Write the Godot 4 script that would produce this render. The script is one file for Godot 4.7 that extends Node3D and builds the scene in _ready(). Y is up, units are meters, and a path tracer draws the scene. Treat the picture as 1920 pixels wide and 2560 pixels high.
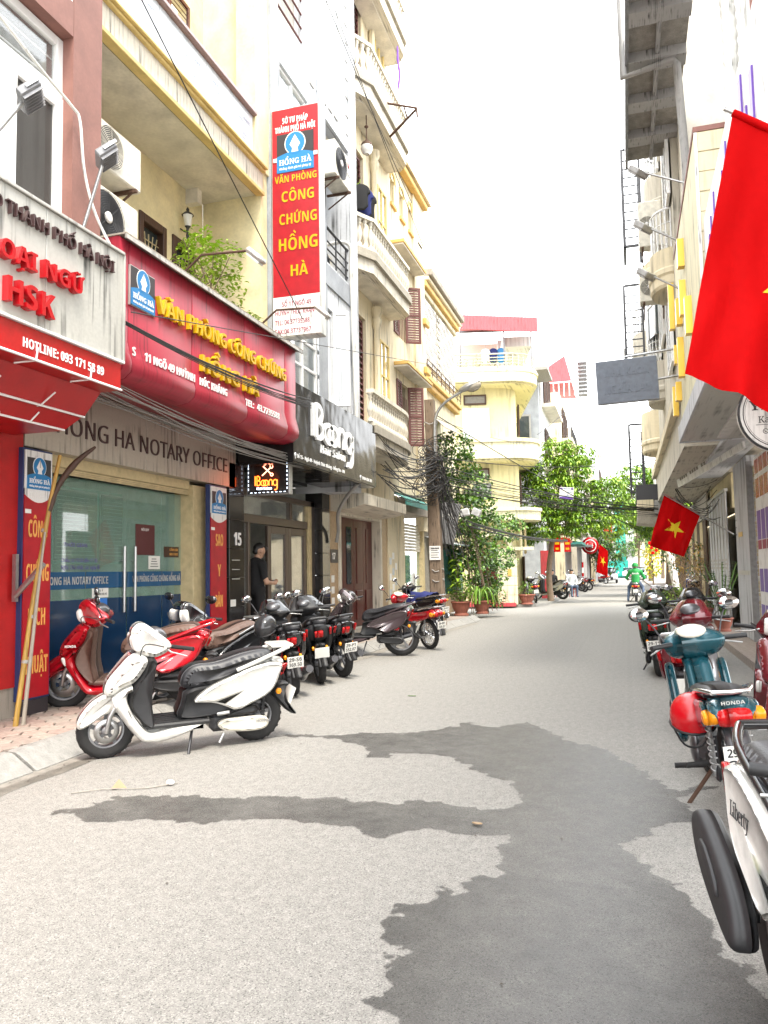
extends Node3D
# A narrow street of tube houses: shops and parked motorbikes on both sides, an overcast bright day.
var cam: Camera3D
var mats := {}
var tex := {}
var names_used := {}
var rng := RandomNumberGenerator.new()

func _ready() -> void:
	rng.seed = 20240517
	cam = Camera3D.new()
	cam.name = "camera"
	cam.fov = 66.0
	cam.near = 0.05
	cam.far = 600.0
	cam.position = Vector3(0, 1.45, 0)
	var b := Basis(Vector3.UP, deg_to_rad(17.0)) * Basis(Vector3.RIGHT, deg_to_rad(4.35)) * Basis(Vector3.BACK, deg_to_rad(-1.0))
	cam.transform = Transform3D(b, Vector3(0, 1.45, 0))
	add_child(cam)
	var we := WorldEnvironment.new()
	we.name = "world"
	var env := Environment.new()
	env.background_mode = Environment.BG_SKY
	var sk := Sky.new()
	var sm := ProceduralSkyMaterial.new()
	sm.sky_top_color = Color(0.97, 0.985, 1.0)
	sm.sky_horizon_color = Color(0.95, 0.95, 0.945)
	sm.sky_curve = 0.3
	sm.ground_bottom_color = Color(0.55, 0.54, 0.52)
	sm.ground_horizon_color = Color(0.8, 0.8, 0.79)
	sm.energy_multiplier = 1.0
	sk.sky_material = sm
	env.sky = sk
	env.tonemap_mode = Environment.TONE_MAPPER_LINEAR
	env.tonemap_exposure = 6.2
	env.sdfgi_enabled = true
	env.ssao_enabled = true
	env.ssil_enabled = true
	we.environment = env
	add_child(we)
	var sun := DirectionalLight3D.new()
	sun.name = "sun"
	sun.light_energy = 0.36
	sun.light_angular_distance = 14.0
	sun.light_color = Color(1.0, 0.97, 0.92)
	sun.shadow_enabled = true
	sun.rotation_degrees = Vector3(-64, 38, 0)
	add_child(sun)
	make_textures()
	make_materials()
	build_ground()
	build_language_house()
	build_notary_house()
	build_salon_house()
	build_cream_house()
	build_arch_house()
	build_louvre_house()
	build_corner_house()
	build_far_street()
	build_right_side()
	build_pole_and_cables()
	build_plants()
	build_motorbikes()
	build_people()
	build_litter()

# ---------------------------------------------------------------- textures and materials
func grey_tex(called: String, w: int, h: int, fn: Callable) -> void:
	var im := Image.create(w, h, true, Image.FORMAT_RGB8)
	for y in h:
		for x in w:
			var c = fn.call(x, y)
			im.set_pixel(x, y, c if c is Color else Color(c, c, c))
	im.generate_mipmaps()
	tex[called] = ImageTexture.create_from_image(im)

func fnl(sd: int, freq: float, oct := 4, kind := FastNoiseLite.TYPE_SIMPLEX_SMOOTH) -> FastNoiseLite:
	var n := FastNoiseLite.new()
	n.seed = sd; n.frequency = freq; n.fractal_octaves = oct; n.noise_type = kind
	return n

func tile_noise(n: FastNoiseLite, x: float, y: float, w: float, h: float) -> float:
	# wraps without a seam: a torus in 4D is not there, so blend the four copies
	var u := x / w
	var v := y / h
	var a := n.get_noise_2d(x, y) * (1 - u) + n.get_noise_2d(x - w, y) * u
	var c := n.get_noise_2d(x, y - h) * (1 - u) + n.get_noise_2d(x - w, y - h) * u
	return a * (1 - v) + c * v

func make_textures() -> void:
	var n1 := fnl(3, 0.012, 5)
	var n2 := fnl(9, 0.11, 3)
	var n3 := fnl(21, 0.35, 2)
	grey_tex("plaster", 384, 384, func(x, y):
		var v := 0.93 + 0.16 * tile_noise(n1, x, y, 384, 384) + 0.05 * tile_noise(n2, x, y, 384, 384)
		return clampf(v, 0.5, 1.0))
	# runs of dirty rain water: long in the vertical
	var s1 := fnl(5, 0.02, 3)
	var s2 := fnl(6, 0.006, 3)
	grey_tex("streak", 384, 384, func(x, y):
		var r := tile_noise(s1, x * 3.2, y * 0.16, 1228.8, 61.44)
		var p := tile_noise(s2, x * 1.6, y * 1.2, 614.4, 460.8)
		var v := 0.98 - maxf(0.0, r - 0.02) * 1.1 * clampf(p * 2.0 + 0.45, 0.0, 1.0) + 0.04 * tile_noise(n2, x, y, 384, 384)
		return clampf(v, 0.35, 1.0))
	# road: pale binder with dark and light chippings
	var a1 := fnl(31, 0.16, 2, FastNoiseLite.TYPE_CELLULAR)
	a1.cellular_return_type = FastNoiseLite.RETURN_CELL_VALUE
	var a2 := fnl(32, 0.009, 4)
	grey_tex("asphalt", 1024, 1024, func(x, y):
		var g := a1.get_noise_2d(x, y)
		var v := 0.78 + 0.07 * tile_noise(a2, x, y, 1024, 1024) + 0.06 * tile_noise(n2, x, y, 1024, 1024)
		if g > 0.55: v += 0.15
		elif g < -0.66: v -= 0.3
		elif g < -0.4: v -= 0.09
		return Color(clampf(v, 0.1, 1), clampf(v * 0.985, 0.1, 1), clampf(v * 0.955, 0.1, 1)))
	grey_tex("chips", 512, 512, func(x, y):
		var g := a1.get_noise_2d(x * 0.8, y * 0.8)
		return clampf(0.5 + g * 0.5, 0, 1))
	grey_tex("concrete", 384, 384, func(x, y):
		var v := 0.82 + 0.16 * tile_noise(n1, x * 1.5, y * 1.5, 576, 576) + 0.12 * tile_noise(n2, x, y, 384, 384) + 0.1 * tile_noise(n3, x, y, 384, 384)
		return clampf(v, 0.25, 1.0))
	# wood grain running along v
	var w1 := fnl(41, 0.05, 4)
	grey_tex("wood", 256, 256, func(x, y):
		var v := 0.8 + 0.3 * tile_noise(w1, x * 2.2, y * 0.14, 563.2, 35.84)
		return clampf(v, 0.3, 1.0))
	grey_tex("leaf", 64, 64, func(x, y):
		var v := 0.8 + 0.2 * n2.get_noise_2d(x, y)
		if absf(x - 32) < 1.5: v += 0.12
		return clampf(v, 0.3, 1.0))
	grey_tex("cloth", 128, 128, func(x, y):
		var v := 0.9 + 0.05 * sin(x * PI / 2.0) * sin(y * PI / 2.0) + 0.05 * tile_noise(n1, x * 3, y * 3, 384, 384)
		return clampf(v, 0.3, 1.0))
	var bm := Image.create(256, 256, true, Image.FORMAT_RGB8)
	for y in 256:
		for x in 256:
			var v := 0.5 + 0.28 * tile_noise(n2, x, y, 256, 256) + 0.22 * tile_noise(n3, x, y, 256, 256)
			bm.set_pixel(x, y, Color(v, v, v))
	bm.bump_map_to_normal_map(3.0)
	bm.generate_mipmaps()
	tex["bump"] = ImageTexture.create_from_image(bm)
	var bw := Image.create(256, 256, true, Image.FORMAT_RGB8)
	var wv := fnl(51, 0.016, 2)
	for y in 256:
		for x in 256:
			var v := 0.5 + 0.5 * tile_noise(wv, x, y, 256, 256)
			bw.set_pixel(x, y, Color(v, v, v))
	bw.bump_map_to_normal_map(10.0)
	bw.generate_mipmaps()
	tex["wave"] = ImageTexture.create_from_image(bw)

# a material from a linear base colour; t = texture that varies it, s = its size in metres
func mk(called: String, c: Color, rough := 0.7, metal := 0.0, t := "", s := 1.0, bump := 0.0) -> StandardMaterial3D:
	var m := StandardMaterial3D.new()
	m.albedo_color = c.linear_to_srgb()
	m.roughness = rough
	m.metallic = metal
	if t:
		m.albedo_texture = tex[t]
		m.uv1_triplanar = true
		m.uv1_world_triplanar = true
		m.uv1_scale = Vector3.ONE / s
	if bump > 0.0:
		m.normal_enabled = true
		m.normal_texture = tex["bump"]
		m.normal_scale = bump
		m.uv1_triplanar = true
		m.uv1_world_triplanar = true
		m.uv1_scale = Vector3.ONE / s
	if called.begins_with("bike_") or called == "pearl_white":
		m.clearcoat_enabled = true
		m.clearcoat = 0.6
		m.clearcoat_roughness = 0.06
	mats[called] = m
	return m

func lin(r: float, g: float, b: float) -> Color:
	return Color(r, g, b)

func hexc(s: String) -> Color:
	return Color(s).srgb_to_linear()

func make_materials() -> void:
	mk("asphalt", lin(0.385, 0.382, 0.375), 0.9, 0.0, "asphalt", 0.85)
	mats.asphalt.heightmap_enabled = false
	mk("gutter", lin(0.33, 0.305, 0.265), 0.9, 0.0, "concrete", 1.1)
	mk("kerb", lin(0.37, 0.36, 0.335), 0.85, 0.0, "concrete", 0.9, 0.6)
	for i in 4:
		mk("paver%d" % i, [lin(0.46, 0.34, 0.29), lin(0.5, 0.38, 0.32), lin(0.42, 0.34, 0.29), lin(0.47, 0.4, 0.34)][i], 0.85, 0.0, "concrete", 0.5, 0.4)
	mk("dirt", lin(0.16, 0.135, 0.11), 0.95, 0.0, "concrete", 0.7)
	mk("pave_far", lin(0.42, 0.35, 0.3), 0.9, 0.0, "concrete", 0.8)
	mk("white_wall", lin(0.68, 0.68, 0.67), 0.8, 0.0, "streak", 3.1)
	mk("cream_wall", lin(0.68, 0.59, 0.41), 0.8, 0.0, "streak", 2.7)
	mk("yellow_wall", lin(0.8, 0.7, 0.43), 0.8, 0.0, "plaster", 2.5)
	mk("yellow_trim", lin(0.74, 0.56, 0.22), 0.75, 0.0, "plaster", 1.5)
	mk("lemon_wall", lin(0.72, 0.65, 0.37), 0.8, 0.0, "streak", 3.7)
	mk("lemon_trim", lin(0.72, 0.67, 0.46), 0.75, 0.0, "streak", 2.2)
	mk("orange_trim", lin(0.66, 0.42, 0.13), 0.75, 0.0, "streak", 1.6)
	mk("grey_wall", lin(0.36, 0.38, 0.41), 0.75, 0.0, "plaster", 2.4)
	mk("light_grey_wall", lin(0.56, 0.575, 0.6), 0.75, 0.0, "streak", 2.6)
	mk("stone_white", lin(0.64, 0.59, 0.49), 0.75, 0.0, "streak", 1.3)
	mk("dingy_wall", lin(0.5, 0.46, 0.38), 0.85, 0.0, "streak", 1.7)
	mk("soffit", lin(0.78, 0.73, 0.63), 0.85, 0.0, "plaster", 2.5)
	mk("old_soffit", lin(0.52, 0.47, 0.38), 0.85, 0.0, "concrete", 1.8)
	mk("concrete", lin(0.42, 0.39, 0.34), 0.9, 0.0, "concrete", 1.2, 0.4)
	mk("old_concrete", lin(0.33, 0.29, 0.24), 0.92, 0.0, "streak", 1.1, 0.5)
	mk("brown_paint", lin(0.27, 0.125, 0.1), 0.7, 0.0, "plaster", 1.9)
	mk("white_frame", lin(0.78, 0.78, 0.77), 0.4)
	mk("white_plastic", lin(0.75, 0.74, 0.72), 0.5, 0.0, "plaster", 0.9)
	mk("ivory_plastic", lin(0.7, 0.66, 0.56), 0.5, 0.0, "plaster", 0.8)
	mk("dark_wood", lin(0.09, 0.04, 0.022), 0.55, 0.0, "wood", 0.5)
	mk("red_wood", lin(0.14, 0.022, 0.016), 0.35, 0.0, "wood", 0.6)
	mk("shutter_wood", lin(0.2, 0.065, 0.055), 0.65, 0.0, "wood", 0.5)
	mk("grey_shutter", lin(0.25, 0.235, 0.21), 0.7, 0.0, "plaster", 0.6)
	mk("panel_silver", lin(0.55, 0.545, 0.51), 0.4, 0.35, "streak", 1.9)
	mk("panel_notary", lin(0.5, 0.45, 0.38), 0.4, 0.2, "streak", 1.7)
	mk("red_acp", lin(0.44, 0.004, 0.006), 0.3, 0.0, "plaster", 1.7)
	mk("red_wallpaint", lin(0.46, 0.006, 0.006), 0.55, 0.0, "plaster", 1.4)
	mk("crimson", lin(0.38, 0.022, 0.045), 0.42, 0.0, "streak", 1.3)
	mk("crimson_dark", lin(0.1, 0.01, 0.018), 0.6)
	mk("sign_red", lin(0.43, 0.005, 0.014), 0.45, 0.0, "plaster", 1.0)
	mk("sign_white", lin(0.8, 0.79, 0.77), 0.5, 0.0, "streak", 0.8)
	mk("sign_blue", lin(0.012, 0.18, 0.43), 0.45)
	mk("sign_black", lin(0.03, 0.026, 0.03), 0.4)
	mk("navy", lin(0.02, 0.035, 0.12), 0.5)
	mk("letter_yellow", lin(0.7, 0.42, 0.006), 0.4, 0.0, "plaster", 0.5)
	mk("letter_orange", lin(0.84, 0.42, 0.1), 0.5, 0.0, "plaster", 0.5)
	mk("letter_white", lin(0.8, 0.8, 0.79), 0.35)
	mk("letter_brown", lin(0.06, 0.03, 0.03), 0.35)
	mk("letter_red", lin(0.42, 0.003, 0.008), 0.25)
	mk("letter_maroon", lin(0.28, 0.012, 0.05), 0.5)
	mk("letter_black", lin(0.02, 0.02, 0.022), 0.4)
	mk("letter_purple", lin(0.11, 0.04, 0.32), 0.4)
	mk("gold", lin(0.66, 0.44, 0.08), 0.3, 0.7)
	mk("chrome", lin(0.75, 0.75, 0.76), 0.12, 1.0)
	mk("steel", lin(0.5, 0.5, 0.5), 0.3, 0.9, "plaster", 0.4)
	mk("alu", lin(0.55, 0.55, 0.54), 0.4, 0.8, "plaster", 0.3)
	mk("iron", lin(0.05, 0.05, 0.055), 0.5, 0.4)
	mk("rust", lin(0.16, 0.09, 0.06), 0.8, 0.3, "concrete", 0.3)
	mk("grey_metal", lin(0.27, 0.27, 0.28), 0.5, 0.5, "plaster", 0.5)
	mk("beige_metal", lin(0.62, 0.5, 0.28), 0.45, 0.0, "plaster", 0.8)
	mk("bronze_frame", lin(0.1, 0.075, 0.06), 0.35, 0.5)
	mk("black_tile", lin(0.025, 0.024, 0.024), 0.12, 0.0, "plaster", 1.1)
	mk("black_gloss", lin(0.018, 0.017, 0.017), 0.12)
	mats.black_gloss.normal_enabled = true
	mats.black_gloss.normal_texture = tex["wave"]
	mats.black_gloss.normal_scale = 0.12
	mats.black_gloss.metallic_specular = 0.3
	mats.black_gloss.uv1_triplanar = true
	mats.black_gloss.uv1_world_triplanar = true
	mats.black_gloss.uv1_scale = Vector3.ONE / 2.2
	mk("interior", lin(0.55, 0.57, 0.52), 0.8, 0.0, "plaster", 1.4)
	mk("interior_dark", lin(0.5, 0.47, 0.42), 0.8, 0.0, "plaster", 0.9)
	mk("teal_paint", lin(0.05, 0.24, 0.21), 0.6, 0.0, "streak", 0.9)
	mk("blue_film", lin(0.012, 0.08, 0.19), 0.2)
	mk("blue_deep", lin(0.008, 0.035, 0.09), 0.12)
	mk("blue_paper", lin(0.02, 0.16, 0.55), 0.6)
	mk("paper", lin(0.75, 0.74, 0.7), 0.7)
	mk("maroon_board", lin(0.09, 0.018, 0.02), 0.5)
	mk("brick", lin(0.34, 0.15, 0.1), 0.85, 0.0, "concrete", 0.3)
	mk("brick2", lin(0.28, 0.115, 0.075), 0.85, 0.0, "concrete", 0.3)
	mk("mortar", lin(0.3, 0.25, 0.2), 0.95, 0.0, "concrete", 0.5)
	mk("tan_tile", lin(0.44, 0.3, 0.17), 0.4, 0.0, "plaster", 0.5)
	mk("roof_red", lin(0.55, 0.06, 0.07), 0.5, 0.0, "streak", 0.9)
	mk("pink_granite", lin(0.42, 0.28, 0.26), 0.35, 0.0, "concrete", 0.25)
	mk("film", lin(0.7, 0.74, 0.78), 0.25, 0.0, "plaster", 1.2)
	mk("film_ink", lin(0.33, 0.36, 0.45), 0.5)
	mk("cable", lin(0.035, 0.033, 0.033), 0.6)
	mk("cable_grey", lin(0.3, 0.29, 0.27), 0.6)
	mk("pipe_white", lin(0.7, 0.69, 0.65), 0.5, 0.0, "streak", 0.7)
	mk("pipe_grey", lin(0.33, 0.32, 0.31), 0.6, 0.0, "streak", 0.6)
	mk("bamboo", lin(0.6, 0.36, 0.07), 0.5, 0.0, "wood", 0.6)
	mk("rubber", lin(0.022, 0.021, 0.021), 0.8, 0.0, "concrete", 0.4)
	mk("bike_black", lin(0.02, 0.02, 0.022), 0.22, 0.0, "concrete", 0.7)
	mk("bike_grey", lin(0.06, 0.06, 0.065), 0.4, 0.3)
	mk("matte_black", lin(0.024, 0.024, 0.026), 0.55, 0.0, "concrete", 0.5)
	mk("seat_vinyl", lin(0.035, 0.035, 0.04), 0.45, 0.0, "concrete", 0.35, 0.5)
	mk("seat_brown", lin(0.17, 0.1, 0.075), 0.5, 0.0, "concrete", 0.35, 0.3)
	mk("pearl_white", lin(0.64, 0.63, 0.59), 0.16, 0.0, "plaster", 0.5)
	mk("bike_red", lin(0.5, 0.006, 0.016), 0.16, 0.1, "plaster", 0.5)
	mk("bike_maroon", lin(0.2, 0.012, 0.022), 0.2, 0.1, "concrete", 0.6)
	mk("bike_teal", lin(0.012, 0.105, 0.14), 0.25, 0.3, "concrete", 0.6)
	mk("bike_green", lin(0.03, 0.045, 0.03), 0.25, 0.2)
	mk("bike_plum", lin(0.075, 0.055, 0.06), 0.25, 0.3)
	mk("bike_silver", lin(0.5, 0.5, 0.51), 0.25, 0.6)
	mk("lamp_glass", lin(0.7, 0.7, 0.66), 0.08)
	mk("lamp_amber", lin(0.8, 0.28, 0.01), 0.15)
	mk("lamp_red", lin(0.45, 0.006, 0.008), 0.12)
	mk("plate", lin(0.76, 0.75, 0.7), 0.4)
	mk("mirror", lin(0.85, 0.85, 0.85), 0.03, 1.0)
	mk("flag_red", lin(0.56, 0.003, 0.004), 0.7, 0.0, "cloth", 0.4)
	mats.flag_red.metallic_specular = 0.15
	mats.flag_red.backlight_enabled = true
	mats.flag_red.backlight = Color(0.22, 0.0, 0.0)
	mk("flag_yellow", lin(0.7, 0.5, 0.01), 0.7)
	mk("terracotta", lin(0.3, 0.1, 0.065), 0.75, 0.0, "streak", 0.5)
	mk("soil", lin(0.05, 0.035, 0.025), 1.0)
	mk("bark", lin(0.2, 0.145, 0.1), 0.95, 0.0, "streak", 0.5, 0.8)
	for i in 4:
		mk("leaf%d" % i, [lin(0.07, 0.15, 0.018), lin(0.13, 0.25, 0.022), lin(0.03, 0.078, 0.014), lin(0.23, 0.36, 0.03)][i], 0.4, 0.0)
		mats["leaf%d" % i].backlight_enabled = true
		mats["leaf%d" % i].backlight = [Color(0.13, 0.22, 0.02), Color(0.2, 0.3, 0.03), Color(0.06, 0.12, 0.02), Color(0.28, 0.35, 0.04)][i]
	mk("skin", lin(0.46, 0.27, 0.18), 0.55)
	mk("hair", lin(0.012, 0.01, 0.009), 0.45)
	mk("shirt_black", lin(0.012, 0.012, 0.013), 0.9)
	mk("jean", lin(0.1, 0.14, 0.22), 0.9, 0.0, "cloth", 0.2)
	mk("jacket_green", lin(0.012, 0.3, 0.06), 0.6, 0.0, "cloth", 0.2)
	mk("cloth_blue", lin(0.02, 0.03, 0.16), 0.85, 0.0, "cloth", 0.3)
	mk("helmet_dark", lin(0.03, 0.03, 0.032), 0.1)
	mk("car_silver", lin(0.5, 0.52, 0.54), 0.2, 0.5)
	mk("car_dark", lin(0.035, 0.045, 0.05), 0.15, 0.3)
	mk("car_white", lin(0.75, 0.75, 0.74), 0.2)
	mk("car_glass", lin(0.04, 0.05, 0.055), 0.05)
	mk("net_green", lin(0.02, 0.36, 0.28), 0.8, 0.0, "streak", 1.5)
	mk("purple_ribbon", lin(0.16, 0.05, 0.42), 0.7)
	var g := mk("glass", lin(0.36, 0.62, 0.5), 0.02)
	g.transparency = BaseMaterial3D.TRANSPARENCY_ALPHA
	g.albedo_color.a = 0.22
	g = mk("window_glass", lin(0.5, 0.56, 0.55), 0.03)
	g.transparency = BaseMaterial3D.TRANSPARENCY_ALPHA
	g.albedo_color.a = 0.1
	g = mk("fly_screen", lin(0.07, 0.065, 0.06), 0.9)
	g.transparency = BaseMaterial3D.TRANSPARENCY_ALPHA
	g.albedo_color.a = 0.6
	g = mk("mesh_metal", lin(0.2, 0.19, 0.19), 0.5, 0.5)
	for a in [["neon_orange", Color(1.0, 0.36, 0.05), 1.6], ["neon_pink", Color(1.0, 0.55, 0.42), 1.6], ["neon_white", Color(0.85, 0.92, 1.0), 1.1]]:
		var m := mk(a[0], lin(0.5, 0.4, 0.3), 0.4)
		m.emission_enabled = true
		m.emission = a[1]
		m.emission_energy_multiplier = a[2]

# ---------------------------------------------------------------- nodes
func numbered(called: String) -> String:
	var n: int = names_used.get(called, 0)
	names_used[called] = n + 1
	return called if n == 0 else "%s_%03d" % [called, n]

func thing(called: String, label: String, category: String, at := Vector3.ZERO, turn := 0.0, group := "") -> Node3D:
	var o := Node3D.new()
	o.name = numbered(called)
	add_child(o)
	o.position = at
	o.rotation.y = turn
	tag(o, label, category, group)
	return o

func tag(o: Node, label: String, category: String, group := "") -> Node:
	o.set_meta("label", label)
	o.set_meta("category", category)
	if group: o.set_meta("group", group)
	return o

func setting(called: String, st: SurfaceTool, m: String) -> MeshInstance3D:
	var o := part(self, numbered(called), st, m)
	o.set_meta("kind", "structure")
	return o

func part(parent: Node, called: String, what, m: String, xf := Transform3D()) -> MeshInstance3D:
	var o := MeshInstance3D.new()
	o.name = called
	o.mesh = done(what) if what is SurfaceTool else what
	o.material_override = mats[m]
	o.transform = xf
	parent.add_child(o, true)
	return o

func solo(called: String, st, m: String, label: String, category: String, group := "", xf := Transform3D()) -> MeshInstance3D:
	var o := part(self, numbered(called), st, m, xf)
	tag(o, label, category, group)
	return o

func done(st: SurfaceTool) -> ArrayMesh:
	st.generate_normals()
	return st.commit()

func ns() -> SurfaceTool:
	var st := SurfaceTool.new()
	st.begin(Mesh.PRIMITIVE_TRIANGLES)
	st.set_smooth_group(-1)
	return st

func fr(o: Vector3, out: Vector3) -> Transform3D:   # frame on a wall: x to the right, y up, z out of it
	var z := out.normalized()
	var x := Vector3.UP.cross(z).normalized()
	return Transform3D(Basis(x, z.cross(x), z), o)

# ---------------------------------------------------------------- shapes
func tri(st: SurfaceTool, a: Vector3, b: Vector3, c: Vector3) -> void:
	st.add_vertex(a); st.add_vertex(b); st.add_vertex(c)

func quad(st: SurfaceTool, a: Vector3, b: Vector3, c: Vector3, d: Vector3) -> void:
	tri(st, a, b, c); tri(st, a, c, d)

func hexa(st: SurfaceTool, p: Array) -> void:   # p: bottom 0-3 (counter-clockwise from above), top 4-7
	st.set_smooth_group(-1)
	quad(st, p[0], p[1], p[2], p[3])
	quad(st, p[7], p[6], p[5], p[4])
	for i in 4:
		var j := (i + 1) % 4
		quad(st, p[i], p[4 + i], p[4 + j], p[j])

func box(st: SurfaceTool, a: Vector3, b: Vector3, xf := Transform3D()) -> void:
	var l := a.min(b)
	var u := a.max(b)
	var p := [Vector3(l.x, l.y, u.z), Vector3(u.x, l.y, u.z), Vector3(u.x, l.y, l.z), Vector3(l.x, l.y, l.z), Vector3(l.x, u.y, u.z), Vector3(u.x, u.y, u.z), Vector3(u.x, u.y, l.z), Vector3(l.x, u.y, l.z)]
	for i in 8: p[i] = xf * p[i]
	hexa(st, p)

func bev(st: SurfaceTool, a: Vector3, b: Vector3, r := 0.01, xf := Transform3D()) -> void:   # chamfered box
	var l := a.min(b)
	var u := a.max(b)
	r = minf(r, 0.45 * minf(minf(u.x - l.x, u.y - l.y), u.z - l.z))
	var c := (l + u) * 0.5
	var hh := (u - l) * 0.5
	st.set_smooth_group(-1)
	var f := func(sx, sy, sz, ax):   # corner point on the face of axis ax
		var v := Vector3(sx * (hh.x - (0.0 if ax == 0 else r)), sy * (hh.y - (0.0 if ax == 1 else r)), sz * (hh.z - (0.0 if ax == 2 else r)))
		return xf * (c + v)
	for s in [-1, 1]:
		quad(st, f.call(s, -1, -1, 0), f.call(s, -1, 1, 0), f.call(s, 1, 1, 0), f.call(s, 1, -1, 0))
		quad(st, f.call(-1, s, -1, 1), f.call(1, s, -1, 1), f.call(1, s, 1, 1), f.call(-1, s, 1, 1))
		quad(st, f.call(-1, -1, s, 2), f.call(-1, 1, s, 2), f.call(1, 1, s, 2), f.call(1, -1, s, 2))
		for q in [-1, 1]:
			quad(st, f.call(s, q, -1, 0), f.call(s, q, 1, 0), f.call(s, q, 1, 1), f.call(s, q, -1, 1))
			quad(st, f.call(-1, s, q, 1), f.call(1, s, q, 1), f.call(1, s, q, 2), f.call(-1, s, q, 2))
			quad(st, f.call(s, -1, q, 0), f.call(s, 1, q, 0), f.call(s, 1, q, 2), f.call(s, -1, q, 2))
			for w in [-1, 1]:
				tri(st, f.call(s, q, w, 0), f.call(s, q, w, 1), f.call(s, q, w, 2))

func tube(st: SurfaceTool, pts: Array, r, sides := 8, caps := true) -> void:
	var n := pts.size()
	var rings := []
	var prev := Vector3.ZERO
	for i in n:
		var t: Vector3 = (pts[mini(i + 1, n - 1)] - pts[maxi(i - 1, 0)]).normalized()
		var up := Vector3.UP if absf(t.y) < 0.95 else Vector3.RIGHT
		var s := t.cross(up).normalized()
		if prev != Vector3.ZERO:
			s = (prev - t * prev.dot(t)).normalized()
		prev = s
		var q := t.cross(s)
		var rr: float = r[i] if r is Array else r
		var ring := PackedVector3Array()
		for k in sides:
			var a := TAU * k / sides
			ring.append(pts[i] + (s * cos(a) + q * sin(a)) * rr)
		rings.append(ring)
	skin(st, rings, caps)

func skin(st: SurfaceTool, rings: Array, caps := true, closed := true, smooth := true) -> void:
	st.set_smooth_group(1 if smooth else -1)
	var m: int = rings[0].size()
	for i in rings.size() - 1:
		for k in (m if closed else m - 1):
			var j := (k + 1) % m
			quad(st, rings[i][k], rings[i + 1][k], rings[i + 1][j], rings[i][j])
	if caps:
		st.set_smooth_group(-1)
		for e in [0, rings.size() - 1]:
			var c := Vector3.ZERO
			for v in rings[e]: c += v
			c /= m
			for k in m:
				tri(st, c, rings[e][k], rings[e][(k + 1) % m])

func lathe(st: SurfaceTool, prof: Array, segs := 16, xf := Transform3D(), caps := true) -> void:   # prof: Vector2(radius, height)
	var rings := []
	for p in prof:
		var ring := PackedVector3Array()
		for k in segs:
			var a := TAU * k / segs
			ring.append(xf * Vector3(cos(a) * p.x, p.y, sin(a) * p.x))
		rings.append(ring)
	skin(st, rings, caps)

func ext(st: SurfaceTool, poly: PackedVector2Array, z0: float, z1: float, xf := Transform3D()) -> void:   # flat outline with thickness
	st.set_smooth_group(-1)
	var idx := Geometry2D.triangulate_polygon(poly)
	for i in range(0, idx.size(), 3):
		for z in [z0, z1]:
			tri(st, xf * Vector3(poly[idx[i]].x, poly[idx[i]].y, z), xf * Vector3(poly[idx[i + 1]].x, poly[idx[i + 1]].y, z), xf * Vector3(poly[idx[i + 2]].x, poly[idx[i + 2]].y, z))
	for i in poly.size():
		var a := poly[i]
		var b := poly[(i + 1) % poly.size()]
		quad(st, xf * Vector3(a.x, a.y, z0), xf * Vector3(b.x, b.y, z0), xf * Vector3(b.x, b.y, z1), xf * Vector3(a.x, a.y, z1))

func pv(a: Array) -> PackedVector2Array:
	var p := PackedVector2Array()
	for i in range(0, a.size(), 2): p.append(Vector2(a[i], a[i + 1]))
	return p

func smooth_poly(p: PackedVector2Array, times := 1) -> PackedVector2Array:   # corner cutting
	for t in times:
		var q := PackedVector2Array()
		for i in p.size():
			var a := p[i]
			var b := p[(i + 1) % p.size()]
			q.append(a.lerp(b, 0.25)); q.append(a.lerp(b, 0.75))
		p = q
	return p

func inset(p: PackedVector2Array, d: float) -> PackedVector2Array:
	var q := PackedVector2Array()
	var area := 0.0
	for i in p.size():
		area += p[i].cross(p[(i + 1) % p.size()])
	var s := 1.0 if area > 0 else -1.0
	for i in p.size():
		var e0 := (p[i] - p[(i + p.size() - 1) % p.size()]).normalized()
		var e1 := (p[(i + 1) % p.size()] - p[i]).normalized()
		var n := (Vector2(-e0.y, e0.x) + Vector2(-e1.y, e1.x)) * s
		n = n.normalized() if n.length() > 0.01 else Vector2.ZERO
		q.append(p[i] + n * d)
	return q

# a body panel: an outline in side view (x forward, y up) blown up to half width w, edges rounded over e
func puff(st: SurfaceTool, a, w, e := 0.02, zc := 0.0, cut := 2, xf := Transform3D()) -> void:
	var p: PackedVector2Array = smooth_poly(a if a is PackedVector2Array else pv(a), cut)
	var wf := func(v: Vector2) -> float: return w.call(v) if w is Callable else w
	var steps := [[0.0, 0.35], [0.12, 0.66], [0.4, 0.9], [1.0, 1.0]]
	var cap := PackedVector2Array()
	for side in [-1.0, 1.0]:
		var rings := []
		for s in steps:
			var q := inset(p, e * s[0])
			var ring := PackedVector3Array()
			for v in q:
				ring.append(xf * Vector3(v.x, v.y, zc + side * wf.call(v) * s[1]))
			rings.append(ring)
			cap = q
		skin(st, rings, false)
		st.set_smooth_group(1)
		var idx := Geometry2D.triangulate_polygon(p)
		var last: PackedVector3Array = rings[-1]
		for i in range(0, idx.size(), 3):
			tri(st, last[idx[i]], last[idx[i + 1]], last[idx[i + 2]])
	st.set_smooth_group(1)
	var ra := PackedVector3Array()
	var rb := PackedVector3Array()
	for v in p:
		ra.append(xf * Vector3(v.x, v.y, zc - wf.call(v) * 0.35)); rb.append(xf * Vector3(v.x, v.y, zc + wf.call(v) * 0.35))
	skin(st, [ra, rb], false)

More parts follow.
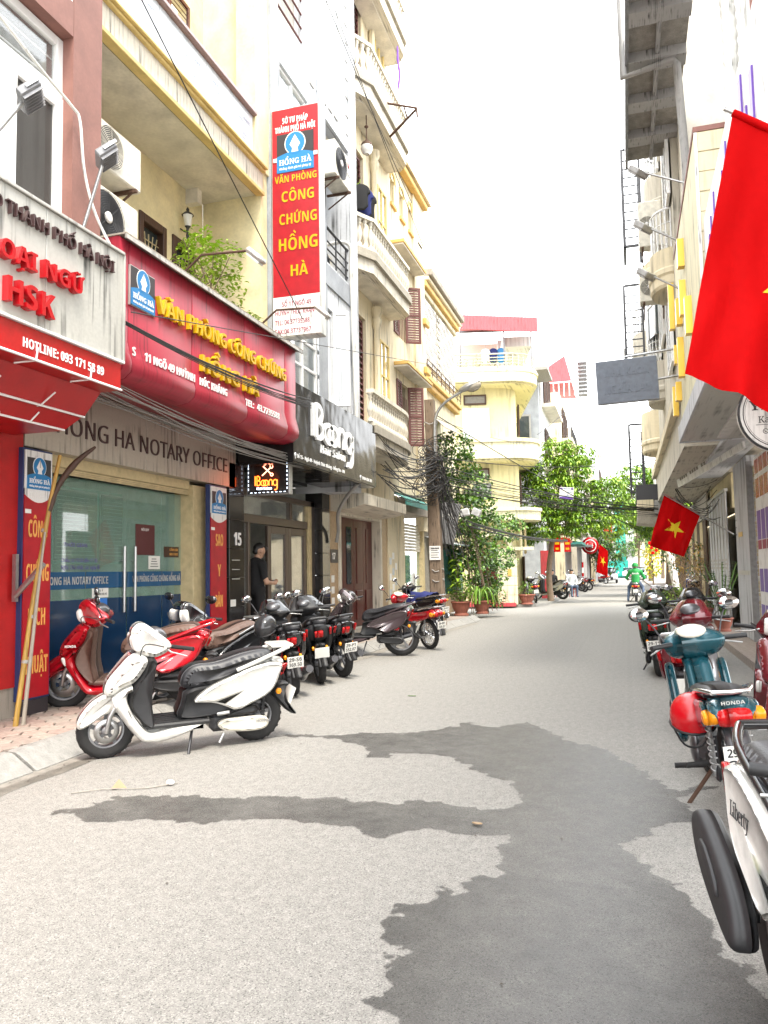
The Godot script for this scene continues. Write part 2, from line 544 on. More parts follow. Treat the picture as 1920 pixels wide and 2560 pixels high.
func ball(st: SurfaceTool, c: Vector3, r: Vector3, n := 12, bas := Basis()) -> void:
	var rings := []
	for i in range(1, n / 2):
		var t := PI * i / (n / 2.0)
		var ring := PackedVector3Array()
		for k in n:
			var a := TAU * k / n
			ring.append(c + bas * Vector3(cos(a) * sin(t) * r.x, cos(t) * r.y, sin(a) * sin(t) * r.z))
		rings.append(ring)
	skin(st, rings, false)
	for e in [0, rings.size() - 1]:
		var tip := c + bas * Vector3(0, r.y if e == 0 else -r.y, 0)
		for k in n: tri(st, tip, rings[e][k], rings[e][(k + 1) % n])

func sag(a: Vector3, b: Vector3, drop: float, n := 12) -> Array:
	var p := []
	for i in n + 1:
		var t := float(i) / n
		p.append(a.lerp(b, t) - Vector3(0, drop * 4.0 * t * (1 - t), 0))
	return p

func curve(pts: Array, n := 6) -> Array:   # Catmull-Rom through the points
	var o := []
	for i in pts.size() - 1:
		var p0: Vector3 = pts[maxi(i - 1, 0)]
		var p3: Vector3 = pts[mini(i + 2, pts.size() - 1)]
		for k in n:
			o.append(pts[i].cubic_interpolate(pts[i + 1], p0, p3, float(k) / n))
	o.append(pts[-1])
	return o

# ---------------------------------------------------------------- lettering
var fonts := {}
var glyphs := {}
const TONES := ["AÀÁẢÃẠ", "ÂẦẤẨẪẬ", "ĂẰẮẲẴẶ", "EÈÉẺẼẸ", "ÊỀẾỂỄỆ", "IÌÍỈĨỊ", "OÒÓỎÕỌ", "ÔỒỐỔỖỘ", "ƠỜỚỞỠỢ", "UÙÚỦŨỤ", "ƯỪỨỬỮỰ", "YỲÝỶỸỴ",
	"aàáảãạ", "âầấẩẫậ", "ăằắẳẵặ", "eèéẻẽẹ", "êềếểễệ", "iìíỉĩị", "oòóỏõọ", "ôồốổỗộ", "ơờớởỡợ", "uùúủũụ", "ưừứửữự", "yỳýỷỹỵ"]

func font(kind: String) -> Font:
	if not fonts.has(kind):
		var f := SystemFont.new()
		f.font_names = PackedStringArray(["Droid Serif" if kind.begins_with("serif") else "Droid Sans"])
		f.font_weight = 700 if kind.ends_with("bold") else 400
		fonts[kind] = f
	return fonts[kind]

func split_char(c: String, f: Font) -> Array:   # [base, horn, tone 0..5]
	if f.has_char(c.unicode_at(0)): return [c, false, 0]
	for row in TONES:
		var k: int = row.find(c)
		if k < 0: continue
		var base: String = row[0]
		var horn: bool = base in ["Ơ", "Ư", "ơ", "ư"]
		if horn and not f.has_char(base.unicode_at(0)): base = {"Ơ": "O", "Ư": "U", "ơ": "o", "ư": "u"}[base]
		else: horn = false
		return [base, horn, k]
	return [c, false, 0]

# one letter with cap height 1 and depth d (in cap heights); [mesh, advance]
func glyph(c: String, kind: String, d: float) -> Array:
	var key := "%s|%s|%.3f" % [c, kind, d]
	if glyphs.has(key): return glyphs[key]
	var f := font(kind)
	var sp := split_char(c, f)
	var mk_text := func(s: String) -> TextMesh:
		var t := TextMesh.new()
		t.font = f; t.text = s; t.font_size = 64; t.pixel_size = 1.0 / 45.7; t.depth = d; t.curve_step = 3.0
		t.horizontal_alignment = HORIZONTAL_ALIGNMENT_LEFT
		return t
	var hb: AABB = mk_text.call("H").get_aabb()
	var st := SurfaceTool.new()
	st.begin(Mesh.PRIMITIVE_TRIANGLES)
	st.set_smooth_group(-1)
	var t: TextMesh = mk_text.call(sp[0])
	var off := Vector3(0, -hb.position.y, 0)
	var src := t.get_mesh_arrays()
	var adv := f.get_string_size(sp[0], HORIZONTAL_ALIGNMENT_LEFT, -1, 64).x / 45.7
	if src.size() > 0 and src[Mesh.ARRAY_VERTEX] != null and src[Mesh.ARRAY_VERTEX].size() > 0:
		var v: PackedVector3Array = src[Mesh.ARRAY_VERTEX]
		var ix = src[Mesh.ARRAY_INDEX]
		if ix != null and ix.size() > 0:
			for i in ix: st.add_vertex(v[i] + off)
		else:
			for q in v: st.add_vertex(q + off)
		var bb := t.get_aabb()
		var cx := bb.position.x + bb.size.x * 0.5
		var top := bb.end.y - hb.position.y
		var w := 0.13 if kind.ends_with("bold") else 0.1
		var bar := func(x: float, y: float, l: float, ang: float):
			box(st, Vector3(-l / 2, -w / 2, -d / 2), Vector3(l / 2, w / 2, d / 2), Transform3D(Basis(Vector3.BACK, ang), Vector3(x, y, 0)))
		var side := 0.22 if sp[0] in ["Ô", "Â", "Ê", "ô", "â", "ê", "Ă", "ă"] else 0.0
		match sp[2]:
			1: bar.call(cx + side, top + 0.14, 0.3, -0.75)
			2: bar.call(cx + side, top + 0.14, 0.3, 0.75)
			3:
				bar.call(cx + side, top + 0.2, 0.16, 0.3); bar.call(cx + side + 0.06, top + 0.12, 0.14, 1.3)
			4:
				bar.call(cx - 0.12, top + 0.13, 0.18, 0.5); bar.call(cx + 0.02, top + 0.14, 0.18, -0.5); bar.call(cx + 0.15, top + 0.15, 0.14, 0.5)
			5: bar.call(cx, -0.2, w * 1.2, 0.0)
		if sp[1]:
			bar.call(bb.end.x + 0.06, bb.end.y - hb.position.y - 0.02, 0.22, 0.9)
	else:
		tri(st, Vector3.ZERO, Vector3.ZERO, Vector3.ZERO)
	st.generate_normals()
	glyphs[key] = [st.commit(), adv, src.size() > 0 and c != " "]
	return glyphs[key]

# a line of text starting at the frame's origin; h = cap height, w = whole width (0: natural)
func letters(parent: Node, called: String, text: String, xf: Transform3D, h: float, w: float, m: String, depth := 0.004, kind := "bold", single := true, track := 0.0) -> void:
	var d := depth / h
	var total := 0.0
	for c in text: total += glyph(c, kind, d)[1] + track
	var sx := (w / total) if w > 0 else h
	var x := 0.0
	var st := SurfaceTool.new()
	st.begin(Mesh.PRIMITIVE_TRIANGLES)
	for c in text:
		var g := glyph(c, kind, d)
		if c != " ":
			var t := Transform3D(Basis(Vector3(sx, 0, 0), Vector3(0, h, 0), Vector3(0, 0, h)), Vector3(x * sx, 0, depth * 0.5))
			if single:
				part(parent, called, g[0], m, xf * t)
			else:
				st.append_from(g[0], 0, xf * t)
		x += g[1] + track
	if not single:
		st.index()
		part(parent, called, st.commit(), m)

func rect(p: Node, called: String, m: String, xf: Transform3D, x0: float, y0: float, x1: float, y1: float, z0 := 0.0, z1 := 0.01, r := 0.0) -> MeshInstance3D:
	var st := ns()
	if r > 0: bev(st, Vector3(x0, y0, z0), Vector3(x1, y1, z1), r, xf)
	else: box(st, Vector3(x0, y0, z0), Vector3(x1, y1, z1), xf)
	return part(p, called, st, m)

# ---------------------------------------------------------------- the ground
func wall(st: SurfaceTool, xf: Transform3D, u0: float, u1: float, y0: float, y1: float, t: float, holes := []) -> void:
	var us := [u0, u1]
	var ys := [y0, y1]
	for h in holes:
		us.append(clampf(h[0], u0, u1)); us.append(clampf(h[2], u0, u1)); ys.append(clampf(h[1], y0, y1)); ys.append(clampf(h[3], y0, y1))
	us.sort(); ys.sort()
	for i in us.size() - 1:
		if us[i + 1] - us[i] < 0.001: continue
		var run := -1
		for j in ys.size():
			var solid := false
			if j < ys.size() - 1 and ys[j + 1] - ys[j] > 0.001:
				solid = true
				var cu: float = (us[i] + us[i + 1]) / 2
				var cy: float = (ys[j] + ys[j + 1]) / 2
				for h in holes:
					if cu > h[0] and cu < h[2] and cy > h[1] and cy < h[3]: solid = false
			elif j < ys.size() - 1: continue
			if solid and run < 0: run = j
			if not solid and run >= 0:
				box(st, Vector3(us[i], ys[run], -t), Vector3(us[i + 1], ys[j], 0), xf)
				run = -1

func window(p: Node, xf: Transform3D, u0: float, y0: float, u1: float, y1: float, nu := 2, nv := 1, fm := "white_frame", pm := "window_glass", w := 0.05, back := 0.1, bars := false, called := "window") -> Node3D:
	var o := Node3D.new()
	o.name = called
	p.add_child(o, true)
	var st := ns()
	bev(st, Vector3(u0, y0, -back), Vector3(u0 + w, y1, -back + 0.06), 0.006, xf)
	bev(st, Vector3(u1 - w, y0, -back), Vector3(u1, y1, -back + 0.06), 0.006, xf)
	bev(st, Vector3(u0 + w, y0, -back), Vector3(u1 - w, y0 + w, -back + 0.058), 0.006, xf)
	bev(st, Vector3(u0 + w, y1 - w, -back), Vector3(u1 - w, y1, -back + 0.058), 0.006, xf)
	for i in range(1, nu):
		var u := lerpf(u0, u1, float(i) / nu)
		bev(st, Vector3(u - w * 0.6, y0 + w, -back + 0.002), Vector3(u + w * 0.6, y1 - w, -back + 0.055), 0.006, xf)
	for j in range(1, nv):
		var y := lerpf(y0, y1, float(j) / nv)
		bev(st, Vector3(u0 + w, y - w * 0.4, -back + 0.004), Vector3(u1 - w, y + w * 0.4, -back + 0.05), 0.006, xf)
	part(o, "frame", st, fm)
	for i in nu:
		st = ns()
		box(st, Vector3(lerpf(u0, u1, float(i) / nu) + w * 0.5, y0 + w * 0.5, -back + 0.02), Vector3(lerpf(u0, u1, float(i + 1) / nu) - w * 0.5, y1 - w * 0.5, -back + 0.026), xf)
		part(o, "pane", st, pm)
	if bars:
		st = ns()
		var n := int((y1 - y0) / 0.16)
		for k in range(1, n):
			var y := lerpf(y0, y1, float(k) / n)
			var bz := (-back - 0.03) if back > 0 else 0.07
			tube(st, [xf * Vector3(u0 + 0.03, y, bz), xf * Vector3(u1 - 0.03, y, bz)], 0.007, 5)
		part(o, "bars", st, fm)
	return o

# wooden louvred shutter leaf with its slats as pieces
func shutter_leaf(p: Node, xf: Transform3D, u0: float, y0: float, u1: float, y1: float, m: String, slats := 9, called := "shutter", t := 0.035) -> Node3D:
	var o := Node3D.new()
	o.name = called
	p.add_child(o, true)
	var st := ns()
	var w := minf(0.06, (u1 - u0) * 0.2)
	var ym := lerpf(y0, y1, 0.5)
	for e in [[u0, y0, u0 + w, y1], [u1 - w, y0, u1, y1], [u0 + w, y0, u1 - w, y0 + w], [u0 + w, y1 - w, u1 - w, y1], [u0 + w, ym - w / 2, u1 - w, ym + w / 2]]:
		bev(st, Vector3(e[0], e[1], 0), Vector3(e[2], e[3], t), 0.005, xf)
	part(o, "rails", st, m)
	st = ns()
	box(st, Vector3(-0.5, -0.5, -0.5), Vector3(0.5, 0.5, 0.5))
	var unit := done(st)
	for half in 2:
		var a := (y0 + w) if half == 0 else (ym + w / 2)
		var b := (ym - w / 2) if half == 0 else (y1 - w)
		for k in slats:
			var y := lerpf(a, b, (k + 0.5) / slats)
			part(o, "slat", unit, m, xf * Transform3D(Basis(Vector3.RIGHT, -0.6) * Basis.from_scale(Vector3(u1 - u0 - 2 * w, (b - a) / slats * 0.95, 0.01)), Vector3((u0 + u1) / 2, y, t * 0.5)))
	return o

func kerb_x(z: float) -> float:
	var k := [[4.0, -4.2], [-4.6, -4.25], [-5.7, -4.34], [-14.5, -4.48], [-19.0, -4.3], [-22.5, -4.05], [-23.6, -4.2], [-24.4, -4.9], [-24.6, -5.6]]
	for i in k.size() - 1:
		if z <= k[i][0] and z >= k[i + 1][0]:
			return lerpf(k[i][1], k[i + 1][1], (z - k[i][0]) / (k[i + 1][0] - k[i][0]))
	return -4.3

func jag(p: PackedVector2Array, step: float, amp: float, sd: int) -> PackedVector2Array:
	var n := fnl(sd, 3.2, 5)
	var o := PackedVector2Array()
	for i in p.size():
		var a := p[i]
		var b := p[(i + 1) % p.size()]
		var k := maxi(1, int(a.distance_to(b) / step))
		for j in k:
			var q := a.lerp(b, float(j) / k)
			o.append(q + Vector2(n.get_noise_2d(q.x * 1.6, q.y) * 1.6, n.get_noise_2d(q.x * 1.6 + 50, q.y + 9)) * amp)
	return o

func sheet(poly: PackedVector2Array, y: float) -> SurfaceTool:   # poly in x, z
	var st := ns()
	var best := poly
	var area := 0.0
	for q in Geometry2D.offset_polygon(poly, 0.0015):   # also unties crossed edges
		var a := 0.0
		for i in q.size(): a += q[i].cross(q[(i + 1) % q.size()])
		if absf(a) > area:
			area = absf(a)
			best = q
	poly = best
	var idx := Geometry2D.triangulate_polygon(poly)
	for i in range(0, idx.size(), 3):
		tri(st, Vector3(poly[idx[i]].x, y, poly[idx[i]].y), Vector3(poly[idx[i + 1]].x, y, poly[idx[i + 1]].y), Vector3(poly[idx[i + 2]].x, y, poly[idx[i + 2]].y))
	return st

func build_ground() -> void:
	var st := ns()
	quad(st, Vector3(-120, 0, 60), Vector3(120, 0, 60), Vector3(120, 0, -400), Vector3(-120, 0, -400))
	var road := setting("road", st, "asphalt")
	# water spilled from the right-hand side, and the patch of older dark asphalt it runs from
	damp_road()
	var o: MeshInstance3D
	# kerb stones
	var base := ns()
	var prev := -1
	var pz := 4.0
	while pz > -23.4:
		var z1 := pz - 0.5
		var a := kerb_x(pz) - 0.24
		var c := kerb_x(z1) - 0.24
		hexa(base, [Vector3(-7.2, -0.2, pz), Vector3(a, -0.2, pz), Vector3(c, -0.2, z1), Vector3(-7.2, -0.2, z1), Vector3(-7.2, 0.12, pz), Vector3(a, 0.12, pz), Vector3(c, 0.12, z1), Vector3(-7.2, 0.12, z1)])
		pz = z1
	hexa(base, [Vector3(-7.2, -0.2, -23.5), Vector3(-4.45, -0.2, -23.5), Vector3(-5.4, -0.2, -24.6), Vector3(-7.2, -0.2, -24.6), Vector3(-7.2, 0.12, -23.5), Vector3(-4.45, 0.12, -23.5), Vector3(-5.4, 0.12, -24.6), Vector3(-7.2, 0.12, -24.6)])
	var pave := setting("pavement_left", base, "dirt")
	var kerb := Node3D.new()
	kerb.name = "kerb"
	kerb.set_meta("kind", "structure")
	add_child(kerb)
	var z := 3.0
	while z > -23.4:
		var l := 0.98
		var z1 := z - l
		st = ns()
		var xa := kerb_x(z)
		var xb := kerb_x(z1)
		var j := rng.randf_range(-0.012, 0.012)
		# sloped granite-grain block: foot at the road, shoulder, back
		var prof := [Vector2(0.0, -0.05), Vector2(0.0, 0.012), Vector2(-0.17, 0.128), Vector2(-0.2, 0.142), Vector2(-0.27, 0.146), Vector2(-0.27, -0.05)]
		var rings := []
		for e in [[z - 0.006, xa, 0.0], [z - 0.02, xa, 1.0], [z1 + 0.02, xb, 1.0], [z1 + 0.006, xb, 0.0]]:
			var ring := PackedVector3Array()
			for q in prof: ring.append(Vector3(e[1] + q.x + j - (0.0 if e[2] else 0.008), q.y * (1.0 if e[2] else 0.94), e[0]))
			rings.append(ring)
		skin(st, rings, true, true, false)
		part(kerb, "kerb_stone", st, "kerb")
		z -= 1.0
	# gutter of sand and old mortar along the kerb, a strip with an uneven edge
	var gp := PackedVector2Array()
	z = 3.0
	while z > -22.0:
		gp.append(Vector2(kerb_x(z) - 0.03, z)); z -= 0.25
	z += 0.25
	while z < 3.0:
		gp.append(Vector2(kerb_x(z) + 0.2 + rng.randf_range(-0.05, 0.04), z)); z += 0.25
	o = part(self, "gutter_strip", sheet(gp, 0.004), "gutter")
	o.set_meta("kind", "structure")
	# hexagonal paving blocks
	var variants := []
	for v in 5:
		st = ns()
		var a := 0.116
		var top := PackedVector3Array()
		var mid := PackedVector3Array()
		var bot := PackedVector3Array()
		for k in 6:
			var an := TAU * k / 6
			var rr := a * rng.randf_range(0.95, 1.0)
			var d := Vector3(cos(an) * rr, 0, sin(an) * rr)
			top.append(d * 0.93 + Vector3(0, 0.016 + rng.randf_range(-0.002, 0.002), 0)); mid.append(d + Vector3(0, 0.01, 0)); bot.append(d + Vector3(0, -0.02, 0))
		skin(st, [bot, mid, top], true, true, false)
		variants.append(done(st))
	var count := 0
	for r in 78:
		var zz := -3.1 - r * 0.103
		for c in 4:
			var x := -4.71 - c * 0.366 - (0.183 if r % 2 else 0.0)
			if x < -5.66 or x > kerb_x(zz) - 0.36: continue
			count += 1
			part(pave, "paving_block", variants[rng.randi() % 5], "paver%d" % (rng.randi() % 4), Transform3D(Basis(Vector3.UP, rng.randf_range(-0.05, 0.05) + TAU / 6 * (rng.randi() % 6)), Vector3(x, 0.12 + rng.randf_range(-0.004, 0.004), zz)))
	st = ns()
	var fp := PackedVector2Array()
	z = -11.2
	while z > -23.0:
		fp.append(Vector2(kerb_x(z) - 0.26, z)); z -= 0.5
	fp.append(Vector2(-7.0, z)); fp.append(Vector2(-7.0, -11.2))
	o = part(self, "pavement_screed", sheet(fp, 0.1245), "pave_far")
	o.set_meta("kind", "structure")
	# far left pavement beyond the alley, right pavement
	st = ns()
	var L := [[-30.2, -5.7], [-31.0, -3.4], [-32.5, -3.05], [-47.0, -3.1], [-71.0, -2.2], [-140.0, -1.6]]
	for i in L.size() - 1:
		var a: Array = L[i]
		var c: Array = L[i + 1]
		hexa(st, [Vector3(-16, -0.2, a[0]), Vector3(a[1], -0.2, a[0]), Vector3(c[1], -0.2, c[0]), Vector3(-16, -0.2, c[0]), Vector3(-16, 0.11, a[0]), Vector3(a[1], 0.11, a[0]), Vector3(c[1], 0.11, c[0]), Vector3(-16, 0.11, c[0])])
	setting("pavement_far", st, "kerb")
	st = ns()
	box(st, Vector3(1.62, -0.2, 4), Vector3(9, 0.12, -140))
	setting("pavement_right", st, "pave_far")

# damp asphalt: water soaked into the surface, with the ragged outline it has in the place
func damp_road() -> void:
	var lo := Vector2(-4.2, -8.4)
	var sz := Vector2(6.2, 7.4)
	var W := 930
	var H := 1110
	var masks := []
	for poly in [pv(WET_A), pv(WET_B)]:
		var im := Image.create(W, H, false, Image.FORMAT_L8)
		for y in H:
			var wz := lo.y + sz.y * (y + 0.5) / H
			var xs := []
			for i in poly.size():
				var a: Vector2 = poly[i]
				var b: Vector2 = poly[(i + 1) % poly.size()]
				if (a.y > wz) != (b.y > wz): xs.append(a.x + (b.x - a.x) * (wz - a.y) / (b.y - a.y))
			xs.sort()
			for k in range(0, xs.size() - 1, 2):
				var x0 := clampi(int((xs[k] - lo.x) / sz.x * W), 0, W)
				var x1 := clampi(int((xs[k + 1] - lo.x) / sz.x * W), 0, W)
				if x1 > x0: im.fill_rect(Rect2i(x0, y, x1 - x0, 1), Color.WHITE)
		masks.append(im.get_data())
	var n1 := fnl(61, 0.035, 4)
	var n2 := fnl(62, 0.012, 4)
	var out := PackedByteArray()
	out.resize(W * H * 4)
	var A: PackedByteArray = masks[0]
	var B: PackedByteArray = masks[1]
	for y in H:
		for x in W:
			var k := (y * W + x) * 4
			var p := n1.get_noise_2d(x, y)
			var sx := clampi(x + int(p * 13.0), 0, W - 1)
			var sy := clampi(y + int(n1.get_noise_2d(x + 400, y) * 13.0), 0, H - 1)
			var v := 0.0
			if A[sy * W + sx] > 0: v = 0.43
			var q := n2.get_noise_2d(x, y)
			var tx := clampi(x + int(q * 22.0 + p * 14.0), 0, W - 1)
			var ty := clampi(y + int(n2.get_noise_2d(x + 300, y) * 20.0 + p * 12.0), 0, H - 1)
			if B[ty * W + tx] > 0: v = maxf(v, 0.5)
			if v > 0.0:
				v += 0.1 * q + 0.1 * p
			out[k + 3] = int(clampf(v, 0.0, 1.0) * 255.0)
	var m := mk("damp", lin(0.028, 0.027, 0.026), 0.38)
	var px := PackedByteArray()
	px.resize(out.size())
	px.fill(255)
	for k in range(3, px.size(), 4): px[k] = out[k]
	var im := Image.create_from_data(W, H, false, Image.FORMAT_RGBA8, px)
	im.generate_mipmaps()
	m.albedo_texture = ImageTexture.create_from_image(im)
	m.transparency = BaseMaterial3D.TRANSPARENCY_ALPHA
	m.texture_repeat = false
	var st := ns()
	var c := [Vector2(0, 0), Vector2(1, 0), Vector2(1, 1), Vector2(0, 1)]
	for i in [0, 1, 2, 0, 2, 3]:
		st.set_uv(c[i])
		st.add_vertex(Vector3(lo.x + sz.x * c[i].x, 0.004, lo.y + sz.y * c[i].y))
	setting("damp_asphalt", st, "damp")

const WET_A := [-3.46, -4.19, -3.39, -4.25, -3.29, -4.32, -3.29, -4.56, -3.13, -4.62, -2.93, -4.69, -2.71, -4.70, -2.46, -4.73, -2.25, -4.83, -2.06, -4.82, -1.90, -4.89, -1.64, -4.85, -1.38, -4.85, -1.32, -4.95, -1.07, -4.89, -0.85, -4.87, -0.72, -4.95, -0.70, -5.10, -0.78, -5.51, -0.95, -5.65, -1.13, -5.81, -1.33, -6.12, -1.57, -6.22, -1.82, -6.16, -1.86, -5.95, -1.98, -5.97, -2.14, -6.34, -2.47, -6.59, -2.73, -6.61, -3.06, -6.56, -2.94, -6.68, -2.52, -6.71, -2.33, -6.89, -1.96, -6.93, -1.62, -7.25, -1.53, -7.56, -1.22, -7.34, -0.97, -7.68, -0.73, -7.30, -0.47, -6.88, -0.21, -6.68, -0.10, -6.39, 0.08, -5.96, 0.16, -5.68, 0.24, -5.51, 0.36, -5.69, 0.51, -5.70, 0.25, -5.37, 0.34, -5.16, 0.33, -4.94, 0.13, -4.78, 0.03, -4.72, 0.11, -4.61, -0.04, -4.53, -0.07, -4.35, 0.02, -4.21, 0.10, -4.02, 0.11, -3.89, -0.14, -3.75, -0.43, -3.72, -0.57, -3.82, -0.68, -4.00, -0.66, -4.24, -0.70, -4.44, -0.86, -4.36, -0.96, -4.38, -1.14, -4.45, -1.24, -4.35, -1.35, -4.21, -1.52, -4.32, -1.67, -4.36, -1.93, -4.38, -2.16, -4.37, -2.38, -4.23, -2.63, -4.21, -2.83, -4.19, -2.96, -4.10, -3.13, -4.04, -3.27, -4.14]
const WET_B := [-0.57, -3.86, -0.73, -3.67, -0.82, -3.52, -0.95, -3.39, -0.95, -3.24, -0.91, -3.06, -0.88, -2.86, -0.85, -2.70, -0.79, -2.54, -0.66, -2.08, -0.50, -1.60, 0.33, -1.83, 0.40, -2.37, 0.39, -2.94, 0.34, -3.22, 0.31, -3.46, 0.23, -3.75, 0.11, -3.93, -0.14, -3.89, -0.39, -3.90]

# ---------------------------------------------------------------- left side of the street
func logo_plate(p: Node, xf: Transform3D, w: float, h: float, plate := true) -> void:
	if plate: rect(p, "logo_panel", "sign_black", xf, 0, h * 0.42, w, h, 0.0, 0.006)
	var st := ns()
	var arc := PackedVector2Array([Vector2(0, 0), Vector2(w, 0)])
	for i in 9:
		var t := 1.0 - i / 8.0
		arc.append(Vector2(w * t, h * (0.42 + 0.1 * (1.0 - pow(2 * t - 1, 2)))))
	ext(st, arc, 0.0, 0.009, xf)
	part(p, "logo_field", st, "sign_blue")
	for e in [[0.31, "letter_white", 0.0085], [0.285, "sign_blue", 0.011]]:
		st = ns()
		var c := PackedVector2Array()
		for i in 24:
			c.append(Vector2(w * 0.5 + cos(TAU * i / 24) * w * e[0] * 0.92, h * 0.73 + sin(TAU * i / 24) * w * e[0]))
		ext(st, c, 0.001, e[2], xf)
		part(p, "logo_disc", st, e[1])
	st = ns()
	ext(st, pv([w * 0.41, h * 0.5, w * 0.59, h * 0.5, w * 0.57, h * 0.6, w * 0.64, h * 0.7, w * 0.5, h * 0.95, w * 0.36, h * 0.7, w * 0.43, h * 0.6]), 0.002, 0.0135, xf)
	part(p, "logo_nib", st, "letter_white")
	st = ns()
	box(st, Vector3(w * 0.494, h * 0.7, 0.013), Vector3(w * 0.506, h * 0.93, 0.015), xf)
	part(p, "nib_slit", st, "sign_black")
	letters(p, "lettering", "HỒNG HÀ", xf * Transform3D(Basis(), Vector3(w * 0.06, h * 0.19, 0.009)), h * 0.14, w * 0.88, "letter_white", 0.004, "serif-bold", false)
	letters(p, "lettering", "Khẳng định giá trị pháp lý", xf * Transform3D(Basis(), Vector3(w * 0.07, h * 0.07, 0.009)), h * 0.055, w * 0.86, "letter_white", 0.003, "bold", false)

func floodlight(at: Vector3, arm_from: Vector3, aim: Vector3, label: String, group := "", box_m := "grey_metal") -> void:
	var o := thing("floodlight", label, "floodlight", arm_from, 0, group)
	var st := ns()
	tube(st, [Vector3.ZERO, (at - arm_from) * 0.04 + Vector3(0, 0.05, 0), at - arm_from], 0.016, 8)
	part(o, "arm", st, "steel")
	var b := Basis.looking_at(aim, Vector3.UP)
	var xf := Transform3D(b, at - arm_from)
	st = ns()
	bev(st, Vector3(-0.14, -0.1, -0.03), Vector3(0.14, 0.1, 0.05), 0.012, xf)
	for k in 7: box(st, Vector3(-0.12 + k * 0.04 - 0.004, -0.09, 0.05), Vector3(-0.12 + k * 0.04 + 0.004, 0.09, 0.075), xf)
	part(o, "housing", st, box_m)
	rect(o, "lens", "lamp_glass", xf, -0.12, -0.08, 0.12, 0.08, -0.034, -0.029)
	rect(o, "bracket", "steel", xf, -0.155, -0.02, -0.143, 0.12, -0.01, 0.02)

func ac_unit(at: Vector3, out: Vector3, w: float, h: float, d: float, label: String, brand := "", fan_dark := true) -> Node3D:
	var o := thing("air_conditioner", label, "air conditioner", at)
	var xf := fr(Vector3.ZERO, out)
	var st := ns()
	bev(st, Vector3(0, 0, -d), Vector3(w, h, 0), 0.015, xf)
	part(o, "casing", st, "ivory_plastic")
	var c := Vector3(w * 0.36, h * 0.5, 0)
	var r := minf(h * 0.44, w * 0.33)
	st = ns()
	var ring := PackedVector2Array()
	for i in 28: ring.append(Vector2(c.x + cos(TAU * i / 28) * r, c.y + sin(TAU * i / 28) * r))
	ext(st, ring, 0.0, 0.004, xf)
	part(o, "fan_opening", st, "matte_black")
	st = ns()
	for k in 9:
		var rr := r * (0.25 + 0.75 * (k + 1) / 9.0)
		var pts := []
		for i in 25: pts.append(xf * Vector3(c.x + cos(TAU * i / 24) * rr, c.y + sin(TAU * i / 24) * rr, 0.016))
		tube(st, pts, 0.003, 4, false)
	for k in 8:
		tube(st, [xf * Vector3(c.x + cos(TAU * k / 8) * r * 0.2, c.y + sin(TAU * k / 8) * r * 0.2, 0.019), xf * Vector3(c.x + cos(TAU * k / 8) * r, c.y + sin(TAU * k / 8) * r, 0.012)], 0.003, 4, false)
	part(o, "grille", st, "iron" if fan_dark else "ivory_plastic")
	st = ns()
	lathe(st, [Vector2(r * 0.22, 0.0), Vector2(r * 0.22, 0.012), Vector2(r * 0.15, 0.02)], 16, xf * Transform3D(Basis(Vector3.RIGHT, PI / 2), c + Vector3(0, 0, 0.008)))
	part(o, "hub_cap", st, "white_plastic")
	if brand: letters(o, "lettering", brand, xf * Transform3D(Basis(), Vector3(w * 0.74, h * 0.42, 0.001)), h * 0.08, w * 0.16, "letter_black", 0.003, "bold", false)
	for u in [w * 0.15, w * 0.85]:
		st = ns()
		box(st, Vector3(u - 0.02, -0.04, -d - 0.1), Vector3(u + 0.02, -0.005, 0.03), xf)
		tube(st, [xf * Vector3(u, -0.02, 0.0), xf * Vector3(u, -0.28, -d - 0.08)], 0.014, 5)
		part(o, "bracket", st, "rust")
	return o

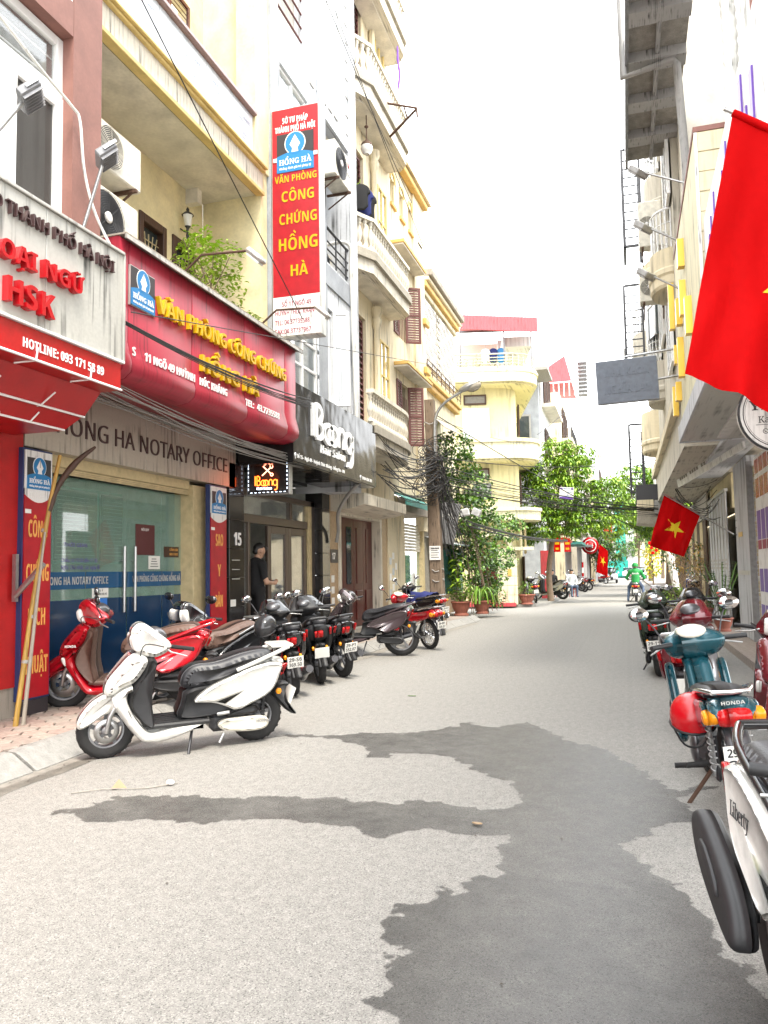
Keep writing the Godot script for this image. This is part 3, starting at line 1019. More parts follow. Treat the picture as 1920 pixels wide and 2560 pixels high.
func build_language_house() -> void:
	var h := thing("shop_house", "house with red ground floor, brown corner column and white framed upper window", "house", Vector3(-5.6, 0.12, -3))
	var hx := Transform3D(Basis(), Vector3(5.6, -0.12, 3))
	var low := hx * fr(Vector3(-5.6, 0, 0), Vector3.RIGHT)
	var st := ns()
	wall(st, low, -3, 6.28, 0.42, 3.2, 0.2)
	part(h, "ground_floor_wall", st, "red_wallpaint")
	st = ns()
	box(st, Vector3(-3, 0.05, -0.21), Vector3(6.27, 0.42, -0.02), low)
	part(h, "plinth", st, "old_concrete")
	var up := hx * fr(Vector3(-4.85, 0, 0), Vector3.RIGHT)
	st = ns()
	wall(st, up, -3, 6.41, 3.3, 6.58, 0.3, [[4.3, 4.6, 6.0, 6.58], [-1.0, 4.6, 3.4, 6.58]])
	part(h, "upper_wall", st, "white_wall")
	rect(h, "column", "brown_paint", up, 5.99, 3.3, 6.41, 12.0, -0.3, 0.012)
	rect(h, "beam", "brown_paint", up, -3, 6.58, 5.985, 6.92, -0.3, 0.012)
	rect(h, "parapet_wall", "white_wall", up, -3, 6.92, 5.985, 12.0, -0.3, 0.0)
	rect(h, "side_wall", "white_wall", up, 6.2, 3.5, 6.4, 12.0, -7, -0.31)
	# two-part window: fixed light above, casement below
	window(h, up, 4.32, 5.98, 6.0, 6.57, 1, 1, "white_frame", "window_glass", 0.09, 0.17, true)
	window(h, up, 4.32, 4.6, 5.3, 5.98, 1, 1, "white_frame", "window_glass", 0.1, 0.165, false)
	window(h, up, 5.3, 4.6, 6.0, 5.98, 1, 1, "white_frame", "fly_screen", 0.11, 0.16, false)
	var room := up * Transform3D(Basis(), Vector3(0, 0, -0.9))
	st = ns()
	box(st, Vector3(4.0, 4.4, -0.1), Vector3(6.15, 6.7, -0.05), room)
	part(h, "inner_wall", st, "grey_shutter")
	for k in 2:
		shutter_leaf(h, room, 5.22 + k * 0.42, 4.5, 5.6 + k * 0.42, 6.0, "grey_shutter", 11, "shutter")
	rect(h, "ceiling_slab", "concrete", up, -3, 6.6, 6.19, 6.7, -5, -0.31)
	rect(h, "inner_floor", "concrete", up, -3, 3.1, 6.19, 3.3, -5, -0.31)
	# sign board
	var s := thing("shop_sign", "grey metal sign board with raised brown and red letters above red fascia", "sign", Vector3(-4.45, 3.18, -4))
	var sx := Transform3D(Basis(), Vector3(4.45, -3.18, 4)) * fr(Vector3(-4.4, 0, 0), Vector3.RIGHT)
	for e in [[-2.0, 1.6], [1.606, 3.4], [3.406, 5.148], [5.154, 6.17]]:
		rect(s, "panel", "panel_silver", sx, e[0], 3.44, e[1], 4.45, -0.06, 0.0, 0.004)
	rect(s, "backing", "grey_metal", sx, -2.0, 3.42, 6.16, 4.44, -0.8, -0.062)
	rect(s, "trim", "panel_silver", sx, -2.0, 4.452, 6.18, 4.48, -0.8, 0.02, 0.004)
	rect(s, "trim", "white_frame", sx, -2.0, 3.415, 6.18, 3.438, -0.1, 0.025, 0.004)
	rect(s, "trim", "panel_silver", sx, 6.172, 3.44, 6.185, 4.45, -0.5, 0.02)
	letters(s, "letter", "O THÀNH PHỐ HÀ NỘI", sx * Transform3D(Basis(Vector3.BACK, 0.0), Vector3(4.55, 4.22, 0)), 0.1, 1.46, "letter_brown", 0.035, "regular", true)
	letters(s, "letter", "OẠI NGỮ", sx * Transform3D(Basis(), Vector3(4.6, 3.845, 0)), 0.145, 0.95, "letter_red", 0.06, "bold", true)
	letters(s, "letter", "HSK", sx * Transform3D(Basis(), Vector3(4.66, 3.53, 0)), 0.19, 0.54, "letter_red", 0.06, "bold", true)
	# fascia and stepped awning with thin white light tubes
	var a := thing("stepped_awning", "stepped red awning with white light tubes under grey sign board", "awning", Vector3(-4.8, 2.82, -4))
	var ax := Transform3D(Basis(), Vector3(4.8, -2.82, 4)) * fr(Vector3(-4.4, 0, 0), Vector3.RIGHT)
	rect(a, "fascia", "red_acp", ax, -2, 3.16, 6.15, 3.412, -1.1, 0.0, 0.004)
	letters(a, "lettering", "HOTLINE: 093 171 58 89", ax * Transform3D(Basis(), Vector3(4.9, 3.24, 0.001)), 0.075, 1.0, "letter_white", 0.004, "bold", false)
	st = ns()
	hexa(st, [ax * Vector3(-2, 2.93, -0.38), ax * Vector3(6.12, 2.93, -0.38), ax * Vector3(6.12, 2.93, -1.1), ax * Vector3(-2, 2.93, -1.1), ax * Vector3(-2, 3.158, -0.2), ax * Vector3(6.13, 3.158, -0.2), ax * Vector3(6.13, 3.158, -1.1), ax * Vector3(-2, 3.158, -1.1)])
	part(a, "step", st, "red_acp")
	st = ns()
	hexa(st, [ax * Vector3(-2, 2.8, -0.52), ax * Vector3(6.02, 2.8, -0.52), ax * Vector3(6.02, 2.8, -1.1), ax * Vector3(-2, 2.8, -1.1), ax * Vector3(-2, 2.928, -0.4), ax * Vector3(6.11, 2.928, -0.4), ax * Vector3(6.11, 2.928, -1.1), ax * Vector3(-2, 2.928, -1.1)])
	part(a, "step", st, "red_acp")
	for e in [[3.165, 0.006, 6.15, -0.1], [2.935, -0.372, 6.12, -0.1], [2.806, -0.512, 6.02, -0.1]]:
		st = ns()
		tube(st, [ax * Vector3(-2, e[0], e[1]), ax * Vector3(e[2], e[0], e[1])], 0.011, 6)
		part(a, "light_tube", st, "letter_white")
	for k in 9:
		for e in [[3.165, 0.006, 0.13, 0.0], [2.935, -0.375, 0.13, 0.17], [2.806, -0.51, 0.1, 0.1]]:
			var u: float = 3.2 + k * (0.62 if e[1] < 0 else 0.66) - e[2]
			if u > 6.0: continue
			st = ns()
			tube(st, [ax * Vector3(u, e[0], e[1]), ax * Vector3(u + 0.01, e[0] + e[2] * 0.8, e[1] + e[3] * 0.8 + 0.006)], 0.008, 5)
			if e[3] == 0.0 or e[0] > 2.9: tube(st, [ax * Vector3(u, e[0], e[1]), ax * Vector3(u - 0.06, e[0] - 0.02, e[1] - 0.16)], 0.008, 5)
			part(a, "light_tube", st, "letter_white")
	st = ns()
	lathe(st, [Vector2(0.0, -0.05), Vector2(0.1, -0.05), Vector2(0.12, -0.03), Vector2(0.12, 0.0)], 20, Transform3D(Basis(), Vector3(-4.85, 2.79, -5.0)))
	solo("ceiling_lamp", st, "white_plastic", "round white surface lamp under the red stepped awning", "lamp")
	floodlight(Vector3(-4.48, 5.36, -6.0), Vector3(-5.02, 4.48, -6.0) + Vector3(0.25, 0, 0), Vector3(0.35, -0.5, -0.25).normalized() * -1.0, "grey floodlight on steel arm in front of brown column", "")
	floodlight(Vector3(-4.55, 5.42, -5.1), Vector3(-4.9, 4.48, -4.7), Vector3(-0.35, 0.5, 0.25), "grey floodlight on steel arm in front of the white framed window", "")
	# white drain hose running down the brown column
	st = ns()
	tube(st, curve([Vector3(-4.8, 6.15, -4.9), Vector3(-4.8, 5.96, -5.5), Vector3(-4.79, 5.84, -5.92), Vector3(-4.78, 5.75, -6.02), Vector3(-4.76, 5.3, -6.06), Vector3(-4.7, 4.9, -6.15), Vector3(-4.5, 4.45, -6.22)], 5), 0.014, 7)
	solo("drain_hose", st, "pipe_white", "thin white drain hose curving down the brown column", "pipe")
	# leaning flag staff of bamboo in its bracket
	var f := thing("flag_staff", "yellow bamboo flag staff leaning across red column sign", "flag pole", Vector3(-5.25, 0.13, -5.85))
	st = ns()
	tube(st, [Vector3.ZERO, Vector3(0.0, 1.0, -0.17), Vector3(0.02, 2.05, -0.38), Vector3(0.05, 2.5, -0.47)], [0.024, 0.022, 0.02, 0.018], 8)
	part(f, "staff", st, "bamboo")
	st = ns()
	tube(st, [Vector3(0.03, 0.0, -0.06), Vector3(0.035, 1.1, -0.2), Vector3(0.03, 1.75, -0.3)], [0.02, 0.016, 0.01], 7)
	part(f, "second_staff", st, "old_concrete")
	st = ns()
	for k in 4: tube(st, [Vector3(0.0, 0.55 + k * 0.4, -0.1 - k * 0.075), Vector3(0.0, 0.58 + k * 0.4, -0.106 - k * 0.075)], 0.03, 8)
	part(f, "binding", st, "cable_grey")
	st = ns()
	tube(st, curve([Vector3(0.03, 1.95, -0.36), Vector3(0.05, 2.2, -0.45), Vector3(0.12, 2.45, -0.62), Vector3(0.2, 2.62, -0.8)], 4), [0.02, 0.022, 0.026, 0.024, 0.028, 0.03, 0.03, 0.034, 0.03, 0.026, 0.022, 0.018, 0.012], 7)
	part(f, "furled_cloth", st, "dark_wood")
	rect(f, "bracket", "steel", Transform3D(), -0.32, 1.1, -0.28, 1.55, -0.32, -0.28)
	st = ns()
	tube(st, [Vector3(-0.3, 1.15, -0.3), Vector3(0.02, 1.45, -0.3)], 0.028, 8)
	part(f, "socket", st, "steel")

func column_sign(z0: float, w: float, words: Array, label: String) -> void:
	var o := thing("column_sign", label, "sign", Vector3(-5.55, 0.3, z0), 0, "")
	var xf := fr(Vector3.ZERO, Vector3.RIGHT)
	rect(o, "frame", "navy", xf, -0.02, -0.02, w + 0.02, 2.42, -0.06, 0.0)
	rect(o, "red_panel", "sign_red", xf, 0, 0, w, 2.02, 0.001, 0.012)
	var st := ns()
	var p := PackedVector2Array([Vector2(0, 2.4), Vector2(0, 1.96)])
	for i in 9: p.append(Vector2(w * i / 8.0, 1.96 - 0.07 * sin(PI * i / 8.0)))
	p.append(Vector2(w, 2.4))
	ext(st, p, 0.002, 0.016, xf)
	part(o, "white_head", st, "sign_white")
	logo_plate(o, xf * Transform3D(Basis(), Vector3(w * 0.06, 2.02, 0.016)), w * 0.88, 0.31)
	for k in words.size():
		letters(o, "letter", words[k][0], xf * Transform3D(Basis(), Vector3(words[k][1], words[k][2] - 0.3, 0.012)), 0.165, words[k][3], "letter_orange", 0.004, "bold", true)
	rect(o, "sticker", "paper", xf, w * 0.02, 1.78, w * 0.24, 1.82, 0.0125, 0.014)
	rect(o, "base_panel", "sign_black", xf, 0, -0.16, w, -0.022, -0.05, 0.006)

func build_notary_house() -> void:
	var h := thing("shop_house", "yellow house with film-wrapped balcony over red curved shop canopy", "house", Vector3(-5.6, 0.12, -8.5))
	var hx := Transform3D(Basis(), Vector3(5.6, -0.12, 8.5))
	var w60 := hx * fr(Vector3(-6.0, 0, 0), Vector3.RIGHT)
	var st := ns()
	# loggia wall of the first floor and the second
	wall(st, w60, 6.42, 10.4, 4.6, 11.6, 0.2, [[8.74, 4.6, 9.38, 6.3], [9.54, 4.6, 10.12, 6.3], [8.2, 8.6, 10.0, 10.0]])
	part(h, "upper_wall", st, "yellow_wall")
	var r := hx * fr(Vector3(-6.0, 0, -10.4), Vector3.BACK)
	rect(h, "party_wall", "yellow_wall", r, 0.001, 4.5, 0.98, 11.6, -0.2, 0.0)
	rect(h, "pier", "yellow_wall", hx * fr(Vector3(-5.0, 0, 0), Vector3.RIGHT), 10.16, 7.5, 10.62, 11.6, -0.3, 0.01)
	# balcony slab with stepped yellow mouldings
	var sl := hx * fr(Vector3(-5.0, 0, 0), Vector3.RIGHT)
	rect(h, "balcony_slab", "soffit", sl, 6.42, 7.12, 10.4, 7.42, -0.998, -0.12)
	rect(h, "balcony_edge", "stone_white", sl, 6.42, 7.16, 10.42, 7.45, -0.118, 0.0)
	for e in [[7.10, 7.158, 0.03], [7.452, 7.49, 0.05], [7.492, 7.53, 0.09], [7.532, 7.56, 0.06]]:
		rect(h, "moulding", "yellow_trim", sl, 6.42, e[0], 10.43, e[1], -0.1, e[2], 0.008)
	rect(h, "corbel", "soffit", w60, 9.9, 6.9, 10.02, 7.118, 0.001, 0.2)
	# parapet panels still in their protective film
	var pw := [[6.42, 7.7], [7.71, 8.8], [8.81, 9.5], [9.51, 10.14]]
	for e in pw:
		var q := Node3D.new()
		q.name = "parapet_panel"
		h.add_child(q, true)
		rect(q, "sheet", "film", sl, e[0], 7.562, e[1], 8.19, -0.06, -0.02, 0.006)
		for k in 4:
			var u: float = e[0] + 0.1 + (e[1] - e[0] - 0.3) * rng.randf()
			var fl := -1.0 if k % 2 else 1.0
			letters(q, "print", "LIONALU", sl * Transform3D(Basis(Vector3.BACK, 0.0 if k % 2 == 0 else PI), Vector3(u + (0.0 if k % 2 == 0 else 0.2), 7.66 + 0.12 * k + 0.03 * rng.randf(), -0.019)), 0.045, 0.22, "film_ink", 0.002, "regular", false)
	rect(h, "handrail", "pink_granite", sl, 6.42, 8.192, 10.16, 8.26, -0.16, 0.05, 0.012)
	# brown doors of the loggia
	for e in [[8.74, 9.38], [9.54, 10.12]]:
		var d := Node3D.new()
		d.name = "door"
		h.add_child(d, true)
		st = ns()
		for q in [[e[0], e[0] + 0.09], [e[1] - 0.09, e[1]]]: bev(st, Vector3(q[0], 4.6, -0.12), Vector3(q[1], 6.3, 0.03), 0.01, w60)
		bev(st, Vector3(e[0] + 0.09, 6.18, -0.12), Vector3(e[1] - 0.09, 6.3, 0.028), 0.01, w60)
		part(d, "frame", st, "dark_wood")
		rect(d, "glazing", "car_glass", w60, e[0] + 0.09, 4.6, e[1] - 0.09, 6.18, -0.1, -0.08)
		st = ns()
		for k in 5: tube(st, [w60 * Vector3(lerpf(e[0] + 0.12, e[1] - 0.12, k / 4.0), 4.7, -0.06), w60 * Vector3(lerpf(e[0] + 0.12, e[1] - 0.12, (4 - k) / 4.0), 6.1, -0.06)], 0.008, 5)
		for y in [5.2, 5.6, 6.0]: tube(st, [w60 * Vector3(e[0] + 0.09, y, -0.055), w60 * Vector3(e[1] - 0.09, y, -0.055)], 0.008, 5)
		part(d, "grille", st, "beige_metal")
	# shuttered window of the second floor
	var sw := Node3D.new()
	sw.name = "shuttered_window"
	h.add_child(sw, true)
	for k in 3: shutter_leaf(sw, w60, 8.22 + k * 0.59, 8.62, 8.79 + k * 0.59, 9.98, "red_wood", 8)
	# ground floor: header panel, roller box, shop glazing
	var g := hx * fr(Vector3(-5.6, 0, 0), Vector3.RIGHT)
	rect(h, "slab", "soffit", g, 6.3, 3.45, 10.6, 4.55, -6, -0.3)
	rect(h, "pier", "beige_metal", hx * fr(Vector3(-5.7, 0, 0), Vector3.RIGHT), 9.62, 0.12, 10.3, 2.7, -0.3, 0.0, 0.006)
	rect(h, "pier", "old_concrete", g, 6.29, 0.12, 6.7, 2.74, -0.4, -0.07)
	rect(h, "side_wall", "interior", g, 10.42, 0.12, 10.46, 3.4, -5, -0.31)
	rect(h, "side_wall", "interior", g, 6.42, 0.12, 6.46, 3.4, -5, -0.41)
	rect(h, "back_wall", "interior", g, 6.4, 0.12, 10.45, 3.4, -3.2, -3.1)
	rect(h, "shop_floor", "concrete", g, 6.4, 0.125, 10.45, 0.22, -3.1, -0.31)
	rect(h, "shop_ceiling", "interior", g, 6.4, 2.95, 10.45, 3.0, -3.1, -0.31)
	rect(h, "roller_box", "beige_metal", hx * fr(Vector3(-5.75, 0, 0), Vector3.RIGHT), 6.7, 2.63, 9.615, 2.85, -0.25, 0.0, 0.01)
	for k in 3: rect(h, "roller_slat", "beige_metal", hx * fr(Vector3(-5.77, 0, 0), Vector3.RIGHT), 6.7, 2.56 + k * 0.022, 9.615, 2.579 + k * 0.022, -0.02, 0.008)
	var sg := thing("shop_sign", "plain grey panel with thin brown capitals above glass shopfront", "sign", Vector3(-5.6, 2.74, -8.6))
	var sgx := Transform3D(Basis(), Vector3(5.6, -2.74, 8.6)) * fr(Vector3(-5.6, 0, 0), Vector3.RIGHT)
	for e in [[6.3, 6.97], [6.976, 8.35], [8.356, 9.07], [9.076, 9.86], [9.866, 10.66]]:
		rect(sg, "panel", "panel_notary", sgx, e[0], 2.75, e[1], 3.46, -0.25, 0.0, 0.003)
	rect(sg, "return", "panel_notary", sgx, 10.662, 2.75, 10.68, 3.46, -0.3, -0.001)
	letters(sg, "letter", "HONG HA NOTARY OFFICE", sgx * Transform3D(Basis(), Vector3(6.72, 2.955, 0)), 0.2, 3.7, "letter_brown", 0.012, "regular", true)
	# glass shopfront
	var gl := thing("glass_shopfront", "glass shopfront with blue film band and steel handles", "shopfront", Vector3(-5.9, 0.2, -8.5))
	var gx := Transform3D(Basis(), Vector3(5.9, -0.2, 8.5)) * fr(Vector3(-5.9, 0, 0), Vector3.RIGHT)
	for e in [[6.72, 7.6], [7.61, 8.38], [8.39, 9.15], [9.16, 9.62]]:
		rect(gl, "pane", "glass", gx, e[0], 0.26, e[1], 2.56, -0.006, 0.006)
		rect(gl, "blue_film", "blue_deep", gx, e[0] + 0.002, 0.28, e[1] - 0.002, 1.2, 0.0075, 0.01)
		rect(gl, "blue_band", "blue_film", gx, e[0] + 0.002, 1.32, e[1] - 0.002, 1.51, 0.0075, 0.01)
	rect(gl, "sill", "old_concrete", gx, 6.7, 0.12, 9.62, 0.255, -0.08, 0.05)
	letters(gl, "lettering", "ONG HA NOTARY OFFICE", gx * Transform3D(Basis(), Vector3(7.02, 1.37, 0.0105)), 0.085, 1.0, "panel_silver", 0.002, "bold", false)
	letters(gl, "lettering", "VĂN PHÒNG CÔNG CHỨNG HỒNG HÀ", gx * Transform3D(Basis(), Vector3(8.5, 1.38, 0.0105)), 0.075, 1.1, "panel_silver", 0.002, "bold", false)
	letters(gl, "lettering", "Chiều: từ 13 30 đến 17 30", gx * Transform3D(Basis(), Vector3(7.2, 1.62, 0.0065)), 0.042, 0.62, "letter_purple", 0.001, "regular", false)
	letters(gl, "lettering", "Nghỉ: Chủ nhật, các ngày lễ", gx * Transform3D(Basis(), Vector3(7.2, 1.54, 0.0065)), 0.042, 0.66, "letter_purple", 0.001, "regular", false)
	letters(gl, "lettering", "THỜI GIAN", gx * Transform3D(Basis(), Vector3(7.24, 1.79, 0.0065)), 0.042, 0.4, "letter_purple", 0.001, "regular", false)
	for e in [[8.28], [8.5]]:
		for zz in [0.05]:
			st = ns()
			tube(st, [gx * Vector3(e[0], 1.02, zz), gx * Vector3(e[0], 1.82, zz)], 0.019, 10)
			for y in [1.2, 1.64]: tube(st, [gx * Vector3(e[0], y, zz), gx * Vector3(e[0], y, -0.01)], 0.012, 8)
			part(gl, "handle", st, "steel")
	rect(gl, "notice", "maroon_board", gx, 8.56, 1.72, 8.98, 2.11, 0.007, 0.01)
	letters(gl, "lettering", "NỘI QUY", gx * Transform3D(Basis(), Vector3(8.68, 2.03, 0.0105)), 0.03, 0.17, "paper", 0.001, "bold", false)
	rect(gl, "notice", "dark_wood", gx, 9.2, 1.7, 9.56, 1.84, 0.007, 0.01)
	letters(gl, "lettering", "CẤM LỬA", gx * Transform3D(Basis(), Vector3(9.33, 1.785, 0.0105)), 0.03, 0.21, "letter_orange", 0.001, "bold", false)
	letters(gl, "lettering", "NO FIRE", gx * Transform3D(Basis(), Vector3(9.33, 1.725, 0.0105)), 0.03, 0.21, "letter_orange", 0.001, "bold", false)
	rect(gl, "notice", "paper", gx, 8.84, 1.54, 9.1, 1.71, 0.011, 0.013)
	for k in 4: rect(gl, "print", "letter_black", gx, 8.88 + 0.01 * k, 1.57 + k * 0.032, 9.06 - 0.015 * k, 1.58 + k * 0.032, 0.0132, 0.014)
	rect(gl, "notice", "paper", gx, 7.72, 1.21, 8.02, 1.32, 0.011, 0.013)
	letters(gl, "lettering", "LƯU Ý", gx * Transform3D(Basis(), Vector3(7.8, 1.28, 0.0135)), 0.022, 0.12, "letter_black", 0.001, "bold", false)
	letters(gl, "lettering", "ĐỂ XE LÊN VỈA HÈ", gx * Transform3D(Basis(), Vector3(7.75, 1.24, 0.0135)), 0.022, 0.24, "letter_black", 0.001, "bold", false)
	rect(gl, "notice", "blue_paper", gx, 7.74, 0.92, 8.0, 1.2, 0.011, 0.013)
	# inside: two framed boards on the back wall and a counter
	for e in [[8.9, 9.35], [9.9, 10.25]]:
		var nb := thing("notice_board", ["wider framed dark red notice board inside glass shopfront", "narrower framed dark red notice board inside glass shopfront"][0 if e[0] < 9.5 else 1], "notice board", Vector3(-7.4, 1.7, -e[0]), 0, "notice boards inside the notary shop")
		var nx := fr(Vector3.ZERO, Vector3.RIGHT)
		var ww: float = (e[1] - e[0]) * 2.0
		rect(nb, "frame", "teal_paint", nx, -0.06, -0.06, ww + 0.06, 1.02, -0.06, -0.02)
		rect(nb, "mount", "steel", nx, -0.02, -0.02, ww + 0.02, 0.98, -0.019, -0.01)
		rect(nb, "board", "maroon_board", nx, 0, 0, ww, 0.96, -0.009, 0.0)
		for k in 16: rect(nb, "print", "panel_notary", nx, 0.05, 0.06 + k * 0.054, ww - 0.05 - 0.06 * (k % 3), 0.068 + k * 0.054, 0.0003, 0.002)
	st = ns()
	bev(st, Vector3(-7.4, 0.22, -7.4), Vector3(-6.9, 1.15, -10.1), 0.02)
	solo("counter", st, "teal_paint", "low service counter inside the glass shopfront", "counter")
	column_sign(-6.24, 0.37, [["CÔNG", 0.05, 1.85, 0.27], ["CHỨNG", 0.03, 1.42, 0.32], ["DỊCH", 0.06, 0.99, 0.25], ["THUẬT", 0.03, 0.53, 0.32]], "tall red column sign reading down CÔNG CHỨNG DỊCH THUẬT")
	column_sign(-9.82, 0.45, [["SAO", 0.13, 1.86, 0.22], ["Y", 0.19, 1.43, 0.09], ["BẢN", 0.12, 1.0, 0.22]], "tall red column sign reading down SAO Y BẢN")
	# curved red canopy sign
	var c := thing("canopy_sign", "faded crimson curved canopy sign with yellow raised letters", "sign", Vector3(-4.6, 3.4, -8.5))
	var cx := Transform3D(Basis(), Vector3(4.6, -3.4, 8.5)) * fr(Vector3(-4.6, 0, 0), Vector3.RIGHT)
	var prof := [Vector2(-0.95, 4.78), Vector2(-0.02, 4.78), Vector2(0.0, 4.76), Vector2(-0.005, 3.75), Vector2(0.03, 3.62), Vector2(0.05, 3.54), Vector2(0.035, 3.45), Vector2(-0.04, 3.39), Vector2(-0.2, 3.36), Vector2(-0.5, 3.4), Vector2(-0.95, 3.47)]
	var seams := [6.41, 6.55, 7.74, 9.02, 10.28, 10.68]
	for i in seams.size() - 1:
		st = ns()
		var rings := []
		var e0: float = seams[i] + 0.004
		var e1: float = seams[i + 1] - 0.004
		for u in [[e0, 0.006], [e0 + 0.012, 0.0], [e1 - 0.012, 0.0], [e1, 0.006]]:
			var ring := PackedVector3Array()
			for q in prof: ring.append(cx * Vector3(u[0], q.y, q.x - u[1]))
			rings.append(ring)
		skin(st, rings, true)
		part(c, "panel", st, "crimson")
	st = ns()
	box(st, Vector3(6.42, 3.5, -0.9), Vector3(10.66, 4.7, -0.08), cx)
	part(c, "core", st, "crimson_dark")
	rect(c, "top_flashing", "old_concrete", cx, 6.4, 4.782, 10.8, 4.8, -0.97, 0.07)
	rect(c, "top_lip", "panel_silver", cx, 6.4, 4.74, 10.8, 4.781, 0.055, 0.075)
	var lp := cx * Transform3D(Basis(), Vector3(6.56, 4.14, 0.012))
	rect(c, "logo_backing", "panel_silver", lp, -0.008, -0.008, 0.418, 0.40, -0.03, 0.0)
	logo_plate(c, lp, 0.41, 0.39)
	letters(c, "letter", "VĂN PHÒNG CÔNG CHỨNG", cx * Transform3D(Basis(), Vector3(7.0, 4.19, 0.0)), 0.17, 3.24, "letter_yellow", 0.05, "bold", true)
	letters(c, "letter", "HỒNG HÀ", cx * Transform3D(Basis(), Vector3(7.86, 3.785, 0.0)), 0.19, 1.5, "letter_yellow", 0.05, "bold", true)
	letters(c, "letter", "S", cx * Transform3D(Basis(), Vector3(6.56, 3.62, 0.03)), 0.085, 0.06, "letter_white", 0.01, "bold", true)
	letters(c, "letter", "11 NGÕ 49 HUỲNH", cx * Transform3D(Basis(), Vector3(6.76, 3.615, 0.034)), 0.085, 0.98, "letter_white", 0.01, "bold", true)
	letters(c, "letter", "HÚC KHÁNG", cx * Transform3D(Basis(), Vector3(7.83, 3.61, 0.034)), 0.085, 0.66, "letter_white", 0.01, "bold", true)
	letters(c, "letter", "TEL:", cx * Transform3D(Basis(), Vector3(8.97, 3.6, 0.034)), 0.085, 0.24, "letter_white", 0.01, "bold", true)
	letters(c, "letter", "43.7735588", cx * Transform3D(Basis(), Vector3(9.3, 3.6, 0.034)), 0.085, 0.7, "letter_white", 0.01, "bold", true)
	# sign lamps on rusty arms
	for z in [-7.7, -9.7]:
		var l := thing("sign_lamp", "rusty bent-arm sign lamp on the crimson canopy" if z > -8 else "rusty bent-arm sign lamp in front of tall red sign", "lamp", Vector3(-4.7, 4.8, z), 0, "")
		st = ns()
		tube(st, [Vector3.ZERO, Vector3(0.02, 0.09, 0), Vector3(0.24, 0.26, 0), Vector3(0.82, 0.23, 0)], 0.015, 7)
		part(l, "arm", st, "rust")
		st = ns()
		var lx := Transform3D(Basis(Vector3.BACK, -0.72), Vector3(0.82, 0.24, 0))
		bev(st, Vector3(0, -0.03, -0.07), Vector3(0.26, 0.035, 0.07), 0.025, lx)
		part(l, "housing", st, "panel_silver")
		rect(l, "lens", "lamp_glass", lx, 0.05, -0.05, 0.24, -0.031, -0.055, 0.055)
		rect(l, "foot_plate", "rust", Transform3D(), -0.12, 0.0, 0.06, 0.02, -0.09, 0.09)
	# wall lantern, air conditioners
	var lt := thing("wall_lantern", "small black wall lantern on yellow wall beside brown door", "lantern", Vector3(-6.0, 6.36, -9.75))
	st = ns()
	tube(st, curve([Vector3(0.01, 0.1, 0), Vector3(0.1, 0.04, 0), Vector3(0.13, 0.12, 0)], 4), 0.012, 6)
	lathe(st, [Vector2(0.01, -0.1), Vector2(0.025, -0.02), Vector2(0.012, 0.06), Vector2(0.03, 0.1), Vector2(0.045, 0.115)], 10, Transform3D(Basis(), Vector3(0.13, 0, 0)))
	lathe(st, [Vector2(0.09, 0.28), Vector2(0.06, 0.31), Vector2(0.02, 0.34), Vector2(0.025, 0.37), Vector2(0.008, 0.4)], 10, Transform3D(Basis(), Vector3(0.13, 0, 0)))
	part(lt, "bracket", st, "iron")
	st = ns()
	lathe(st, [Vector2(0.045, 0.117), Vector2(0.078, 0.278)], 6, Transform3D(Basis(), Vector3(0.13, 0, 0)))
	part(lt, "glass", st, "lamp_glass")
	ac_unit(Vector3(-5.02, 5.7, -6.5), Vector3.RIGHT, 0.86, 0.5, 0.32, "upper outdoor air conditioner with pale fan grille beside brown column", "", false)
	ac_unit(Vector3(-5.0, 4.85, -6.44), Vector3.RIGHT, 0.84, 0.62, 0.32, "lower outdoor air conditioner with black fan behind crimson canopy", "", true)
	# tall projecting sign
	var v := thing("projecting_sign", "tall red projecting sign with yellow words and white foot", "sign", Vector3(-4.94, 4.96, -10.6))
	var vx := fr(Vector3.ZERO, Vector3.BACK)
	rect(v, "box", "panel_silver", vx, 0.0, 0.0, 0.79, 3.56, -0.2, 0.0, 0.01)
	rect(v, "red_face", "sign_red", vx, 0.02, 0.62, 0.77, 3.54, 0.001, 0.008)
	rect(v, "white_face", "sign_white", vx, 0.02, 0.02, 0.77, 0.618, 0.001, 0.008)
	var T := func(s, x, y, hh, w, m, kind = "bold", single = true): letters(v, "letter" if single else "lettering", s, vx * Transform3D(Basis(), Vector3(x + 4.94, y - 4.96, 0.008)), hh, w, m, 0.006, kind, single)
	T.call("SỞ TƯ PHÁP", -4.75, 8.27, 0.09, 0.42, "letter_white")
	T.call("THÀNH PHỐ HÀ NỘI", -4.87, 8.135, 0.09, 0.66, "letter_white")
	logo_plate(v, vx * Transform3D(Basis(), Vector3(0.1, 2.54, 0.009)), 0.6, 0.6)
	rect(v, "clip", "sign_white", vx, 0.04, 2.72, 0.1, 2.78, 0.009, 0.018)
	rect(v, "clip", "sign_white", vx, 0.7, 2.74, 0.76, 2.8, 0.009, 0.018)
	T.call("VĂN PHÒNG", -4.88, 7.345, 0.105, 0.69, "letter_yellow")
	T.call("CÔNG", -4.78, 7.04, 0.16, 0.55, "letter_yellow")
	T.call("CHỨNG", -4.82, 6.69, 0.16, 0.63, "letter_yellow")
	T.call("HỒNG", -4.84, 6.28, 0.19, 0.66, "letter_yellow")
	T.call("HÀ", -4.65, 5.88, 0.17, 0.3, "letter_yellow")
	T.call("SỐ 11 NGÕ 49", -4.78, 5.43, 0.07, 0.48, "letter_maroon", "regular", false)
	T.call("HUỲNH THÚC KHÁNG", -4.89, 5.3, 0.07, 0.68, "letter_maroon", "regular", false)
	T.call("TEL: 04.37735588", -4.89, 5.155, 0.07, 0.56, "letter_maroon", "regular", false)
	T.call("FAX:04.37737967", -4.89, 5.015, 0.07, 0.58, "letter_maroon", "regular", false)
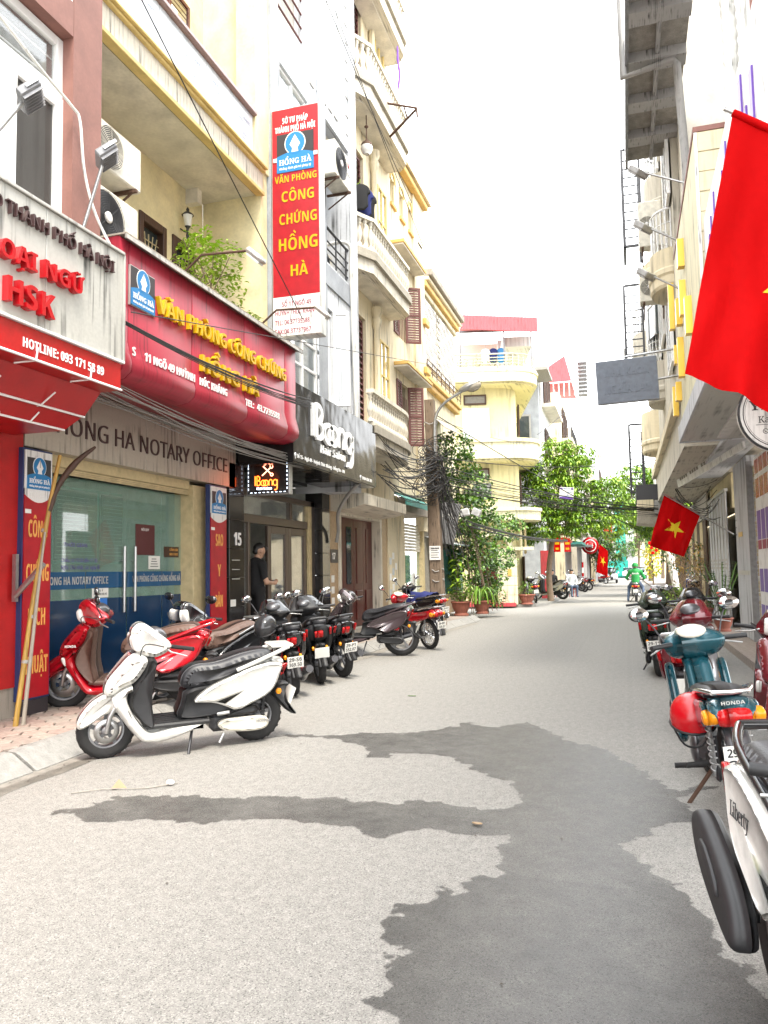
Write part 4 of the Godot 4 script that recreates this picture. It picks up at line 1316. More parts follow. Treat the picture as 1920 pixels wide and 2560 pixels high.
	for y in [3.3, 3.0, 0.3]:
		st = ns()
		tube(st, [vx * Vector3(-0.02, y, -0.1), vx * Vector3(-0.22, y + (0.25 if y > 3.1 else -0.05), 0.15 if y > 1 else -0.2)], 0.018, 6)
		part(v, "bracket", st, "rust")

func build_salon_house() -> void:
	var h := thing("shop_house", "narrow pale grey house with louvred windows above black salon front", "house", Vector3(-5.6, 0.12, -12.6))
	var hx := Transform3D(Basis(), Vector3(5.6, -0.12, 12.6))
	var f := hx * fr(Vector3(-4.95, 0, 0), Vector3.RIGHT)
	var st := ns()
	wall(st, f, 10.65, 14.2, 4.25, 17.0, 0.2, [[11.3, 4.45, 13.2, 6.2], [12.9, 7.05, 14.2, 9.75], [10.95, 8.25, 12.1, 9.55], [10.9, 10.4, 11.9, 12.6], [12.7, 10.5, 14.0, 13.0], [10.9, 13.2, 11.9, 15.4], [12.7, 13.4, 14.0, 15.9]])
	part(h, "front_wall", st, "light_grey_wall")
	rect(h, "end_pier", "light_grey_wall", f, 14.2, 3.0, 14.62, 17.0, -1.2, 0.02)
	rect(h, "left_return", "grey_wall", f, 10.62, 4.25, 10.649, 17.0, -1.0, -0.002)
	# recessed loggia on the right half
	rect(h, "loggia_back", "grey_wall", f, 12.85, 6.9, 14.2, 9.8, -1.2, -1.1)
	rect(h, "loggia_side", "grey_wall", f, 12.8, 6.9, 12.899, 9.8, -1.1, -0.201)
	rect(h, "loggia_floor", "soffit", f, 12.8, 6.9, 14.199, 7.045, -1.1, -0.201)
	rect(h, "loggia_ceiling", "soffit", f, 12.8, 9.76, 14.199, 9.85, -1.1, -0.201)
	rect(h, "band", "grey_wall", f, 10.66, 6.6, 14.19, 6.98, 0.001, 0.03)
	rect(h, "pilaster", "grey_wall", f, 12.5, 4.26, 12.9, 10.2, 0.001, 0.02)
	rect(h, "back_wall", "interior", f, 10.7, 4.3, 14.1, 6.5, -1.5, -1.4)
	rect(h, "back_wall", "interior", f, 10.7, 8.0, 12.7, 16.9, -1.5, -1.4)
	rect(h, "back_wall", "interior", f, 12.7, 10.0, 14.18, 16.9, -1.5, -1.4)
	var ra := Node3D.new()
	ra.name = "loggia_railing"
	h.add_child(ra, true)
	for y in [7.2, 7.35, 7.5, 7.75]:
		st = ns()
		tube(st, [f * Vector3(12.9, y, -0.05), f * Vector3(14.2, y, -0.05)], 0.016 if y < 7.7 else 0.028, 6)
		part(ra, "rail", st, "iron")
	for u in [13.0, 13.55, 14.1]:
		st = ns()
		tube(st, [f * Vector3(u, 7.05, -0.05), f * Vector3(u, 7.75, -0.05)], 0.016, 6)
		part(ra, "post", st, "iron")
	window(h, f, 11.3, 4.45, 13.2, 6.2, 3, 4, "white_frame", "window_glass", 0.06, 0.12)
	var cu := Node3D.new()
	cu.name = "open_casement"
	h.add_child(cu, true)
	var lf := hx * fr(Vector3(-4.95, 0, -13.2), Vector3(0.35, 0, 1).normalized())
	for e in [[0.0, 4.45, 0.05, 6.2], [0.25, 4.45, 0.3, 6.2], [0.05, 4.45, 0.25, 4.52], [0.05, 6.13, 0.25, 6.2]]:
		rect(cu, "frame", "white_frame", lf, e[0], e[1], e[2], e[3], -0.03, 0.02, 0.006)
	rect(cu, "pane", "window_glass", lf, 0.05, 4.52, 0.25, 6.13, -0.008, -0.002)
	window(h, f, 10.95, 8.25, 12.1, 9.55, 2, 1, "white_frame", "window_glass", 0.05, 0.1, true)
	for k in 2:
		window(h, f, 12.7, 10.5 + k * 2.9, 14.0, 13.0 + k * 2.9, 2, 1, "white_frame", "window_glass", 0.05, 0.1, true)
		var lw := Node3D.new()
		lw.name = "louvred_window"
		h.add_child(lw, true)
		rect(lw, "opening", "interior_dark", f, 10.9, 10.4 + k * 2.8, 11.9, 12.6 + k * 2.8, -0.19, -0.15)
		for q in 9:
			st = ns()
			tube(st, [f * Vector3(10.9, 10.5 + k * 2.8 + q * 0.25, -0.02), f * Vector3(11.9, 10.5 + k * 2.8 + q * 0.25, -0.02)], 0.018, 5)
			part(lw, "bar", st, "shutter_wood")
	# vent slits cast into the wall beside the end pier
	for k in 18:
		rect(h, "wall_slit", "grey_shutter", f, 14.05, 10.05 + k * 0.38, 14.19, 10.075 + k * 0.38, 0.0005, 0.012)
	for k in 5:
		rect(h, "wall_slit", "grey_shutter", f, 12.2 + 0.3 * k, 9.95 + 0.02 * k, 12.38 + 0.3 * k, 9.98 + 0.02 * k, 0.001, 0.014)
	ac_unit(Vector3(-4.55, 8.35, -12.35), Vector3.RIGHT, 0.85, 0.62, 0.33, "outdoor air conditioner with red round badge on pale grey house", "LG")
	st = ns()
	lathe(st, [Vector2(0.0, 0.004), Vector2(0.055, 0.004), Vector2(0.055, 0.0)], 16, Transform3D(Basis(Vector3.BACK, -PI / 2), Vector3(-4.549, 8.82, -13.05)))
	part(get_node("air_conditioner_002"), "badge", st, "letter_red", Transform3D(Basis(), -Vector3(-4.55, 8.35, -12.35)))
	ac_unit(Vector3(-5.2, 7.06, -13.3), Vector3.RIGHT, 0.6, 0.45, 0.3, "outdoor air conditioner standing behind the loggia railing")
	# white drain pipe
	st = ns()
	tube(st, curve([Vector3(-5.3, 7.7, -13.7), Vector3(-4.88, 7.75, -13.9), Vector3(-4.86, 7.2, -14.0), Vector3(-4.86, 5.0, -14.15), Vector3(-4.86, 4.3, -14.2)], 5), 0.04, 8)
	solo("drain_pipe", st, "pipe_white", "white drain pipe down the grey salon house", "pipe")
	# ground floor
	var g := hx * fr(Vector3(-5.6, 0, 0), Vector3.RIGHT)
	for k in 7:
		rect(h, "pillar_tile", "black_tile", g, 10.47, 0.12 + k * 0.43, 10.95, 0.545 + k * 0.43, -0.35, 0.0, 0.004)
		rect(h, "pillar_tile", "black_tile", g, 14.22, 0.12 + k * 0.43, 14.62, 0.545 + k * 0.43, -0.35, 0.0, 0.004)
	letters(h, "house_number", "15", g * Transform3D(Basis(), Vector3(10.6, 1.89, 0.001)), 0.19, 0.24, "letter_white", 0.012, "bold", false)
	for e in [[10.55, 1.66], [10.55, 1.52], [10.55, 1.38]]: rect(h, "pillar_print", "panel_silver", g, e[0], e[1], e[0] + 0.25, e[1] + 0.012, 0.001, 0.003)
	rect(h, "meter_plate", "paper", g, 10.5, 0.98, 10.66, 1.08, 0.001, 0.006)
	rect(h, "slab", "black_tile", g, 10.47, 3.13, 14.62, 4.2, -4, -0.3)
	rect(h, "shop_floor", "concrete", g, 10.4, 0.124, 14.62, 0.22, -4, -0.1)
	rect(h, "shop_back", "interior", g, 10.9, 0.22, 14.4, 3.12, -3.3, -3.2)
	rect(h, "shop_side", "interior", g, 10.88, 0.22, 10.94, 3.12, -3.2, -0.36)
	rect(h, "shop_side", "interior", g, 14.25, 0.22, 14.3, 3.12, -3.2, -0.36)
	st = ns()
	for rr in [0.55, 0.9]:
		var pts := []
		for i in 17: pts.append(g * Vector3(12.6 + cos(PI * i / 16) * rr, 1.35 + sin(PI * i / 16) * rr, -3.17))
		tube(st, pts, 0.02, 6)
	part(h, "mirror_arch", st, "white_frame")
	# aluminium shopfront
	var sf := thing("salon_shopfront", "brown metal framed glass door front with one leaf open", "shopfront", Vector3(-5.8, 0.2, -12.6))
	var sx := Transform3D(Basis(), Vector3(5.8, -0.2, 12.6)) * fr(Vector3(-5.8, 0, 0), Vector3.RIGHT)
	st = ns()
	for e in [[10.96, 0.2, 11.08, 2.82], [11.4, 0.2, 11.48, 2.3], [14.02, 0.2, 14.22, 2.82], [10.96, 2.72, 14.22, 2.82], [11.08, 2.28, 14.02, 2.42], [13.06, 2.42, 13.16, 2.72]]:
		bev(st, Vector3(e[0], e[1], -0.05), Vector3(e[2], e[3], 0.04), 0.008, sx)
	part(sf, "frame", st, "bronze_frame")
	rect(sf, "jamb", "beige_metal", sx, 13.86, 0.2, 14.018, 2.719, -0.04, 0.06, 0.006)
	for e in [[11.08, 2.42, 13.06, 2.72], [13.16, 2.42, 13.86, 2.72], [11.08, 0.2, 11.4, 2.28]]:
		rect(sf, "pane", "window_glass", sx, e[0], e[1], e[2], e[3], -0.006, 0.0)
	for e in [[12.15, 13.0], [13.0, 13.84]]:
		var d := Node3D.new()
		d.name = "door_leaf"
		sf.add_child(d, true)
		st = ns()
		for q in [[e[0], 0.2, e[0] + 0.13, 2.27], [e[1] - 0.13, 0.2, e[1] - 0.005, 2.27], [e[0] + 0.13, 0.2, e[1] - 0.13, 0.35], [e[0] + 0.13, 2.14, e[1] - 0.13, 2.27]]:
			bev(st, Vector3(q[0], q[1], -0.03), Vector3(q[2], q[3], 0.03), 0.008, sx)
		part(d, "stile", st, "bronze_frame")
		rect(d, "pane", "window_glass", sx, e[0] + 0.13, 0.35, e[1] - 0.13, 2.14, -0.004, 0.002)
	# black gloss fascia with the salon name
	var s := thing("shop_sign", "glossy black fascia with white raised script letters", "sign", Vector3(-4.65, 3.12, -12.6))
	var bx := Transform3D(Basis(), Vector3(4.65, -3.12, 12.6)) * fr(Vector3(-4.65, 0, 0), Vector3.RIGHT)
	for e in [[10.7, 12.1], [12.104, 13.5], [13.504, 14.72]]:
		rect(s, "panel", "black_gloss", bx, e[0], 3.12, e[1], 4.32, -0.05, 0.0, 0.004)
	rect(s, "soffit_panel", "black_gloss", bx, 10.7, 3.1, 14.7, 3.118, -0.95, -0.02)
	rect(s, "end_panel", "black_gloss", bx, 10.68, 3.12, 10.699, 4.32, -0.9, -0.001)
	rect(s, "box", "iron", bx, 10.71, 3.13, 14.7, 4.31, -0.9, -0.052)
	var bz := bx * Transform3D(Basis(), Vector3(0, 0, 0.0))
	# the name: drawn letters with thick sides
	var L := func(pts: Array, r: float):
		var q := ns()
		var c3 := []
		for p in pts: c3.append(Vector3(p.x, p.y, 0))
		var pl := PackedVector2Array()
		for p in pts: pl.append(p)
		var outs := Geometry2D.offset_polyline(pl, r, Geometry2D.JOIN_ROUND, Geometry2D.END_ROUND)
		var holes := []
		for o2 in outs:
			if Geometry2D.is_polygon_clockwise(o2): holes.append(o2)
		for o2 in outs:
			if not Geometry2D.is_polygon_clockwise(o2):
				var polys := [o2]
				for hl in holes:
					# cut a closed loop into two halves so that it can be triangulated
					var mid := Vector2.ZERO
					for v in hl: mid += v
					mid /= hl.size()
					var next := []
					for half in [PackedVector2Array([mid + Vector2(-9, -9), mid + Vector2(0, -9), mid + Vector2(0, 9), mid + Vector2(-9, 9)]), PackedVector2Array([mid + Vector2(0, -9), mid + Vector2(9, -9), mid + Vector2(9, 9), mid + Vector2(0, 9)])]:
						for pp in polys:
							for cc in Geometry2D.intersect_polygons(pp, half):
								for dd in Geometry2D.clip_polygons(cc, hl): next.append(dd)
					polys = next
				for pp in polys: ext(q, pp, 0.0, 0.045, bz)
		part(s, "letter", q, "letter_white")
	var arcp := func(cx, cy, rx, ry, a0, a1, n = 14):
		var o := []
		for i in n + 1:
			var t: float = deg_to_rad(lerpf(a0, a1, float(i) / n))
			o.append(Vector2(cx + cos(t) * rx, cy + sin(t) * ry))
		return o
	var U := 11.38
	L.call([Vector2(U, 3.6), Vector2(U, 4.12)], 0.03)
	var bb := [Vector2(U + 0.15, 3.6), Vector2(U + 0.15, 4.12)]
	bb.append_array(arcp.call(U + 0.22, 3.99, 0.16, 0.13, 90, -90))
	bb.append_array(arcp.call(U + 0.24, 3.73, 0.2, 0.13, 90, -90))
	bb.append(Vector2(U + 0.15, 3.6))
	L.call(bb, 0.04)
	L.call(arcp.call(U + 0.68, 3.73, 0.2, 0.15, 10, 370, 20), 0.04)
	L.call(arcp.call(U + 0.9, 3.73, 0.2, 0.15, 10, 370, 20), 0.04)
	var nn := [Vector2(U + 1.16, 3.58)]
	nn.append_array(arcp.call(U + 1.3, 3.76, 0.14, 0.14, 180, 0))
	nn.append(Vector2(U + 1.44, 3.58))
	L.call(nn, 0.045)
	var gg: Array = arcp.call(U + 1.68, 3.73, 0.17, 0.16, 20, 340, 18)
	L.call(gg, 0.04)
	var gd := [Vector2(U + 1.85, 3.88), Vector2(U + 1.85, 3.5)]
	gd.append_array(arcp.call(U + 1.7, 3.46, 0.15, 0.13, 0, -120))
	L.call(gd, 0.045)
	letters(s, "letter", "Hair Salon", bx * Transform3D(Basis(), Vector3(11.72, 3.385, 0)), 0.13, 1.2, "letter_white", 0.02, "bold", true)
	letters(s, "lettering", "Số 15 - Ngõ 49 - Huỳnh Thúc Kháng - Đống Đa - HN", bx * Transform3D(Basis(), Vector3(10.8, 3.18, 0.001)), 0.055, 2.1, "letter_white", 0.003, "bold", false)
	letters(s, "lettering", "0984 624 781", bx * Transform3D(Basis(), Vector3(13.85, 3.18, 0.001)), 0.055, 0.6, "letter_white", 0.003, "bold", false)
	for u in [10.74, 13.76]:
		st = ns()
		lathe(st, [Vector2(0, 0.004), Vector2(0.035, 0.004), Vector2(0.035, 0)], 14, bx * Transform3D(Basis(Vector3.RIGHT, PI / 2), Vector3(u, 3.215, 0.001)))
		ext(st, pv([u - 0.02, 3.19, u, 3.15, u + 0.02, 3.19]), 0.001, 0.004, bx)
		part(s, "pin_mark", st, "letter_white")
	# light box with glowing lettering, faces along the street
	var n := thing("light_box_sign", "small black light box sign with glowing scissors and lettering", "sign", Vector3(-5.58, 2.66, -11.0))
	var nx := fr(Vector3.ZERO, Vector3.BACK)
	rect(n, "case", "alu", nx, 0, 0, 0.72, 0.52, -0.12, 0.0, 0.008)
	rect(n, "face", "black_tile", nx, 0.02, 0.02, 0.7, 0.5, 0.001, 0.006)
	var neon := func(pts: Array, m: String, r := 0.006):
		var q := ns()
		var c3 := []
		for p in pts: c3.append(nx * Vector3(p.x, p.y, 0.012))
		tube(q, c3, r, 5)
		part(n, "neon_tube", q, m)
	for k in 9:
		for y in [0.04, 0.48]: neon.call([Vector2(0.07 + k * 0.07, y), Vector2(0.1 + k * 0.07, y)], "neon_white", 0.004)
	for k in 6:
		for x in [0.035, 0.685]: neon.call([Vector2(x, 0.08 + k * 0.065), Vector2(x, 0.11 + k * 0.065)], "neon_white", 0.004)
	neon.call([Vector2(0.28, 0.45), Vector2(0.41, 0.33)], "neon_pink", 0.008)
	neon.call([Vector2(0.27, 0.3), Vector2(0.4, 0.41)], "neon_pink", 0.008)
	neon.call(arcp.call(0.425, 0.43, 0.022, 0.022, 0, 360, 10), "neon_pink")
	neon.call(arcp.call(0.43, 0.31, 0.022, 0.022, 0, 360, 10), "neon_pink")
	var V := func(p: Array) -> Array:
		var o := []
		for q in p: o.append(Vector2(0.15 + (q.x - U) * 0.2, 0.15 + (q.y - 3.6) * 0.28))
		return o
	for sh in [[Vector2(U, 3.6), Vector2(U, 4.12)], bb, arcp.call(U + 0.68, 3.73, 0.2, 0.15, 10, 370, 16), arcp.call(U + 0.9, 3.73, 0.2, 0.15, 10, 370, 16), nn, gg, gd]:
		neon.call(V.call(sh), "neon_orange", 0.007)
	letters(n, "lettering", "Hair Salon", nx * Transform3D(Basis(), Vector3(0.17, 0.085, 0.008)), 0.035, 0.26, "neon_white", 0.003, "bold", false)
	st = ns()
	for x in [0.15, 0.6]: tube(st, [nx * Vector3(x, 0.52, -0.06), nx * Vector3(x, 0.62, -0.06)], 0.012, 5)
	tube(st, [nx * Vector3(-0.03, 0.62, -0.06), nx * Vector3(0.7, 0.62, -0.06)], 0.014, 5)
	part(n, "hanger", st, "iron")
	var gl := OmniLight3D.new()
	gl.name = "glow"
	gl.light_color = Color(1.0, 0.45, 0.15)
	gl.light_energy = 0.008
	gl.light_size = 0.2
	gl.omni_range = 4.0
	gl.shadow_enabled = true
	gl.position = nx * Vector3(0.35, 0.26, 0.1)
	n.add_child(gl)

# ---------------------------------------------------------------- further houses on the left
var baluster_mesh: ArrayMesh

func balcony(p: Node, hx: Transform3D, y: float, path: Array, back_x: float, slab := 0.4, rail := true) -> void:
	# path: plan points (x, z) of the slab's front edge from near to far; y = underside
	var o := Node3D.new()
	o.name = "balcony"
	p.add_child(o, true)
	if baluster_mesh == null:
		var q := ns()
		lathe(q, [Vector2(0.055, 0.0), Vector2(0.055, 0.05), Vector2(0.03, 0.07), Vector2(0.028, 0.1), Vector2(0.062, 0.2), Vector2(0.066, 0.26), Vector2(0.04, 0.38), Vector2(0.028, 0.45), Vector2(0.045, 0.48), Vector2(0.03, 0.51), Vector2(0.055, 0.54), Vector2(0.055, 0.58)], 10)
		baluster_mesh = done(q)
	var band := func(called, y0, y1, grow, m, inner = null):
		var st := ns()
		var front := []
		for k in path.size():
			var a: Vector2 = path[maxi(k - 1, 0)]
			var b: Vector2 = path[mini(k + 1, path.size() - 1)]
			var t := (b - a).normalized()
			front.append(path[k] + Vector2(-t.y, t.x) * grow)
		for k in path.size() - 1:
			var f0: Vector2 = front[k]
			var f1: Vector2 = front[k + 1]
			var b0 := Vector2(back_x, f0.y)
			var b1 := Vector2(back_x, f1.y)
			if inner != null:
				var t2 := (f1 - f0).normalized()
				var nrm := Vector2(-t2.y, t2.x)
				b0 = f0 - nrm * inner
				b1 = f1 - nrm * inner
			hexa(st, [hx * Vector3(b0.x, y0, b0.y), hx * Vector3(f0.x, y0, f0.y), hx * Vector3(f1.x, y0, f1.y), hx * Vector3(b1.x, y0, b1.y), hx * Vector3(b0.x, y1, b0.y), hx * Vector3(f0.x, y1, f0.y), hx * Vector3(f1.x, y1, f1.y), hx * Vector3(b1.x, y1, b1.y)])
		part(o, called, st, m)
	band.call("slab", y, y + slab * 0.6, 0.0, "stone_white")
	band.call("cornice", y + slab * 0.6 + 0.001, y + slab, 0.07, "old_soffit")
	band.call("ceiling", y - 0.03, y - 0.001, -0.16, "soffit")
	if not rail: return
	band.call("kerb_course", y + slab + 0.001, y + slab + 0.07, 0.02, "stone_white", 0.14)
	band.call("handrail", y + slab + 0.65, y + slab + 0.73, 0.03, "stone_white", 0.17)
	var left := 0.0
	for k in path.size() - 1:
		var a: Vector2 = path[k]
		var b: Vector2 = path[k + 1]
		var l := a.distance_to(b)
		var d := left
		while d < l:
			var c := a.lerp(b, d / l)
			part(o, "baluster", baluster_mesh, "stone_white", hx * Transform3D(Basis(), Vector3(c.x - 0.05, y + slab + 0.07, c.y)))
			d += 0.165
		left = d - l

func slab_awning(p: Node, hx: Transform3D, x0: float, x1: float, z0: float, z1: float, y: float) -> void:
	var st := ns()
	box(st, Vector3(x0, y, z0), Vector3(x1, y + 0.04, z1), hx)
	part(p, "awning_slab", st, "soffit")
	st = ns()
	bev(st, Vector3(x0, y + 0.041, z0 + 0.03), Vector3(x1 + 0.03, y + 0.13, z1 - 0.03), 0.01, hx)
	part(p, "awning_edge", st, "orange_trim")

func build_cream_house() -> void:
	var h := thing("balcony_house", "tall cream house with three balustraded balconies and red wooden door", "house", Vector3(-5.3, 0.12, -16.4))
	var hx := Transform3D(Basis(), Vector3(5.3, -0.12, 16.4))
	var f := hx * fr(Vector3(-5.3, 0, 0), Vector3.RIGHT)
	var st := ns()
	var ho := []
	for k in 3: ho.append([14.95, 4.6 + k * 3.7, 16.2, 7.0 + k * 3.7])
	wall(st, f, 14.63, 18.2, 3.05, 17.0, 0.25, ho)
	part(h, "front_wall", st, "cream_wall")
	for k in 3:
		var y := 4.62 + k * 3.7
		var d := Node3D.new()
		d.name = "balcony_door"
		h.add_child(d, true)
		for j in 2: shutter_leaf(d, f * Transform3D(Basis(), Vector3(0, 0, -0.1)), 14.97 + j * 0.62, y, 15.57 + j * 0.62, y + 2.35, "shutter_wood", 8)
		rect(d, "dark_inside", "interior_dark", f, 14.95, y - 0.02, 16.2, y + 2.38, -0.24, -0.2)
		# engaged column with a bulging capital beside the door
		st = ns()
		lathe(st, [Vector2(0.1, 0), Vector2(0.1, 0.12), Vector2(0.075, 0.16), Vector2(0.07, 2.2), Vector2(0.1, 2.3), Vector2(0.13, 2.42), Vector2(0.09, 2.5), Vector2(0.14, 2.6), Vector2(0.14, 2.72)], 12, hx * Transform3D(Basis(), Vector3(-5.22, y + 0.1, -16.75)))
		part(h, "column", st, "cream_wall")
		window(h, f, 17.05, y + 0.55, 17.75, y + 2.2, 2, 2, "yellow_trim", "window_glass", 0.05, -0.02)
	# first balcony is rounded, the upper ones have a cut corner
	var round_path := []
	for i in 11:
		var a := lerpf(0.0, PI * 0.5, i / 10.0)
		round_path.append(Vector2(-5.3 + 0.62 * cos(a * 0.98), -16.9 - 1.35 * sin(a)))
	var p1 := [Vector2(-4.68, -14.66)]
	p1.append_array(round_path)
	balcony(h, hx, 3.95, p1, -5.3)
	var p2 := [Vector2(-4.98, -14.66), Vector2(-4.75, -15.1), Vector2(-4.75, -17.9), Vector2(-4.95, -18.15)]
	balcony(h, hx, 7.58, p2, -5.3, 0.44)
	balcony(h, hx, 11.32, p2, -5.3, 0.5)
	balcony(h, hx, 14.1, p2, -5.3, 0.5, true)
	# hanging globe lamp
	var gl := thing("globe_lamp", "hanging globe lamp under upper balustraded balcony", "lamp", Vector3(-5.0, 10.55, -15.55))
	st = ns()
	ball(st, Vector3(0, 0, 0), Vector3(0.13, 0.15, 0.13), 14)
	part(gl, "globe", st, "lamp_glass")
	st = ns()
	tube(st, [Vector3(0, 0.15, 0), Vector3(0, 0.76, 0)], 0.012, 6)
	lathe(st, [Vector2(0.13, 0.05), Vector2(0.11, 0.11), Vector2(0.04, 0.17), Vector2(0.02, 0.2)], 12)
	lathe(st, [Vector2(0.02, 0.45), Vector2(0.05, 0.48), Vector2(0.02, 0.52)], 10)
	part(gl, "stem", st, "rust")
	# bracket arm for lines, sticking out of the third balcony
	var br := thing("bracket", "rusty steel bracket arm sticking out of upper balcony", "bracket", Vector3(-4.75, 11.9, -16.2))
	st = ns()
	tube(st, [Vector3(0, 0.0, 0), Vector3(0.75, -0.35, 0.15)], 0.025, 6)
	tube(st, [Vector3(0, -0.62, -0.3), Vector3(0.75, -0.37, 0.15)], 0.03, 6)
	tube(st, [Vector3(0.45, -0.24, 0.1), Vector3(0.5, -0.45, 0.0)], 0.02, 6)
	part(br, "arm", st, "rust")
	st = ns()
	tube(st, [Vector3(0.75, -0.36, 0.15), Vector3(0.76, -0.55, 0.15)], 0.025, 6)
	part(br, "hook", st, "rust")
	st = ns()
	tube(st, curve([Vector3(-4.78, 14.05, -17.4), Vector3(-4.78, 13.7, -17.42), Vector3(-4.74, 13.3, -17.4), Vector3(-4.8, 12.85, -17.4)], 5), [0.008, 0.02, 0.025, 0.02, 0.026, 0.03, 0.022, 0.03, 0.034, 0.03, 0.034, 0.028, 0.03, 0.022, 0.02, 0.01], 6)
	solo("ribbon", st, "purple_ribbon", "purple cloth ribbon hanging from the top balcony", "ribbon")
	# washing on the second balcony
	for k in 3:
		var cl := thing("washing", "dark %s drying on hanger above second balcony rail" % ["shirt", "vest", "towel"][k], "washing", Vector3(-4.93, 9.35, -14.85 - k * 0.22), 0.2, "washing on the balcony")
		st = ns()
		puff(st, [-0.17, -0.02, -0.06, 0.05, 0.06, 0.05, 0.18, -0.02, 0.22, -0.16, 0.15, -0.18, 0.16, -0.5 - 0.08 * k, -0.16, -0.48, -0.15, -0.18, -0.22, -0.16], 0.04, 0.02, 0, 1)
		part(cl, "cloth", st, ["shirt_black", "cloth_blue", "shirt_black"][k])
		st = ns()
		tube(st, [Vector3(-0.16, 0.0, 0), Vector3(0, 0.09, 0), Vector3(0.0, 0.16, 0)], 0.008, 5)
		part(cl, "hanger", st, "leaf3")
	# ground floor: brick strip, stone canopy, wooden doors
	var g := hx * fr(Vector3(-5.6, 0, 0), Vector3.RIGHT)
	rect(h, "pier", "tan_tile", g, 14.63, 0.12, 15.12, 3.05, -0.3, -0.01)
	rect(h, "pier", "stone_white", g, 15.1, 0.12, 15.2, 2.7, -0.3, 0.03)
	rect(h, "pier", "stone_white", g, 17.88, 0.12, 18.02, 2.7, -0.3, 0.03)
	rect(h, "pier", "tan_tile", g, 18.03, 0.12, 18.55, 3.0, -0.3, -0.01)
	rect(h, "pier", "cream_wall", g, 18.56, 0.12, 19.5, 3.4, -0.3, 0.02)
	letters(h, "house_number", "17", g * Transform3D(Basis(), Vector3(14.72, 1.72, 0.002)), 0.13, 0.18, "letter_white", 0.006, "bold", false)
	rect(h, "number_plate", "sign_black", g, 14.66, 1.65, 15.06, 1.92, -0.009, 0.0015)
	for k in 8:
		rect(h, "notice", "paper" if k % 2 else "film", g, 18.62 + (k % 3) * 0.24, 0.85 + k * 0.13, 18.8 + (k % 3) * 0.24, 1.02 + k * 0.13, 0.021 + 0.001 * k, 0.0235 + 0.001 * k)
	for k in 4:
		rect(h, "notice", "paper", g, 14.7, 0.6 + k * 0.22, 14.86, 0.74 + k * 0.22, -0.009, -0.005)
	var wd := Node3D.new()
	wd.name = "double_door"
	h.add_child(wd, true)
	rect(wd, "threshold", "concrete", g, 15.2, 0.12, 17.88, 0.25, -0.4, 0.02)
	for k in 4:
		var u0 := 15.2 + k * 0.67
		var lf := Node3D.new()
		lf.name = "door_leaf"
		wd.add_child(lf, true)
		rect(lf, "board", "red_wood", g, u0, 0.25, u0 + 0.664, 2.64, -0.24, -0.18, 0.008)
		rect(lf, "panel", "red_wood", g, u0 + 0.12, 0.4, u0 + 0.54, 1.05, -0.179, -0.155, 0.02)
		rect(lf, "panel", "car_glass" if k == 1 else ("cable_grey" if k == 0 else "red_wood"), g, u0 + 0.18, 1.2, u0 + 0.48, 2.45, -0.179, -0.165, 0.01)
	rect(h, "door_head", "stone_white", g, 15.2, 2.64, 17.88, 2.72, -0.3, 0.02)
	rect(h, "lintel_wall", "mortar", g, 15.0, 2.72, 18.55, 4.0, -0.3, -0.03)
	st = ns()
	bev(st, Vector3(-0.5, -0.5, -0.5), Vector3(0.5, 0.5, 0.5), 0.06)
	var unit := done(st)
	for r in 16:
		for c in 16:
			var u := 15.05 + c * 0.216 + (0.108 if r % 2 else 0.0)
			if u > 18.4: continue
			part(h, "brick", unit, "brick" if rng.randf() < 0.6 else "brick2", g * Transform3D(Basis.from_scale(Vector3(0.203, 0.062, 0.03 + rng.randf() * 0.006)), Vector3(u + 0.1, 2.78 + r * 0.075, -0.022)))
	# tapered stone canopy over the door
	var cp := Node3D.new()
	cp.name = "door_canopy"
	h.add_child(cp, true)
	for e in [[14.7, 15.75], [15.755, 16.8], [16.805, 17.8]]:
		st = ns()
		var q := [Vector2(-0.3, 2.66), Vector2(0.42, 2.72), Vector2(0.7, 2.8), Vector2(0.7, 3.02), Vector2(-0.3, 3.02)]
		if true:
			var rings := []
			for u in [e[0], e[1]]:
				var ring := PackedVector3Array()
				for v in q: ring.append(g * Vector3(u, v.y, v.x))
				rings.append(ring)
			skin(st, rings, true, true, false)
		part(cp, "stone_slab", st, "stone_white")
	# loose grey hose in front of the salon's end pillar
	st = ns()
	tube(st, curve([Vector3(-4.75, 3.1, -13.9), Vector3(-5.0, 2.9, -14.0), Vector3(-5.3, 2.6, -14.3), Vector3(-5.45, 2.3, -14.7), Vector3(-5.5, 2.05, -14.72)], 5), 0.035, 8)
	solo("conduit_hose", st, "cable_grey", "thick grey conduit hose bending under black salon fascia", "pipe")

